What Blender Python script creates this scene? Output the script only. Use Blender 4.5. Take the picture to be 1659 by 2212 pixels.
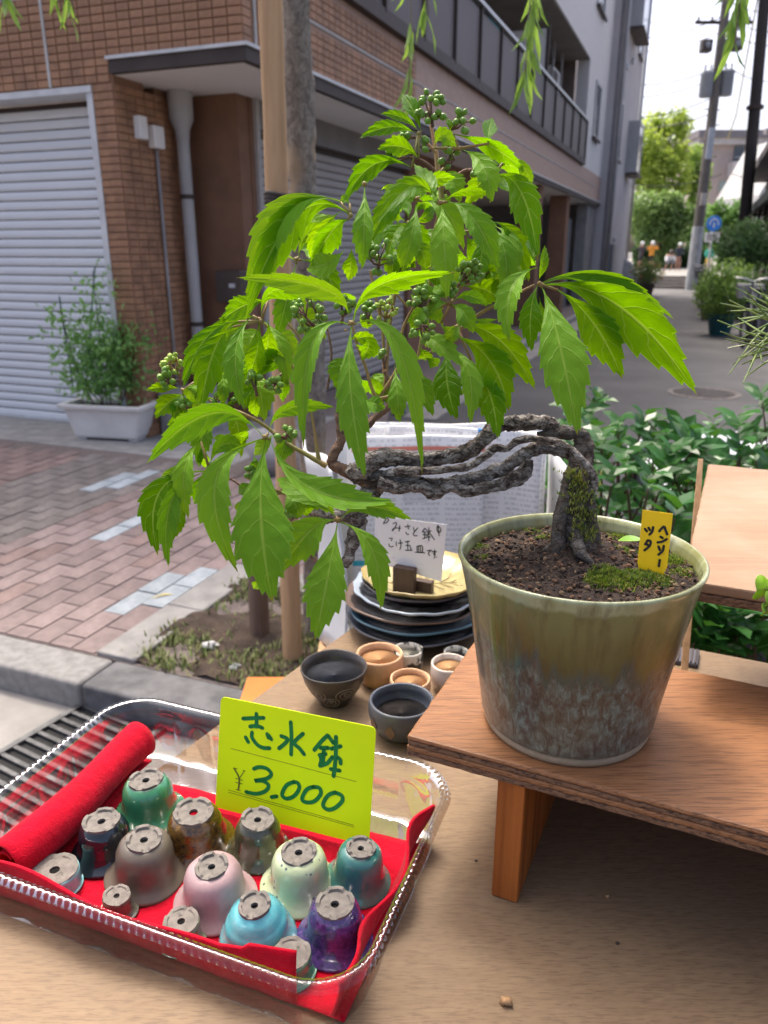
import bpy, bmesh, math, random
from mathutils import Vector, Matrix, noise, Quaternion
random.seed(7)
for o in list(bpy.data.objects): bpy.data.objects.remove(o)
R = math.radians
scene = bpy.context.scene
COL = scene.collection

# ------------------------------------------------------------------ camera
PITCH = R(18.8); CAMH = 1.4
cam_d = bpy.data.cameras.new('camera'); cam = bpy.data.objects.new('camera', cam_d); COL.objects.link(cam)
cam.location = (0, 0, CAMH); cam.rotation_euler = (R(90) - PITCH, 0, 0)
cam_d.sensor_fit = 'VERTICAL'; cam_d.sensor_height = 36; cam_d.lens = 770 / 1024 * 36
cam_d.clip_start = .02; cam_d.clip_end = 600
cam_d.dof.use_dof = True; cam_d.dof.focus_distance = .5; cam_d.dof.aperture_fstop = cam_d.lens / 2.1
scene.camera = cam

# ------------------------------------------------------------------ sky, sun, exposure
SUN_AZ, SUN_EL = -22, 63            # sun stands behind the bonsai, a little left
world = bpy.data.worlds.new('World'); scene.world = world; world.use_nodes = True
wn = world.node_tree; wn.nodes.clear()
sky = wn.nodes.new('ShaderNodeTexSky'); sky.sky_type = 'NISHITA'; sky.sun_disc = False
sky.sun_elevation = R(SUN_EL); sky.sun_rotation = R(SUN_AZ)
sky.air_density = .5; sky.dust_density = 7.0; sky.ozone_density = .25
bg = wn.nodes.new('ShaderNodeBackground'); bg.inputs[1].default_value = .15
wo = wn.nodes.new('ShaderNodeOutputWorld')
wn.links.new(sky.outputs[0], bg.inputs[0]); wn.links.new(bg.outputs[0], wo.inputs[0])
sun_d = bpy.data.lights.new('sun', 'SUN'); sun_d.energy = 1.05; sun_d.angle = R(12); sun_d.color = (1, .93, .82)
sun = bpy.data.objects.new('sun', sun_d); COL.objects.link(sun)
sd = Vector((math.sin(R(SUN_AZ)) * math.cos(R(SUN_EL)), math.cos(R(SUN_AZ)) * math.cos(R(SUN_EL)), math.sin(R(SUN_EL))))
sun.rotation_euler = sd.to_track_quat('Z', 'Y').to_euler(); sun.location = (0, 0, 9)
vs = scene.view_settings
vs.view_transform = 'Standard'; vs.look = 'None'; vs.gamma = 1; vs.use_curve_mapping = False; vs.exposure = 1.64

# ------------------------------------------------------------------ surveying: bearings read off the photograph -> points in the place
FPX, CX, CY = 1663.3, 829.5, 1106.0
_c, _s = math.cos(PITCH), math.sin(PITCH)
def ray(u, v):
    x = (u - CX) / FPX; y = (CY - v) / FPX
    return Vector((x, _c + y * _s, -_s + y * _c))
CAM = Vector((0, 0, CAMH))
def Pz(u, v, z): r = ray(u, v); return CAM + r * ((z - CAMH) / r.z)
def Pd(u, v, d): return CAM + ray(u, v) * d
def PY(u, v, Y): r = ray(u, v); return CAM + r * (Y / r.y)
def Ppl(u, v, p0, n):
    r = ray(u, v); return CAM + r * ((Vector(p0) - CAM).dot(n) / r.dot(n))
ZO = {'A': (702, 189, .3255), 'B': (486, 405, .293), 'C': (297, 621, .293), 'D': (297, 864, .3581),
      'E': (729, 567, .293), 'F': (1026, 486, .3092), 'G': (648, 810, .4231), 'V': (0, 0, 1),
      'K': (459, 1495.8, .2213), 'M': (799.2, 1101.6, .11067), 'Y': (1296, 864, .2929), 'T': (0, 1659, .5)}
def zo(z, x, y): a = ZO[z]; return a[0] + x * a[2], a[1] + y * a[2]

# ------------------------------------------------------------------ objects
def props(o, label=None, cat=None, group=None, kind=None):
    if label: o['label'] = label
    if cat: o['category'] = cat
    if group: o['group'] = group
    if kind: o['kind'] = kind
    return o
def thing(name, label, cat, loc=(0, 0, 0), group=None, rz=0):
    o = bpy.data.objects.new(name, None); COL.objects.link(o); o.location = loc; o.rotation_euler.z = rz
    o.empty_display_size = .02
    return props(o, label, cat, group)
def attach(o, parent, local=False):
    o.parent = parent
    if not local:
        if parent.parent is None: o.matrix_parent_inverse = Matrix.Translation(-Vector(parent.location))
    return o
class MB:
    def __init__(s): s.v = []; s.f = []; s.uv = []; s.m = []; s.mi = 0
    def add(s, vs, fs, uvs=None):
        n = len(s.v); s.v += [tuple(p) for p in vs]
        s.f += [tuple(i + n for i in f) for f in fs]; s.m += [s.mi] * len(fs)
        s.uv += list(uvs) if uvs else [(0, 0)] * len(vs)
        return s
    def box(s, c, size, rot=None, tap=1.0):
        hx, hy, hz = size[0] / 2, size[1] / 2, size[2] / 2; c = Vector(c); vs = []
        for z in (-1, 1):
            k = tap if z > 0 else 1
            for x, y in ((-1, -1), (1, -1), (1, 1), (-1, 1)):
                p = Vector((x * hx * k, y * hy * k, z * hz))
                if rot is not None: p = rot @ p
                vs.append(c + p)
        return s.add(vs, [(3, 2, 1, 0), (4, 5, 6, 7), (0, 1, 5, 4), (1, 2, 6, 5), (2, 3, 7, 6), (3, 0, 4, 7)])
    def span(s, e, o, x0, x1, y0, y1, z0, z1):      # box in a turned plan frame e=(ex,ey), origin o
        ex, ey = e
        P = lambda x, y, z: (o[0] + ex[0] * x + ey[0] * y, o[1] + ex[1] * x + ey[1] * y, z)
        vs = [P(x, y, z) for z in (z0, z1) for x, y in ((x0, y0), (x1, y0), (x1, y1), (x0, y1))]
        fs = [(3, 2, 1, 0), (4, 5, 6, 7), (0, 1, 5, 4), (1, 2, 6, 5), (2, 3, 7, 6), (3, 0, 4, 7)]
        if ex[0] * ey[1] - ex[1] * ey[0] < 0: fs = [f[::-1] for f in fs]
        return s.add(vs, fs)
    def prism(s, poly, z0, z1):
        n = len(poly); vs = [(x, y, z0) for x, y in poly] + [(x, y, z1) for x, y in poly]
        return s.add(vs, [tuple(range(n))[::-1], tuple(range(n, 2 * n))] + [(i, (i + 1) % n, n + (i + 1) % n, n + i) for i in range(n)])
    def tube(s, pts, rad, n=8, cap=True, bark=0, bs=60, seed=0):
        pts = [Vector(p) for p in pts]; m = len(pts)
        if not hasattr(rad, '__len__'): rad = [rad] * m
        base = len(s.v); vs = []; uvs = []; up = None; L = 0
        for i, p in enumerate(pts):
            t = (pts[min(i + 1, m - 1)] - pts[max(i - 1, 0)]).normalized()
            if up is None: up = t.orthogonal().normalized()
            up = (up - t * up.dot(t)).normalized(); w = t.cross(up)
            if i: L += (p - pts[i - 1]).length
            for k in range(n):
                a = 2 * math.pi * k / n; d = up * math.cos(a) + w * math.sin(a); r = rad[i]
                if bark:
                    q = p + d * r
                    r *= 1 + bark * (noise.noise(q * bs + Vector((seed, 0, 0))) + .6 * noise.noise(q * bs * 2.7) + .35 * noise.noise(q * bs * 6))
                vs.append(p + d * r); uvs.append((k / n, L))
        fs = [(i * n + k, i * n + (k + 1) % n, (i + 1) * n + (k + 1) % n, (i + 1) * n + k) for i in range(m - 1) for k in range(n)]
        if cap: fs += [tuple(range(n))[::-1], tuple((m - 1) * n + k for k in range(n))]
        return s.add(vs, fs, uvs)
    def lathe(s, prof, c=(0, 0, 0), n=32, wob=None, rot=None, captop=True):
        c = Vector(c); vs = []; uvs = []; m = len(prof)
        for i, (r, z) in enumerate(prof):
            for k in range(n):
                a = 2 * math.pi * k / n; rr = r * (wob(a, z, r) if wob else 1)
                p = Vector((rr * math.cos(a), rr * math.sin(a), z)); p = rot @ p if rot is not None else p
                vs.append(c + p); uvs.append((k / n, i / (m - 1)))
        fs = [(i * n + k, i * n + (k + 1) % n, (i + 1) * n + (k + 1) % n, (i + 1) * n + k) for i in range(m - 1) for k in range(n)]
        if prof[0][0] > 1e-6: fs.append(tuple(range(n))[::-1])
        if captop and prof[-1][0] > 1e-6: fs.append(tuple((m - 1) * n + k for k in range(n)))
        return s.add(vs, fs, uvs)
    def grid(s, fn, nu, nv, closed=False):
        vs = [fn(i / nu, j / nv) for j in range(nv + 1) for i in range(nu + 1)]
        uvs = [(i / nu, j / nv) for j in range(nv + 1) for i in range(nu + 1)]
        w = nu + 1
        return s.add(vs, [(j * w + i, j * w + i + 1, (j + 1) * w + i + 1, (j + 1) * w + i) for j in range(nv) for i in range(nu)], uvs)
    def ball(s, c, r, n=8, m=6, jit=0, sc=(1, 1, 1), seed=0):
        vs = []; c = Vector(c)
        for j in range(m + 1):
            th = math.pi * j / m
            for k in range(n):
                a = 2 * math.pi * k / n
                d = Vector((math.sin(th) * math.cos(a), math.sin(th) * math.sin(a), math.cos(th)))
                rr = r * (1 + jit * noise.noise(d * 1.7 + Vector((seed, seed * 1.3, 0))))
                vs.append(c + Vector((d.x * rr * sc[0], d.y * rr * sc[1], d.z * rr * sc[2])))
        return s.add(vs, [(j * n + k, (j + 1) * n + k, (j + 1) * n + (k + 1) % n, j * n + (k + 1) % n) for j in range(m) for k in range(n)])
    def mesh(s, name, mats, smooth=False):
        me = bpy.data.meshes.new(name); me.from_pydata(s.v, [], s.f)
        uvl = me.uv_layers.new(name='UVMap'); li = [0] * len(me.loops); me.loops.foreach_get('vertex_index', li)
        flat = []
        for i in li: flat += s.uv[i]
        uvl.data.foreach_set('uv', flat)
        for mt in (mats if isinstance(mats, (list, tuple)) else [mats]): me.materials.append(mt)
        if any(s.m): me.polygons.foreach_set('material_index', s.m)
        if smooth: me.polygons.foreach_set('use_smooth', [True] * len(me.polygons))
        me.validate(); me.update()
        return me
    def build(s, name, mats, parent=None, smooth=False, local=False, kind=None, sharp=None):
        me = s.mesh(name, mats, smooth)
        if sharp: me.set_sharp_from_angle(angle=R(sharp))
        o = bpy.data.objects.new(name, me); COL.objects.link(o)
        if parent: attach(o, parent, local)
        if kind: o['kind'] = kind
        return o
def inst(name, me, parent, M=None, local=False):
    o = bpy.data.objects.new(name, me); COL.objects.link(o)
    if parent: attach(o, parent, local)
    if M is not None: o.matrix_basis = M
    return o
def copy_tree(o, parent=None):
    c = o.copy(); COL.objects.link(c); c.parent = parent
    for ch in o.children: copy_tree(ch, c)
    return c
def bevel(o, w, seg=2):
    md = o.modifiers.new('bevel', 'BEVEL'); md.width = w; md.segments = seg; md.limit_method = 'ANGLE'; md.angle_limit = R(40)
    return o
def smooth_path(pts, step=6):       # Catmull-Rom through tuples of any length
    P = [tuple(p) for p in pts]; out = []
    for i in range(len(P) - 1):
        p0 = P[max(i - 1, 0)]; p1 = P[i]; p2 = P[i + 1]; p3 = P[min(i + 2, len(P) - 1)]
        for k in range(step):
            t = k / step
            out.append(tuple(.5 * (2 * b + (c - a) * t + (2 * a - 5 * b + 4 * c - d) * t * t + (3 * b - a - 3 * c + d) * t ** 3) for a, b, c, d in zip(p0, p1, p2, p3)))
    out.append(P[-1]); return out

# ------------------------------------------------------------------ materials
def newmat(name):
    m = bpy.data.materials.new(name); m.use_nodes = True; nt = m.node_tree; nt.nodes.clear()
    return m, nt
class N:
    def __init__(s, nt): s.nt = nt
    def n(s, t, **k):
        nd = s.nt.nodes.new(t)
        for a, b in k.items(): setattr(nd, a, b)
        return nd
    def l(s, a, b): s.nt.links.new(a, b)
    def val(s, x, sock):
        if hasattr(x, 'is_output'): s.l(x, sock)
        elif hasattr(x, '__len__'): sock.default_value = tuple(x) + ((1,) if len(x) == 3 and len(sock.default_value) == 4 else ())
        else: sock.default_value = x
    def math(s, op, a, b=0, c=None):
        nd = s.n('ShaderNodeMath', operation=op); s.val(a, nd.inputs[0]); s.val(b, nd.inputs[1])
        if c is not None: s.val(c, nd.inputs[2])
        return nd.outputs[0]
    def mix(s, f, a, b, blend='MIX'):
        nd = s.n('ShaderNodeMix', data_type='RGBA', blend_type=blend); s.val(f, nd.inputs[0]); s.val(a, nd.inputs[6]); s.val(b, nd.inputs[7])
        return nd.outputs[2]
    def coord(s, kind='Object', rot=0, scale=(1, 1, 1), loc=(0, 0, 0)):
        tc = s.n('ShaderNodeTexCoord'); mp = s.n('ShaderNodeMapping')
        mp.inputs['Rotation'].default_value = (0, 0, rot); mp.inputs['Scale'].default_value = scale; mp.inputs['Location'].default_value = loc
        s.l(tc.outputs[kind], mp.inputs[0]); return mp.outputs[0]
    def noise(s, co, scale, detail=4, rough=.55, dist=0):
        nd = s.n('ShaderNodeTexNoise'); s.l(co, nd.inputs['Vector']); nd.inputs['Scale'].default_value = scale
        nd.inputs['Detail'].default_value = detail; nd.inputs['Roughness'].default_value = rough; nd.inputs['Distortion'].default_value = dist
        return nd.outputs[0]
    def vor(s, co, scale, feature='F1'):
        nd = s.n('ShaderNodeTexVoronoi', feature=feature); s.l(co, nd.inputs['Vector']); nd.inputs['Scale'].default_value = scale
        return nd.outputs[0]
    def ramp(s, f, stops, interp='LINEAR'):
        nd = s.n('ShaderNodeValToRGB'); cr = nd.color_ramp; cr.interpolation = interp
        while len(cr.elements) < len(stops): cr.elements.new(.5)
        for e, (p, c) in zip(cr.elements, stops): e.position = p; e.color = tuple(c) + (1,) if len(c) == 3 else c
        s.l(f, nd.inputs[0]); return nd.outputs[0]
    def bump(s, h, strength=.3, dist=.002):
        nd = s.n('ShaderNodeBump'); nd.inputs['Strength'].default_value = strength; nd.inputs['Distance'].default_value = dist
        s.l(h, nd.inputs['Height']); return nd.outputs[0]
    def bsdf(s, col, rough=.5, metal=0, spec=.5, normal=None, coat=0, **kw):
        b = s.n('ShaderNodeBsdfPrincipled'); s.val(col, b.inputs['Base Color']); s.val(rough, b.inputs['Roughness'])
        b.inputs['Metallic'].default_value = metal; b.inputs['Specular IOR Level'].default_value = spec
        if coat: b.inputs['Coat Weight'].default_value = coat; b.inputs['Coat Roughness'].default_value = .08
        if normal is not None: s.l(normal, b.inputs['Normal'])
        for k, v in kw.items(): s.val(v, b.inputs[k.replace('_', ' ')])
        return b.outputs[0]
    def out(s, sh): o = s.n('ShaderNodeOutputMaterial'); s.l(sh, o.inputs[0])
def pm(name, c1, c2=None, scale=8, rough=.6, bump=.0, bscale=60, bdist=.003, spec=.4, metal=0, coat=0, rot=0, st=(1, 1, 1), detail=5, rnd=0, lo=.35, hi=.65):
    m, nt = newmat(name); k = N(nt); co = k.coord('Object', rot, st)
    c2 = c2 or tuple(x * .75 for x in c1)
    f = k.noise(co, scale, detail); col = k.ramp(f, [(lo, c1), (hi, c2)])
    if rnd:
        oi = k.n('ShaderNodeObjectInfo'); hs = k.n('ShaderNodeHueSaturation'); k.l(col, hs.inputs['Color'])
        k.l(k.math('MULTIPLY_ADD', oi.outputs['Random'], rnd, 1 - rnd / 2), hs.inputs['Value']); col = hs.outputs[0]
    nm = k.bump(k.noise(co, bscale, 6), bump, bdist) if bump else None
    k.out(k.bsdf(col, rough, metal, spec, nm, coat)); return m
def wood(name, c1, c2, rot, grain=26, rough=.55, stain=None, bump=.35, along=1.6, pore=(.12, .06, .03), pores=.5, pst=(34, 560)):
    m, nt = newmat(name); k = N(nt)
    co = k.coord('Object', rot, (along, grain, grain))
    g = k.noise(co, 3.2, 8, .68, .4); col = k.ramp(g, [(.3, c1), (.7, c2)])
    pc = k.coord('Object', rot, (pst[0], pst[1], pst[1])); pn = k.noise(pc, 1, 3, .6)
    col = k.mix(k.math('MULTIPLY', k.ramp(pn, [(.5, (0, 0, 0)), (.62, (1, 1, 1))]), pores), col, pore)
    if stain:
        sn = k.noise(k.coord('Object'), 6, 5, .6); col = k.mix(k.math('MULTIPLY', k.ramp(sn, [(.45, (0, 0, 0)), (.7, (1, 1, 1))]), stain[1]), col, stain[0])
    h = k.math('ADD', g, k.math('MULTIPLY', pn, -.7))
    k.out(k.bsdf(col, rough, 0, .35, k.bump(h, bump, .0015))); return m

# ================================================================== THE STREET
AZ = R(21.5); av = (math.sin(AZ), math.cos(AZ)); bv = (-math.cos(AZ), math.sin(AZ)); O0 = (-1.72, 5.51); AB = (av, bv)
def W(a, b, z=0): return Vector((O0[0] + av[0] * a + bv[0] * b, O0[1] + av[1] * a + bv[1] * b, z))
def toab(p): x, y = p[0] - O0[0], p[1] - O0[1]; return x * av[0] + y * av[1], x * bv[0] + y * bv[1]

# --- materials of the setting
def m_asphalt():
    m, nt = newmat('asphalt'); k = N(nt); co = k.coord()
    c = k.ramp(k.noise(co, 1.1, 6), [(.3, (.052, .051, .051)), (.7, (.1, .098, .095))])
    sp = k.vor(co, 130); c = k.mix(k.math('MULTIPLY', k.ramp(sp, [(.2, (1, 1, 1)), (.5, (0, 0, 0))]), .35), c, (.17, .165, .16))
    k.out(k.bsdf(c, .78, 0, .35, k.bump(sp, .5, .004))); return m
M_ASPH = m_asphalt()
M_GROUND = pm('far ground', (.13, .125, .115), (.08, .08, .078), 2, .9, .2, 30)
M_CONC = pm('grey concrete', (.31, .30, .28), (.21, .205, .195), 9, .85, .4, 120)
M_GUTTER = pm('pale gutter concrete', (.30, .285, .26), (.22, .21, .195), 7, .85, .4, 140)
M_KERB_L = pm('light kerb granite', (.27, .265, .25), (.185, .18, .172), 30, .8, .4, 160)
M_KERB_D = pm('dark kerb stone', (.15, .15, .152), (.085, .085, .087), 14, .8, .4, 140)
M_JOINT = pm('sand joint', (.19, .155, .14), (.12, .1, .092), 40, .95, .4, 200)
def paver_mat(name, c1, c2): return pm(name, c1, c2, 26, .85, .45, 180, .003, rnd=.34)
PAV = {'pink': paver_mat('rose paver', (.265, .205, .19), (.205, .158, .147)), 'grey': paver_mat('grey paver', (.21, .185, .168), (.155, .138, .125)),
       'tan': paver_mat('brown paver', (.25, .18, .16), (.19, .137, .122)), 'blue': paver_mat('blue grey paver', (.40, .44, .46), (.30, .345, .365))}

g = MB(); g.add([(-260, -60, -.03), (320, -60, -.03), (320, 520, -.03), (-260, 520, -.03)], [(0, 1, 2, 3)]); props(g.build('ground', M_GROUND), kind='structure')
road = MB(); q = [W(-9, 12), W(-9, -13), W(60, -13), W(60, -1.1), W(-1, -1.1), W(-2.8, 12)]
road.add([(p.x, p.y, 0) for p in q], [tuple(range(6))[::-1]]); props(road.build('road', M_ASPH), kind='structure')
gut = MB(); gut.span(AB, O0, -3.32, -2.871, -3.4, 7, -.02, .006); props(gut.build('gutter', M_GUTTER), kind='structure')
# side-road edge: pale L-shaped gutter along the building
sg = MB(); sg.span(AB, O0, 1.8, 25, -1.62, -1.315, -.02, .007); props(sg.build('side_gutter', M_GUTTER), kind='structure')
mh = MB(); pc = Pz(1520, 850, 0); mh.lathe([(.36, -.01), (.36, .006), (.33, .010), (.325, .006), (0, .006)], (pc.x, pc.y, 0), 28)
for i in range(-5, 6):
    w = math.sqrt(max(0, .3 ** 2 - (i * .055) ** 2)); mh.box((pc.x, pc.y + i * .055, .009), (2 * w, .02, .006))
props(mh.build('manhole_cover', pm('cast iron', (.17, .15, .13), (.1, .09, .085), 20, .6, .3, 90, metal=.4)), 'round iron manhole cover in the asphalt of the lane', 'manhole cover')

# --- sidewalk: bed + individual pavers
swp = [(-2.70, 9), (-2.70, -3.0), (-2.35, -3.35), (-1.4, -3.1), (0, -2.1), (.9, -1.5), (1.8, -1.2), (25, -1.2), (25, 9)]
sw = MB(); sw.prism([W(a, b)[:2] for a, b in swp][::-1], -.02, .0955); SIDE = props(sw.build('sidewalk', M_JOINT), kind='structure')
ap = MB(); ap.span(AB, O0, -.42, 1.2, -.98, 7, .08, .098)
props(ap.build('apron', M_CONC), kind='structure')
pmesh = {}
for nme, mt in PAV.items():
    b = MB(); b.box((0, 0, .0), (.195, .0955, .03)); b.v = [(x * (.985 if z > 0 else 1), y * (.97 if z > 0 else 1), z) for x, y, z in b.v]; me = b.mesh('paver_' + nme, mt); pmesh[nme] = me
rp = random.Random(3); cand = []; cuts = []
for j in range(-30, 45):
    b0 = j * .1 - .0
    for i in range(-15, 13):
        a0 = i * .2 - .0 + (.1 if j % 2 else 0) - .02
        if a0 + .1 > -.43: continue
        if a0 - .1 < -2.695:
            if a0 + .1 > -2.65 and not (b0 < -1.86): cuts.append((a0, b0))
            continue
        if b0 < -1.86 and a0 < -1.86: continue          # tree pit
        if b0 < -3.2 + max(0, (a0 + 2.2)) * .45: continue
        w = W(a0, b0, .1)
        nm = 'pink' if b0 < -.72 else ('grey' if b0 < .05 else 'tan')
        if abs(b0 + .72) < .16 and rp.random() < .35: nm = rp.choice(['pink', 'grey'])
        if nm == 'pink' and rp.random() < .12: nm = 'tan'
        d = w - CAM; dep = d.y * _c - d.z * _s; u = CX + FPX * w.x / dep; v = CY - FPX * (d.y * _s + d.z * _c) / dep
        cand.append((w, nm, a0, b0, u, v, dep))
for t in ((370, 1280), (250, 1040), (275, 1140)):       # diamonds of four blue-grey pavers
    ca, cb = toab(Pz(t[0], t[1], .1))
    near = sorted(range(len(cand)), key=lambda q: (cand[q][2] - ca) ** 2 + 3.2 * (cand[q][3] - cb) ** 2)[:4 if t[0] in (370, 250) else 2]
    for q in near: cand[q] = (cand[q][0], 'blue') + cand[q][2:]
vis = [c for c in cand if -40 < c[4] < 760 and c[5] < 1520]; vis.sort(key=lambda c: c[6])
first = set(id(c) for c in vis[:300]); rest = {n: MB() for n in PAV}
rotM = Matrix.Rotation(math.pi / 2 - AZ, 4, 'Z')
restall = MB(); names = list(PAV)
for c in cand:
    z = .085 + rp.uniform(-.0022, .0022)
    if id(c) in first:
        M = Matrix.Translation((c[0].x, c[0].y, z)) @ rotM @ Matrix.Rotation(rp.uniform(-.008, .008), 4, 'X')
        inst('paver', pmesh[c[1]], SIDE, M, True)
    else:
        restall.mi = names.index(c[1]); restall.box((c[0].x, c[0].y, z), (.191, .091, .03), rotM.to_3x3())
for (a0, b0) in cuts:
    restall.mi = 0 if b0 < -.72 else (1 if b0 < .05 else 2); restall.span(AB, O0, -2.693, a0 + .097, b0 - .0475, b0 + .0475, .07, .1)
o = restall.build('paver_field', [PAV[n] for n in names], SIDE, kind='stuff')
# kerb stones
kb = MB(); kb.span(AB, O0, -2.86, -2.71, -3.3, 7, -.02, .06); KERB = props(kb.build('kerb', M_JOINT), kind='structure')
for i, j in enumerate(range(-2, 13)):
    b0 = -1.945 + j * .6
    k_ = MB(); k_.span(AB, O0, -2.87, -2.703, b0 + .004, b0 + .596, -.015, .102)
    o = k_.build('kerb_stone', M_KERB_D if j < 0 else M_KERB_L, KERB); bevel(o, .014, 3)
kb2 = MB(); kb2.span(AB, O0, 1.9, 24.9, -1.30, -1.205, -.02, .06); K2 = props(kb2.build('side_kerb', M_JOINT), kind='structure')
for i in range(38):
    k_ = MB(); k_.span(AB, O0, 1.9 + i * .6, 2.49 + i * .6, -1.312, -1.19, -.015, .1); bevel(k_.build('kerb_stone', M_KERB_L, K2), .012)
# drain grate set in the gutter
GE = R(30); gx = (math.cos(GE), -math.sin(GE)); gy = (math.sin(GE), math.cos(GE)); go = Pz(100, 1584, 0)
M_IRON = pm('galvanised grate', (.16, .165, .17), (.09, .092, .095), 30, .45, .2, 80, metal=.7)
gr = thing('drain_grate', 'dark slotted steel drain grate in the pale gutter below the kerb', 'drain grate', (go.x, go.y, .0))
f = MB(); f.span((gx, gy), go, -.0, .30, -.42, .5, -.005, .0095); f.build('pit', pm('drain dark', (.012, .012, .012), (.02, .02, .02), 5, .9), gr)
f = MB(); f.span((gx, gy), go, -.02, .0, -.42, .5, .0, .022); f.span((gx, gy), go, .3, .32, -.42, .5, .0, .022); f.build('frame', M_IRON, gr)
for i in range(22):
    y = -.4 + i * .041; f = MB(); f.span((gx, gy), go, .002, .298, y, y + .014, .010, .021); f.build('bar', M_IRON, gr)

# --- tree pit: edging, soil, weeds, pebbles
pit = MB()
def soilf(s, t):
    a = -2.69 + s * .78; b = -1.99 - t * 1.05; p = W(a, b); return (p.x, p.y, .088 + .03 * noise.noise(p * 5) + .012 * noise.noise(p * 22) + .015)
pit.grid(soilf, 50, 60); props(pit.build('soil_bed', pm('pit soil', (.085, .06, .043), (.036, .026, .019), 16, .95, .8, 120, .01), smooth=True), kind='structure')
ed = thing('pit_edging', 'flat grey concrete edging framing the bare tree pit', 'edging', W(-2.3, -1.92, .09))
for (a0, a1, b0, b1) in ((-2.695, -2.3, -2.02, -1.86), (-2.296, -1.85, -2.02, -1.86), (-2.01, -1.852, -2.4, -2.024), (-2.01, -1.852, -2.9, -2.404)):
    e_ = MB(); e_.span(AB, O0, a0, a1, b0, b1, .07, .112); bevel(e_.build('edging_stone', M_CONC, ed), .006)
wd = MB(); rw = random.Random(5)
def blade(mb, p, h, w, az, lean):
    d = Vector((math.cos(az), math.sin(az), 0)); s_ = Vector((-d.y, d.x, 0)) * w; p = Vector(p)
    q = p + Vector((0, 0, h * .6)) + d * lean * .4; t = p + Vector((0, 0, h)) + d * lean
    mb.add([p - s_, p + s_, q + s_ * .8, q - s_ * .8, t], [(0, 1, 2, 3), (3, 2, 4)])
for cl in range(150):
    a, b = rw.uniform(-2.68, -1.98), rw.uniform(-2.9, -2.0)
    if -2.5 < a < -2.15 and b > -2.5 and rw.random() < .75: continue
    for i in range(22):
        p = W(a + rw.gauss(0, .03), b + rw.gauss(0, .03)); p.z = .1
        blade(wd, p, rw.uniform(.012, .04), rw.uniform(.002, .005), rw.uniform(0, 6.3), rw.uniform(.005, .03))
props(wd.build('weeds', pm('weed green', (.13, .2, .045), (.22, .22, .08), 20, .6)), 'low green weeds scattered over the bare soil of the tree pit', 'weeds', kind='stuff')
for (u, v, r, cc, lab) in ((455, 1392, .022, (.5, .5, .5), 'pale grey stone lying in the bare soil beside the tree stakes'), (481, 1372, .018, (.45, .22, .17), 'small reddish brick chip lying on the bare soil'),
                        (497, 1388, .012, (.6, .58, .55), 'tiny white pebble on the bare soil of the tree pit'), (505, 1440, .02, (.25, .26, .28), 'dark grey stone lying among weeds near the pale stake'), (520, 1365, .014, (.5, .46, .4), 'small beige stone lying beside the short brown stake')):
    p = Pz(u, v, .11); st_ = MB(); st_.ball((p.x, p.y, .108), r, 9, 6, .6, (1.2, .9, .5), u); props(st_.build('stone', pm('pebble%d' % u, cc, None, 40, .8, .3, 200)), lab, 'stone', 'stones in the tree pit')

# ================================================================== TILED CORNER BUILDING
BL = thing('corner_building', 'brown tiled corner building with roller shutters, overhanging upper floor and long balcony', 'building', W(0, 0, .1))
M_BROWN = pm('brown wall mortar', (.23, .12, .072), (.18, .098, .06), 5, .85, .3, 150)
M_GROUT = pm('tile grout', (.25, .135, .08), (.2, .11, .066), 5, .85, .3, 150)
M_TILE = pm('brown wall tile', (.37, .195, .105), (.25, .13, .074), 14, .62, .25, 90, rnd=.22)
M_TILE2 = pm('brown wall tile field', (.38, .2, .108), (.25, .133, .076), 9, .6, .25, 90, lo=.4, hi=.6, detail=8)
M_SOF = pm('soffit paint', (.84, .81, .78), (.78, .755, .725), 2, .8, .1, 60)
M_DKMET = pm('dark bronze metal', (.04, .027, .022), (.055, .038, .031), 6, .6)
M_WHITE = pm('white metal trim', (.62, .63, .64), (.52, .53, .54), 8, .5)
M_BEIGE = pm('beige tile far', (.34, .285, .245), (.28, .235, .2), 9, .6, .3, 40)
def m_tilefar(name, c1, c2, c3, w=.1, h=.05):
    m, nt = newmat(name); k = N(nt); tc = k.n('ShaderNodeTexCoord'); mp = k.n('ShaderNodeMapping'); mp.vector_type = 'POINT'
    k.l(tc.outputs['Object'], mp.inputs[0]); mp.inputs['Rotation'].default_value = (0, 0, 0)
    sx = k.n('ShaderNodeSeparateXYZ'); k.l(tc.outputs['Object'], sx.inputs[0])
    along = k.math('ADD', k.math('MULTIPLY', sx.outputs[0], av[0]), k.math('MULTIPLY', sx.outputs[1], av[1]))
    cb = k.n('ShaderNodeCombineXYZ'); k.l(along, cb.inputs[0]); k.l(sx.outputs[2], cb.inputs[1])
    br = k.n('ShaderNodeTexBrick'); k.l(cb.outputs[0], br.inputs['Vector']); br.inputs['Scale'].default_value = 1; br.inputs['Brick Width'].default_value = w
    br.inputs['Row Height'].default_value = h; br.inputs['Mortar Size'].default_value = .004; br.offset = 0
    br.inputs['Color1'].default_value = c1 + (1,); br.inputs['Color2'].default_value = c2 + (1,); br.inputs['Mortar'].default_value = c3 + (1,)
    col = k.mix(k.math('MULTIPLY', k.noise(k.coord(), 3, 5), .35), br.outputs[0], c2)
    k.out(k.bsdf(col, .6, 0, .4, k.bump(br.outputs['Fac'], -.4, .003))); return m
M_TILEFAR = m_tilefar('brown tile far', (.45, .295, .225), (.38, .25, .19), (.36, .26, .21))
M_LIGHTWALL = m_tilefar('pale grey tile', (.64, .61, .585), (.58, .555, .535), (.52, .5, .485))
BO = -.965
def wall(name, m, *sp, parent=BL, bev=0):
    b = MB()
    for s_ in sp: b.span(AB, O0, *s_)
    o = b.build(name, m, parent)
    if bev: bevel(o, bev)
    return o
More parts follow.
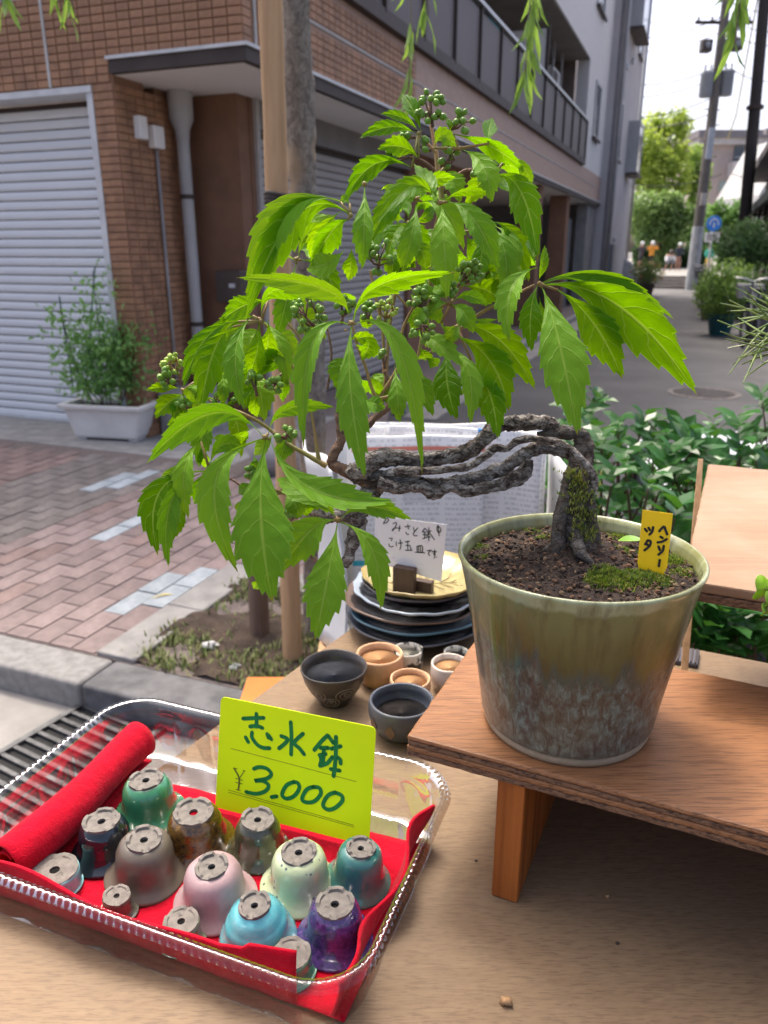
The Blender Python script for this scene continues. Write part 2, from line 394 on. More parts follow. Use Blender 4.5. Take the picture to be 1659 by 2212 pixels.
# ground floor: pier beside the shutter, lintel, alcove walls
wall('pier', M_GROUT, (.004, .46, .004, .166, .09, 2.402))
wall('wall', M_GROUT, (.004, .3, BO + .004, .002, 2.53, 7.0), (.004, .3, .002, 7, 2.403, 7.0))
wall('end_pier', M_BROWN, (.006, .46, 4.41, 7, .09, 2.401))
wall('alcove_wall', M_BROWN, (.80, .95, -.41, .3, .09, 2.449), (.44, .81, .02, .17, .09, 2.449))
wall('soffit', M_SOF, (.02, 17.2, BO + .02, 2.6, 2.45, 2.50))
wall('fascia', M_DKMET, (-.03, .02, BO - .03, .0, 2.452, 2.528), (.02, 17.3, BO - .03, BO + .02, 2.452, 2.528))
wall('drip_edge', M_WHITE, (-.045, .004, BO - .045, .012, 2.529, 2.548), (.004, 17.3, BO - .045, BO + .004, 2.529, 2.548))
# side: upper band, far tile band, string course
wall('side_wall', M_TILEFAR, (3.0, 17.25, BO + .003, BO + .25, 2.549, 3.12), (.3, 3.0, BO + .008, BO + .25, 2.549, 3.12))
wall('string_course', pm('grey sealant', (.46, .44, .42), None, 5, .7), (.2, 17.25, BO - .004, BO + .02, 2.852, 2.868))
wall('joint', pm('pale sealant', (.56, .55, .53), None, 5, .7), (-.011, .004, .493, .513, 2.41, 7), (.13, .15, BO - .006, BO + .01, 2.55, 7), (-.0095, .004, .513, 4.5, 2.925, 2.94))
wall('side_wall_upper', M_LIGHTWALL, (.3, 17.25, BO + .002, BO + .25, 5.15, 9.2), (13.9, 17.25, BO + .002, BO + .25, 3.12, 5.15), (.3, 1.2, BO + .004, BO + .25, 3.12, 5.15))
wall('side_wall_lower', M_BROWN, (.95, 1.05, -.42, -.3, .09, 2.449), (4.4, 7.2, -.42, -.3, .09, 2.449), (.95, 7.2, -.30, -.2, .09, 2.449))
wall('garage_wall', pm('garage concrete', (.25, .24, .23), (.18, .175, .17), 3, .9), (7.0, 17.2, 3.2, 3.4, .0, 2.449), (6.9, 7.1, -.3, 3.2, .0, 2.449), (15.6, 17.2, BO + .05, BO + .3, .0, 2.449), (16.0, 16.2, -.6, 3.2, 0, 2.449))
wall('garage_door', pm('pale garage panel', (.33, .325, .32), (.28, .275, .27), 2, .6), (13.4, 15.6, BO + .4, BO + .44, .09, 2.1))
for i, a in enumerate((9.6, 12.6)): wall('garage_column', M_BROWN, (a, a + .35, -.9, -.55, .05, 2.449))
# tiles: individual on front and pier, the rest joined
tb = MB(); tb.add([(-.0465, .0, -.0215), (.0465, .0, -.0215), (.0465, .0, .0215), (-.0465, .0, .0215), (-.044, -.006, -.019), (.044, -.006, -.019), (.044, -.006, .019), (-.044, -.006, .019)],
       [(4, 5, 6, 7), (0, 1, 5, 4), (1, 2, 6, 5), (2, 3, 7, 6), (3, 0, 4, 7)]); TM = tb.mesh('tile', M_TILE)
rfr = Matrix(((-bv[0], av[0], 0, 0), (-bv[1], av[1], 0, 0), (0, 0, 1, 0), (0, 0, 0, 1)))     # +x along -b, -y out of the front
field = MB(); cnt = 0; rt = random.Random(9)
def tile_at(a, b, z, side=False, single=True):
    global cnt
    rm = rfr if not side else Matrix(((av[0], bv[0], 0, 0), (av[1], bv[1], 0, 0), (0, 0, 1, 0), (0, 0, 0, 1)))
    p = W(a, b, z); M = Matrix.Translation(p) @ rm @ Matrix.Rotation(rt.uniform(-.012, .012), 4, 'Z')
    if single and cnt < 300: inst('tile', TM, BL, Matrix.Translation(-Vector(BL.location)) @ M, True); cnt += 1
    else: field.add([M @ Vector(v) for v in tb.v], tb.f)
nz = int((3.1 - 2.55) / .047) + 1
for r_ in range(9):
    z = 2.575 + r_ * .047
    for i in range(0, 23): 
        b = BO + .05 + i * .0985
        if abs(b - .504) < .03: continue
        if b > .15 or z > 2.56: tile_at(0, b, z)
for r_ in range(3):
    for i in range(9, 24): 
        if BO + .05 + i * .0985 > .03: tile_at(0, BO + .05 + i * .0985, 2.434 + r_ * .047, single=False)
for r_ in range(49):
    z = .125 + r_ * .047
    if z < 2.41:
        tile_at(0, .052, z); tile_at(0, .128, z, single=False)
        for i in range(8): tile_at(.05 + i * .0985, 0.003 if i < 5 else .021, z, True, False)
for r_ in range(11):
    z = 2.575 + r_ * .047
    for i in range(0, 31):
        if r_ == 6: continue
        if .1 < .05 + i * .0985 < .17: continue
        tile_at(.05 + i * .0985, BO + .006, z, True, False)
for r_ in range(9, 26):
    for i in range(0, 23): tile_at(0, BO + .05 + i * .0985, 2.575 + r_ * .047, False, False)
field.build('tile_field', M_TILE2, BL, kind='stuff')
# roller shutters: every slat its own piece
def slat_mesh(L, h, mat):
    b = MB(); pr = [(0, -h / 2), (-.005, -h / 2 + .003), (-.0062, -h * .1), (-.0058, h * .3), (-.004, h / 2 - .004), (0, h / 2)]
    for x0, x1 in ((0, L),):
        vs = [(x0, y, z) for y, z in pr] + [(x1, y, z) for y, z in pr]; n = len(pr); b.add(vs, [(i, n + i, n + i + 1, i + 1) for i in range(n - 1)])
    return b.mesh('slat', mat, True)
M_SHUT = pm('silver shutter', (.74, .76, .78), (.66, .68, .705), 1.2, .45, .06, 30, metal=.05, st=(1, 1, 14))
M_SHUT2 = pm('taupe shutter', (.42, .39, .365), (.35, .325, .305), 1.2, .5, st=(1, 1, 14))
sm = slat_mesh(4.2, .0585, M_SHUT); SH = wall('roller_shutter', M_DKMET, (.225, .235, .17, 4.4, .1, 2.36))
for i in range(34):
    inst('slat', sm, SH, Matrix.Translation(W(.222, 4.375, .135 + i * .0655)) @ rfr, True)
wall('bottom_bar', M_WHITE, (.205, .222, .172, 4.4, .1, .128), parent=SH)
wall('shutter_frame', M_WHITE, (-.012, .2, .168, .215, .1, 2.36), (-.02, .2, .168, 4.6, 2.361, 2.40))
sm2 = slat_mesh(3.34, .0585, M_SHUT2); SH2 = wall('roller_shutter', M_DKMET, (1.05, 4.4, -.36, -.35, .1, 2.25))
rsd = Matrix(((av[0], bv[0], 0, 0), (av[1], bv[1], 0, 0), (0, 0, 1, 0), (0, 0, 0, 1)))
for i in range(32): inst('slat', sm2, SH2, Matrix.Translation(W(1.055, -.365, .14 + i * .0655)) @ rsd, True)
wall('shutter_box', pm('taupe metal', (.23, .215, .205), None, 3, .5), (1.05, 4.4, -.44, -.352, 2.25, 2.449)); wall('shutter_rail', M_SHUT2, (1.0, 1.05, -.45, -.3, .1, 2.449))
# downpipe with hopper, conduit, junction boxes, letter box
M_PIPE = pm('grey pvc pipe', (.40, .39, .385), (.35, .34, .335), 4, .45)
dp = MB(); c0 = W(.60, -.075); dp.tube([(c0.x, c0.y, z) for z in (.1, .9, 2.16)], .045, 16); o = dp.build('downpipe', M_PIPE, BL, True, sharp=40)
dp = MB(); dp.lathe([(.047, 2.14), (.052, 2.2), (.085, 2.27), (.088, 2.449)], (c0.x, c0.y, 0), 20); dp.build('hopper', M_PIPE, o, True, sharp=40)
for z in (.85, 1.75):
    dp = MB(); dp.lathe([(.046, z), (.052, z), (.052, z + .03), (.046, z + .03)], (c0.x, c0.y, 0), 16); dp.build('bracket', M_DKMET, o)
cd = MB(); c1 = W(.36, -.02); cd.tube([(c1.x, c1.y, z) for z in (.1, 1.2, 2.1)], .011, 8); cd.build('conduit', pm('grey conduit', (.34, .33, .33), None, 5, .5), BL, True)
wall('junction_box', M_SOF, (.16, .24, -.055, .0, 2.10, 2.24), (.3, .41, -.06, .0, 2.06, 2.2), bev=.006)
wall('letter_box', pm('dark steel box', (.12, .10, .09), None, 4, .4, metal=.5), (.70, .80, -.42, -.2, 1.02, 1.25), bev=.004)
wall('box_label', M_WHITE, (.694, .699, -.37, -.32, 1.13, 1.16))
wall('plinth', M_CONC, (.12, .55, -.34, -.02, .09, .42), bev=.01)
# balcony on the side
wall('balcony_slab', M_DKMET, (1.2, 13.9, BO - .06, 1.0, 3.122, 3.2))
M_PANEL = pm('smoked balcony panel', (.075, .052, .05), (.06, .043, .042), 2, .5)
M_RAIL = pm('grey aluminium rail', (.42, .42, .42), (.36, .36, .36), 3, .35, metal=.5)
npan = 13; pw = (13.9 - 1.2) / npan
for i in range(npan):
    a0 = 1.2 + i * pw; wall('balcony_panel', M_PANEL, (a0 + .03, a0 + pw - .03, BO - .03, BO - .02, 3.24, 3.92))
    wall('balcony_post', M_DKMET, (a0 - .018, a0 + .018, BO - .055, BO - .012, 3.2, 3.96))
wall('balcony_post', M_DKMET, (13.87, 13.91, BO - .055, BO - .012, 3.2, 3.96))
wall('handrail', M_RAIL, (1.2, 13.92, BO - .07, BO - .002, 3.961, 4.0)); wall('bottom_rail', M_DKMET, (1.2, 13.92, BO - .05, BO - .012, 3.201, 3.236))
wall('balcony_back_wall', pm('dark balcony wall', (.17, .13, .11), None, 3, .8), (1.2, 13.9, .5, .6, 3.2, 5.15), (13.9, 14.0, BO + .3, .6, 3.2, 5.15))
wall('balcony_ceiling', pm('balcony ceiling', (.30, .275, .26), None, 3, .8), (1.2, 13.9, BO + .02, .6, 5.13, 5.18))
wall('partition', M_SOF, (9.6, 9.63, BO + .1, .2, 3.2, 4.75)); wall('partition_frame', M_DKMET, (9.59, 9.64, BO + .05, BO + .099, 3.2, 4.8))
ac = wall('air_conditioner', M_SOF, (12.2, 13.0, BO + .45, BO + .8, 4.1, 4.75), bev=.02)
wall('fan_grille', M_DKMET, (12.25, 12.7, BO + .43, BO + .448, 4.16, 4.68), parent=ac); wall('ac_rack', M_RAIL, (12.1, 13.1, BO + .42, BO + .46, 4.0, 4.04), (12.1, 12.14, BO + .42, BO + .46, 4.04, 5.13), (13.06, 13.1, BO + .42, BO + .46, 4.04, 5.13))
tq = MB(); p = W(6.6, BO + .35, 3.2); tq.lathe([(.18, 0), (.24, .95), (.25, .97), (.0, .97)], p, 12, lambda a, z, r: 1 + .06 * math.sin(3 * a)); props(tq.build('laundry_bag', pm('teal fabric', (.02, .24, .27), None, 9, .8)), 'teal bag standing behind the smoked balcony panels', 'bag')
# windows on the pale wall and the grey stair tower
M_GLASS = pm('dark window glass', (.06, .07, .08), (.09, .1, .11), 1, .12, spec=.8)
def window(a0, a1, z0, z1, b=BO, parent=BL, bay=0.0):
    w_ = wall('window', M_RAIL, (a0, a1, b - .03 - bay, b + .02, z0, z0 + .06), (a0, a1, b - .03 - bay, b + .02, z1 - .06, z1), (a0, a0 + .06, b - .03 - bay, b + .02, z0 + .061, z1 - .061), (a1 - .06, a1, b - .03 - bay, b + .02, z0 + .061, z1 - .061), parent=parent)
    wall('pane', M_GLASS, (a0 + .061, a1 - .061, b - .012 - bay, b - .004 - bay, z0 + .061, z1 - .061), parent=w_)
    wall('sill', M_DKMET, (a0 - .05, a1 + .05, b - .08 - bay, b - .031, z0 - .06, z0 - .002), parent=w_)
window(15.0, 15.9, 3.82, 4.95); window(14.2, 15.4, 6.2, 7.3)
TW = thing('stair_tower', 'grey plastered end block with small windows at the far end of the tiled building', 'building', W(20, 0, 0))
wall('wall', pm('grey plaster', (.47, .445, .44), (.40, .38, .38), 1.4, .85, .2, 30), (17.26, 24.4, BO - .15, 6, -.01, 13), parent=TW)
window(18.6, 19.5, 3.7, 5.15, BO - .151, TW); window(21.6, 23.0, 3.6, 5.0, BO - .151, TW, .3); window(19.3, 21.2, 6.9, 8.6, BO - .151, TW, .3); window(22.4, 23.4, 6.9, 8.6, BO - .151, TW)
wall('pilaster', pm('darker grey plaster', (.2, .19, .195), None, 2, .85), (17.26, 17.9, BO - .23, BO - .152, 0, 13), parent=TW)
tp = MB(); pp = W(17.5, BO - .3); tp.tube([(pp.x, pp.y, 0), (pp.x, pp.y, 6), (pp.x, pp.y, 13)], .05, 8); tp.build('downpipe', M_PIPE, TW, True)
tp = MB(); pp = W(24.45, BO - .2); tp.tube([(pp.x, pp.y, 0), (pp.x, pp.y, 6), (pp.x, pp.y, 13)], .05, 8); tp.build('downpipe', M_RAIL, TW, True)
for a, z in ((19.2, 5.9), (20.6, 6.3), (20.0, 1.6)): wall('vent_cap', M_WHITE, (a, a + .15, BO - .24, BO - .152, z, z + .16), parent=TW, bev=.03)
wall('meter_cabinet', pm('grey cabinet', (.24, .24, .25), None, 2, .5), (17.95, 18.6, BO - .4, BO - .152, .1, 1.55), parent=TW, bev=.01)

# ================================================================== PLANTS AND STREET THINGS
def leaf_quad(mb, p, d, n, L, wd, fold=.25):
    """small leaf of six faces-ish: base p, direction d, normal n"""
    d = d.normalized(); s_ = d.cross(n)
    if s_.length < 1e-4: s_ = d.orthogonal()
    s_.normalize(); n = s_.cross(d)
    m = p + d * L * .5; t = p + d * L - n * L * .12
    a = p + d * L * .28; b = p + d * L * .72
    mb.add([p, a + s_ * wd * .42 + n * wd * fold, b + s_ * wd * .36 + n * wd * fold - n * L * .03, t, b - s_ * wd * .36 + n * wd * fold - n * L * .03, a - s_ * wd * .42 + n * wd * fold, m - n * L * .0],
           [(0, 6, 1), (1, 6, 2), (2, 6, 3), (3, 6, 4), (4, 6, 5), (5, 6, 0)])
def m_foliage(name, c1, c2, rough=.4, trans=.3, tcol=None, scale=6, spec=.5):
    m, nt = newmat(name); k = N(nt); co = k.coord()
    col = k.ramp(k.noise(co, scale, 3), [(.35, c1), (.65, c2)])
    ge = k.n('ShaderNodeNewGeometry'); rv = k.math('MULTIPLY_ADD', ge.outputs['Random Per Island'], .7, .65)
    hs = k.n('ShaderNodeHueSaturation'); k.l(col, hs.inputs['Color']); k.l(rv, hs.inputs['Value']); col = hs.outputs[0]
    b = k.bsdf(col, rough, 0, spec); t = k.n('ShaderNodeBsdfTranslucent'); k.val(tcol or tuple(min(1, x * 1.8) for x in c2), t.inputs[0])
    mx = k.n('ShaderNodeMixShader'); mx.inputs[0].default_value = trans; k.l(b, mx.inputs[1]); k.l(t.outputs[0], mx.inputs[2]); k.out(mx.outputs[0]); return m
rl = random.Random(21)
def rdir(r, up=0):
    while True:
        d = Vector((r.uniform(-1, 1), r.uniform(-1, 1), r.uniform(-1, 1)))
        if .1 < d.length < 1: d.normalize(); d.z += up; return d.normalized()

# --- white trough planter by the shutter
M_PLAST = pm('weathered white plastic', (.74, .71, .67), (.63, .6, .56), 6, .55, .1, 40)
pc = (Pz(150, 950, .1) + Pz(305, 957, .1)) / 2
PT = thing('planter', 'white plastic trough planter with leafy shrub and green canes by the silver shutter', 'planter', (pc.x + .02, pc.y + .12, .1))
L0 = Vector((pc.x + .02, pc.y + .12, 0)); px_ = (math.cos(R(12)), -math.sin(R(12))); py_ = (-px_[1], px_[0])
def trough(z0, z1, w0, w1, d0, d1):
    P = lambda x, y, z: (L0.x + px_[0] * x + py_[0] * y, L0.y + px_[1] * x + py_[1] * y, z)
    return [P(-w0, -d0, z0), P(w0, -d0, z0), P(w0, d0, z0), P(-w0, d0, z0), P(-w1, -d1, z1), P(w1, -d1, z1), P(w1, d1, z1), P(-w1, d1, z1)]
BX = [(3, 2, 1, 0), (4, 5, 6, 7), (0, 1, 5, 4), (1, 2, 6, 5), (2, 3, 7, 6), (3, 0, 4, 7)]
t_ = MB(); t_.add(trough(.112, .325, .245, .3, .1, .125), [f for f in BX if f != (4, 5, 6, 7)]); bevel(t_.build('trough', M_PLAST, PT), .02, 3)
t_ = MB(); a_ = trough(.326, .36, .325, .33, .15, .155); b_ = trough(.326, .36, .285, .285, .11, .11)
t_.add(a_ + b_, [(0, 1, 5, 4), (1, 2, 6, 5), (2, 3, 7, 6), (3, 0, 4, 7), (4, 5, 13, 12), (5, 6, 14, 13), (6, 7, 15, 14), (7, 4, 12, 15), (9, 8, 12, 13), (10, 9, 13, 14), (11, 10, 14, 15), (8, 11, 15, 12), (1, 0, 8, 9), (2, 1, 9, 10), (3, 2, 10, 11), (0, 3, 11, 8)])
bevel(t_.build('rim', M_PLAST, PT), .008, 2)
for sx in (-.2, .2): 
    t_ = MB(); t_.span((px_, py_), L0, sx - .03, sx + .03, -.08, .08, .098, .1119); t_.build('foot', M_PLAST, PT)
t_ = MB(); t_.span((px_, py_), L0, -.283, .283, -.108, .108, .3, .325); t_.build('soil', pm('planter soil', (.07, .05, .035), None, 30, .95), PT)
fol = MB(); stm = MB()
def sprig(mb, sb, p0, p1, nl, L, r=rl, rad=.005, spread=.09):
    pts = smooth_path([p0, p0.lerp(p1, .5) + Vector((r.gauss(0, .03), r.gauss(0, .03), 0)), p1], 4); sb.tube(pts, [rad * (1 - .6 * i / len(pts)) for i in range(len(pts))], 5)
    for i in range(nl):
        s_ = r.uniform(.22, 1.02); p = p0.lerp(p1, min(1, s_)) + Vector((r.gauss(0, spread), r.gauss(0, spread * .7), r.gauss(0, spread * .5)))
        leaf_quad(mb, p, rdir(r, .1), rdir(r, 1), L * r.uniform(.7, 1.3), L * .55)
for (u, v, n_) in ((130, 640, 150), (200, 560, 170), (265, 680, 300), (230, 700, 240), (170, 660, 170), (290, 690, 200), (185, 740, 160), (160, 760, 120)):
    base = L0 + Vector(((u - 215) / 900, rl.uniform(-.05, .05), .33)); tip = PY(u, v + 25, L0.y - .02 + rl.uniform(-.05, .05)); sprig(fol, stm, base, tip, n_, .05)
fol.build('foliage', m_foliage('planter leaves', (.13, .26, .07), (.23, .4, .12), .45, .4), PT, kind='stuff'); stm.build('stem', pm('brown stems', (.09, .06, .035), None, 20, .8), PT, kind='stuff')
for (u0, v0, u1, v1) in ((160, 850, 128, 640), (185, 850, 205, 575), (262, 865, 255, 690)):
    cn = MB(); cn.tube([PY(u0, v0, L0.y), PY(u1, v1, L0.y + .03)], .006, 6); cn.build('cane', pm('green cane%d' % u0, (.03, .13, .09) if u0 < 250 else (.2, .1, .05), None, 20, .5), PT)

# --- stakes around the young street tree
M_STAKE = wood('pale pine stake', (.46, .29, .155), (.33, .19, .095), 0, 30, .7, bump=.3, along=30)
def log(name, label, pb, pt, r0, r1, mat, bark=.05, parent=None, cat='stake', n=16, step=40, grp=None):
    b = MB(); pts = [Vector(pb).lerp(Vector(pt), i / step) for i in range(step + 1)]
    b.tube(pts, [r0 + (r1 - r0) * i / step for i in range(step + 1)], n, True, bark, 14, r0 * 999)
    o = b.build(name, mat, parent, True, sharp=50)
    return props(o, label, cat, grp) if label else o
def m_vert_wood(name, c1, c2, knots=True):
    m, nt = newmat(name); k = N(nt); co = k.coord('Object', 0, (40, 40, 1.2)); g = k.noise(co, 1.6, 7, .65)
    col = k.ramp(g, [(.3, c1), (.7, c2)])
    kn = k.vor(k.coord('Object', 0, (9, 9, 3)), 1.0); col = k.mix(k.math('MULTIPLY', k.ramp(kn, [(.05, (1, 1, 1)), (.12, (0, 0, 0))]), .6), col, tuple(x * .35 for x in c2))
    k.out(k.bsdf(col, .7, 0, .3, k.bump(g, .5, .004))); return m
M_STAKE = m_vert_wood('pale pine stake wood', (.56, .36, .2), (.36, .215, .11))
sb_ = Pz(632, 1425, .1); st_top = PY(582, -60, sb_.y + .05)
log('tree_stake', 'pale peeled pine stake tied to the grey willow trunk', sb_ - Vector((0, 0, .05)), st_top, .033, .032, M_STAKE)
M_POST = m_vert_wood('brown post wood', (.2, .135, .1), (.12, .08, .06))
p5 = Pz(560, 1372, .1); log('short_stake', 'short thick brown stake in the soil left of the pale stake', p5 - Vector((0, 0, .05)), p5 + Vector((.012, .0, .42)), .036, .034, M_POST)
p6 = Pz(722, 1420, .1); gp = MB(); gp.lathe([(.034, .05), (.034, .78), (.028, .79), (0, .79)], (p6.x, p6.y, 0), 14); props(gp.build('grey_post', M_CONC, None, True, sharp=40), 'plain grey post right of the willow trunk behind the table', 'post')

# --- willow: bark trunk, limbs above the frame, hanging strands
def m_bark():
    m, nt = newmat('willow bark'); k = N(nt); co = k.coord('Object', 0, (22, 22, 16))
    n1 = k.noise(co, 2.2, 10, .78, .8); col = k.ramp(n1, [(.3, (.07, .06, .052)), (.48, (.24, .21, .18)), (.68, (.46, .42, .36))])
    pt_ = k.noise(k.coord('Object', 0, (5, 5, 3.2)), 1, 2); col = k.mix(k.ramp(pt_, [(.56, (0, 0, 0)), (.64, (.8, .8, .8))]), col, (.40, .3, .2))
    k.out(k.bsdf(col, .9, 0, .2, k.bump(n1, .9, .012))); return m
M_WBARK = m_bark()
tb0 = Pz(690, 1372, .1); WT = thing('willow_tree', 'mottled grey willow trunk with hanging leafy strands behind the bonsai', 'tree', tb0)
t_ = MB(); pts = smooth_path([tuple(tb0 - Vector((0, 0, .06))), tuple(PY(680, 1150, tb0.y)), tuple(PY(664, 600, tb0.y)), tuple(PY(650, 300, tb0.y + .01)), tuple(PY(640, 60, tb0.y)), tuple(PY(630, -300, tb0.y + .05))], 14)
t_.tube([Vector(p) for p in pts], [.046 + .012 * math.sin(i * .3) * .3 - .00008 * i for i in range(len(pts))], 28, True, .17, 30); t_.build('trunk', M_WBARK, WT, True)
top = Vector(pts[-1]); lims = MB(); crown = MB(); M_WLEAF = m_foliage('willow leaves', (.10, .2, .03), (.2, .32, .06), .45, .45, (.35, .55, .08), 4)
def strand(p, z1, r, rad=.0018, sway=.05, dens=38):
    n = max(4, int((p.z - z1) * 8)); pts = [p + Vector((sway * math.sin(i * .7 + p.x * 9) * i / n * .5, sway * .5 * math.cos(i * .6), (z1 - p.z) * i / n)) for i in range(n + 1)]
    lims.tube(pts, rad, 4)
    for i in range(int((p.z - z1) * dens)):
        s_ = r.random() ** .8; q = Vector(pts[min(n, int(s_ * n))]); q.z = p.z + (z1 - p.z) * s_; d = Vector((r.uniform(-.5, .5), r.uniform(-.5, .5), -1)); leaf_quad(crown, q, d, rdir(r), r.uniform(.05, .1), .016, .15)
heads = []
for i in range(6):
    ang = i * 1.05 + .4; e = top + Vector((math.cos(ang) * 1.1, math.sin(ang) * .9, rl.uniform(.5, .9))); lims.tube([Vector(q) for q in smooth_path([tuple(top), tuple(top.lerp(e, .5) + Vector((0, 0, .25))), tuple(e)], 5)], [.03 - .0022 * j for j in range(11)], 7); heads.append(e)
for (u, v, yy, de) in ((868, 195, 2.05, 30), (905, 40, 2.2, 40), (1160, 170, 1.9, 60), (1168, 150, 1.95, 60), (1572, 95, 1.8, 70), (1580, 60, 1.85, 70), (135, 14, 2.3, 40), (160, 36, 2.3, 30), (12, 10, 2.4, 40)):
    e = PY(u, v, yy); hd = min(heads, key=lambda h: (h - e).length); tp_ = Vector((e.x, e.y, max(3.3, e.z + .5)))
    lims.tube([hd, hd.lerp(tp_, .5) + Vector((0, 0, .25)), tp_], [.01, .006, .003], 5); strand(tp_, e.z, rl, dens=de)
for i in range(45):
    hd = rl.choice(heads); q = hd + Vector((rl.gauss(0, .5), rl.gauss(0, .45), rl.uniform(-.1, .35))); zz = CAMH + (q.y * .9466 + .6) * .48 + .5
    if q.z < zz + .2: q.z = zz + .5
    lims.tube([hd, hd.lerp(q, .5) + Vector((0, 0, .15)), q], [.008, .005, .003], 4); strand(q, zz, rl, dens=16)
lims.build('limb', M_WBARK, WT, True); crown.build('crown', M_WLEAF, WT, kind='stuff')
tie = MB(); tz = PY(612, 430, sb_.y).z; cA = Vector((PY(606, 430, sb_.y).x, sb_.y, tz))
cB = PY(652, 430, tb0.y)
for k_ in range(3):
    lp = []
    for i in range(25):
        th = 2 * math.pi * i / 24; cc = cA if math.cos(th) < 0 else Vector((cB.x, cB.y, tz)); lp.append(cc + Vector((math.cos(th) * (.04 if cc is cA else .058), math.sin(th) * .056, .01 * k_ - .012 + .006 * math.sin(2 * th))))
    tie.tube(lp, .006, 6)
props(tie.build('tree_tie', pm('dark rope', (.06, .05, .045), None, 80, .9), None, True), 'dark rope tying the pale stake to the willow trunk', 'rope')

# --- glossy hedge behind the stand
hp = Pz(1450, 1300, .35); HX0, HX1, HY0, HY1, HT = .30, 1.75, 1.12, 2.15, .98
HG = thing('hedge', 'dark green glossy broadleaf hedge between the stand and the lane', 'hedge', ((HX0 + HX1) / 2, (HY0 + HY1) / 2, 0))
hs_ = MB(); hl = MB(); rh = random.Random(31)
def whorl(p, d, n, L, r=rh):
    for i in range(n):
        an = i * 2.4 + r.uniform(-.3, .3); o_ = d.orthogonal().normalized(); o2 = d.cross(o_); out = (o_ * math.cos(an) + o2 * math.sin(an)); q = p + d * (i * .008 - .02)
        leaf_quad(hl, q, (out + d * r.uniform(.25, .9)), d + out * -.3, L * r.uniform(.75, 1.2), L * .6, .12)
for i in range(640):
    x = rh.uniform(HX0, HX1); y = HY0 + (HY1 - HY0) * rh.random() ** 1.4; tall = HT + .07 * noise.noise(Vector((x * 4, y * 4, 0))) + rh.gauss(0, .03) - .16 * max(0, (.42 - x)) / .12
    z = tall * (rh.random() ** .42); z = max(.12, z)
    if z > .6 * tall or y < HY0 + .3: 
        d = Vector((rh.gauss(0, .5), rh.gauss(-.3, .4), 1 if z > .7 * tall else .25)).normalized(); whorl(Vector((x, y, z)), d, rh.randint(5, 8), rh.uniform(.05, .07)); hs_.tube([Vector((x, y, z)) - d * .16, Vector((x, y, z))], [.003, .002], 5)
for (u, v, yy) in ((1235, 905, 1.75), (1200, 1005, 1.5), (1262, 955, 1.6), (1335, 935, 1.7), (1385, 930, 1.65), (1410, 975, 1.6), (1300, 965, 1.5), (1230, 1010, 1.45), (1480, 960, 1.6), (1460, 1010, 1.5), (1594, 935, 1.5), (1598, 985, 1.45), (1185, 1060, 1.4), (1225, 950, 1.6), (1440, 1000, 1.5), (1540, 1330, 1.12), (1590, 1360, 1.12), (1630, 1350, 1.15), (1500, 1330, 1.15), (1560, 1390, 1.1), (1630, 1395, 1.1), (1500, 1390, 1.1), (1320, 1050, 1.35), (1400, 1060, 1.35), (1260, 1060, 1.4), (1350, 1010, 1.4)):
    e = PY(u, v, yy); d = Vector((rh.gauss(0, .2), -.15, 1)).normalized(); hs_.tube([e - d * .22, e], [.004, .0022], 5); whorl(e, d, 8, .055)
for i in range(26):
    x, y = rh.uniform(HX0 + .1, HX1 - .1), rh.uniform(HY0 + .15, HY1 - .1); hs_.tube([(x, y, -.02), (x + .03, y, .4), (x + rh.uniform(-.1, .1), y, .8)], [.012, .009, .004], 6)
hl.build('foliage', m_foliage('hedge leaves', (.022, .085, .02), (.045, .15, .032), .26, .2, (.12, .34, .03), 9, .3), HG, kind='stuff'); hs_.build('stem', pm('hedge stems', (.12, .07, .04), None, 20, .8), HG, True)
hb = MB(); hb.span(((1, 0), (0, 1)), (0, 0), HX0 + .02, HX1, HY0 + .05, HY1 - .05, -.02, .05); props(hb.build('hedge_bed', pm('hedge soil', (.06, .045, .035), None, 20, .95)), kind='structure')
# white plastic sheet behind the hedge, on a crate
cr = thing('crate', 'dark plastic crate behind the hedge under the white sheet', 'crate', (1.15, 2.45, 0))
for i in range(5):
    f = MB(); z = .02 + i * .135
    for (x0, x1, y0, y1) in ((.9, 1.4, 2.25, 2.265), (.9, 1.4, 2.635, 2.65), (.9, .915, 2.266, 2.634), (1.385, 1.4, 2.266, 2.634)): f.span(((1, 0), (0, 1)), (0, 0), x0, x1, y0, y1, z, z + .1)
    f.build('slat', pm('crate%d' % i, (.05, .06, .07), None, 10, .5), cr)
f = MB(); f.span(((1, 0), (0, 1)), (0, 0), .90, 1.4, 2.25, 2.65, .662, .68); f.build('lid', pm('crate lid', (.05, .06, .07), None, 10, .5), cr)
for x, y in ((.89, 2.24), (1.39, 2.24), (.89, 2.64), (1.39, 2.64)):
    f = MB(); f.span(((1, 0), (0, 1)), (0, 0), x, x + .02, y, y + .02, -.01, .662); f.build('corner_post', M_DKMET, cr)
bg_ = MB()
def bagf(s, t):
    x = .86 + .62 * s; y = 2.2 + .5 * t; e = min(s, 1 - s, t, 1 - t); q = Vector((x * 6, y * 6, 1))
    return (x, y, .70 + .10 * min(1, e * 5) + .05 * noise.noise(q) + .03 * noise.noise(q * 2.3))
bg_.grid(bagf, 40, 36); o = props(bg_.build('plastic_sheet', pm('white plastic film', (.75, .77, .78), (.62, .65, .68), 9, .25), None, True), 'crumpled white plastic sheet behind the hedge at the right edge', 'plastic sheet'); sl = o.modifiers.new('s', 'SOLIDIFY'); sl.thickness = .004

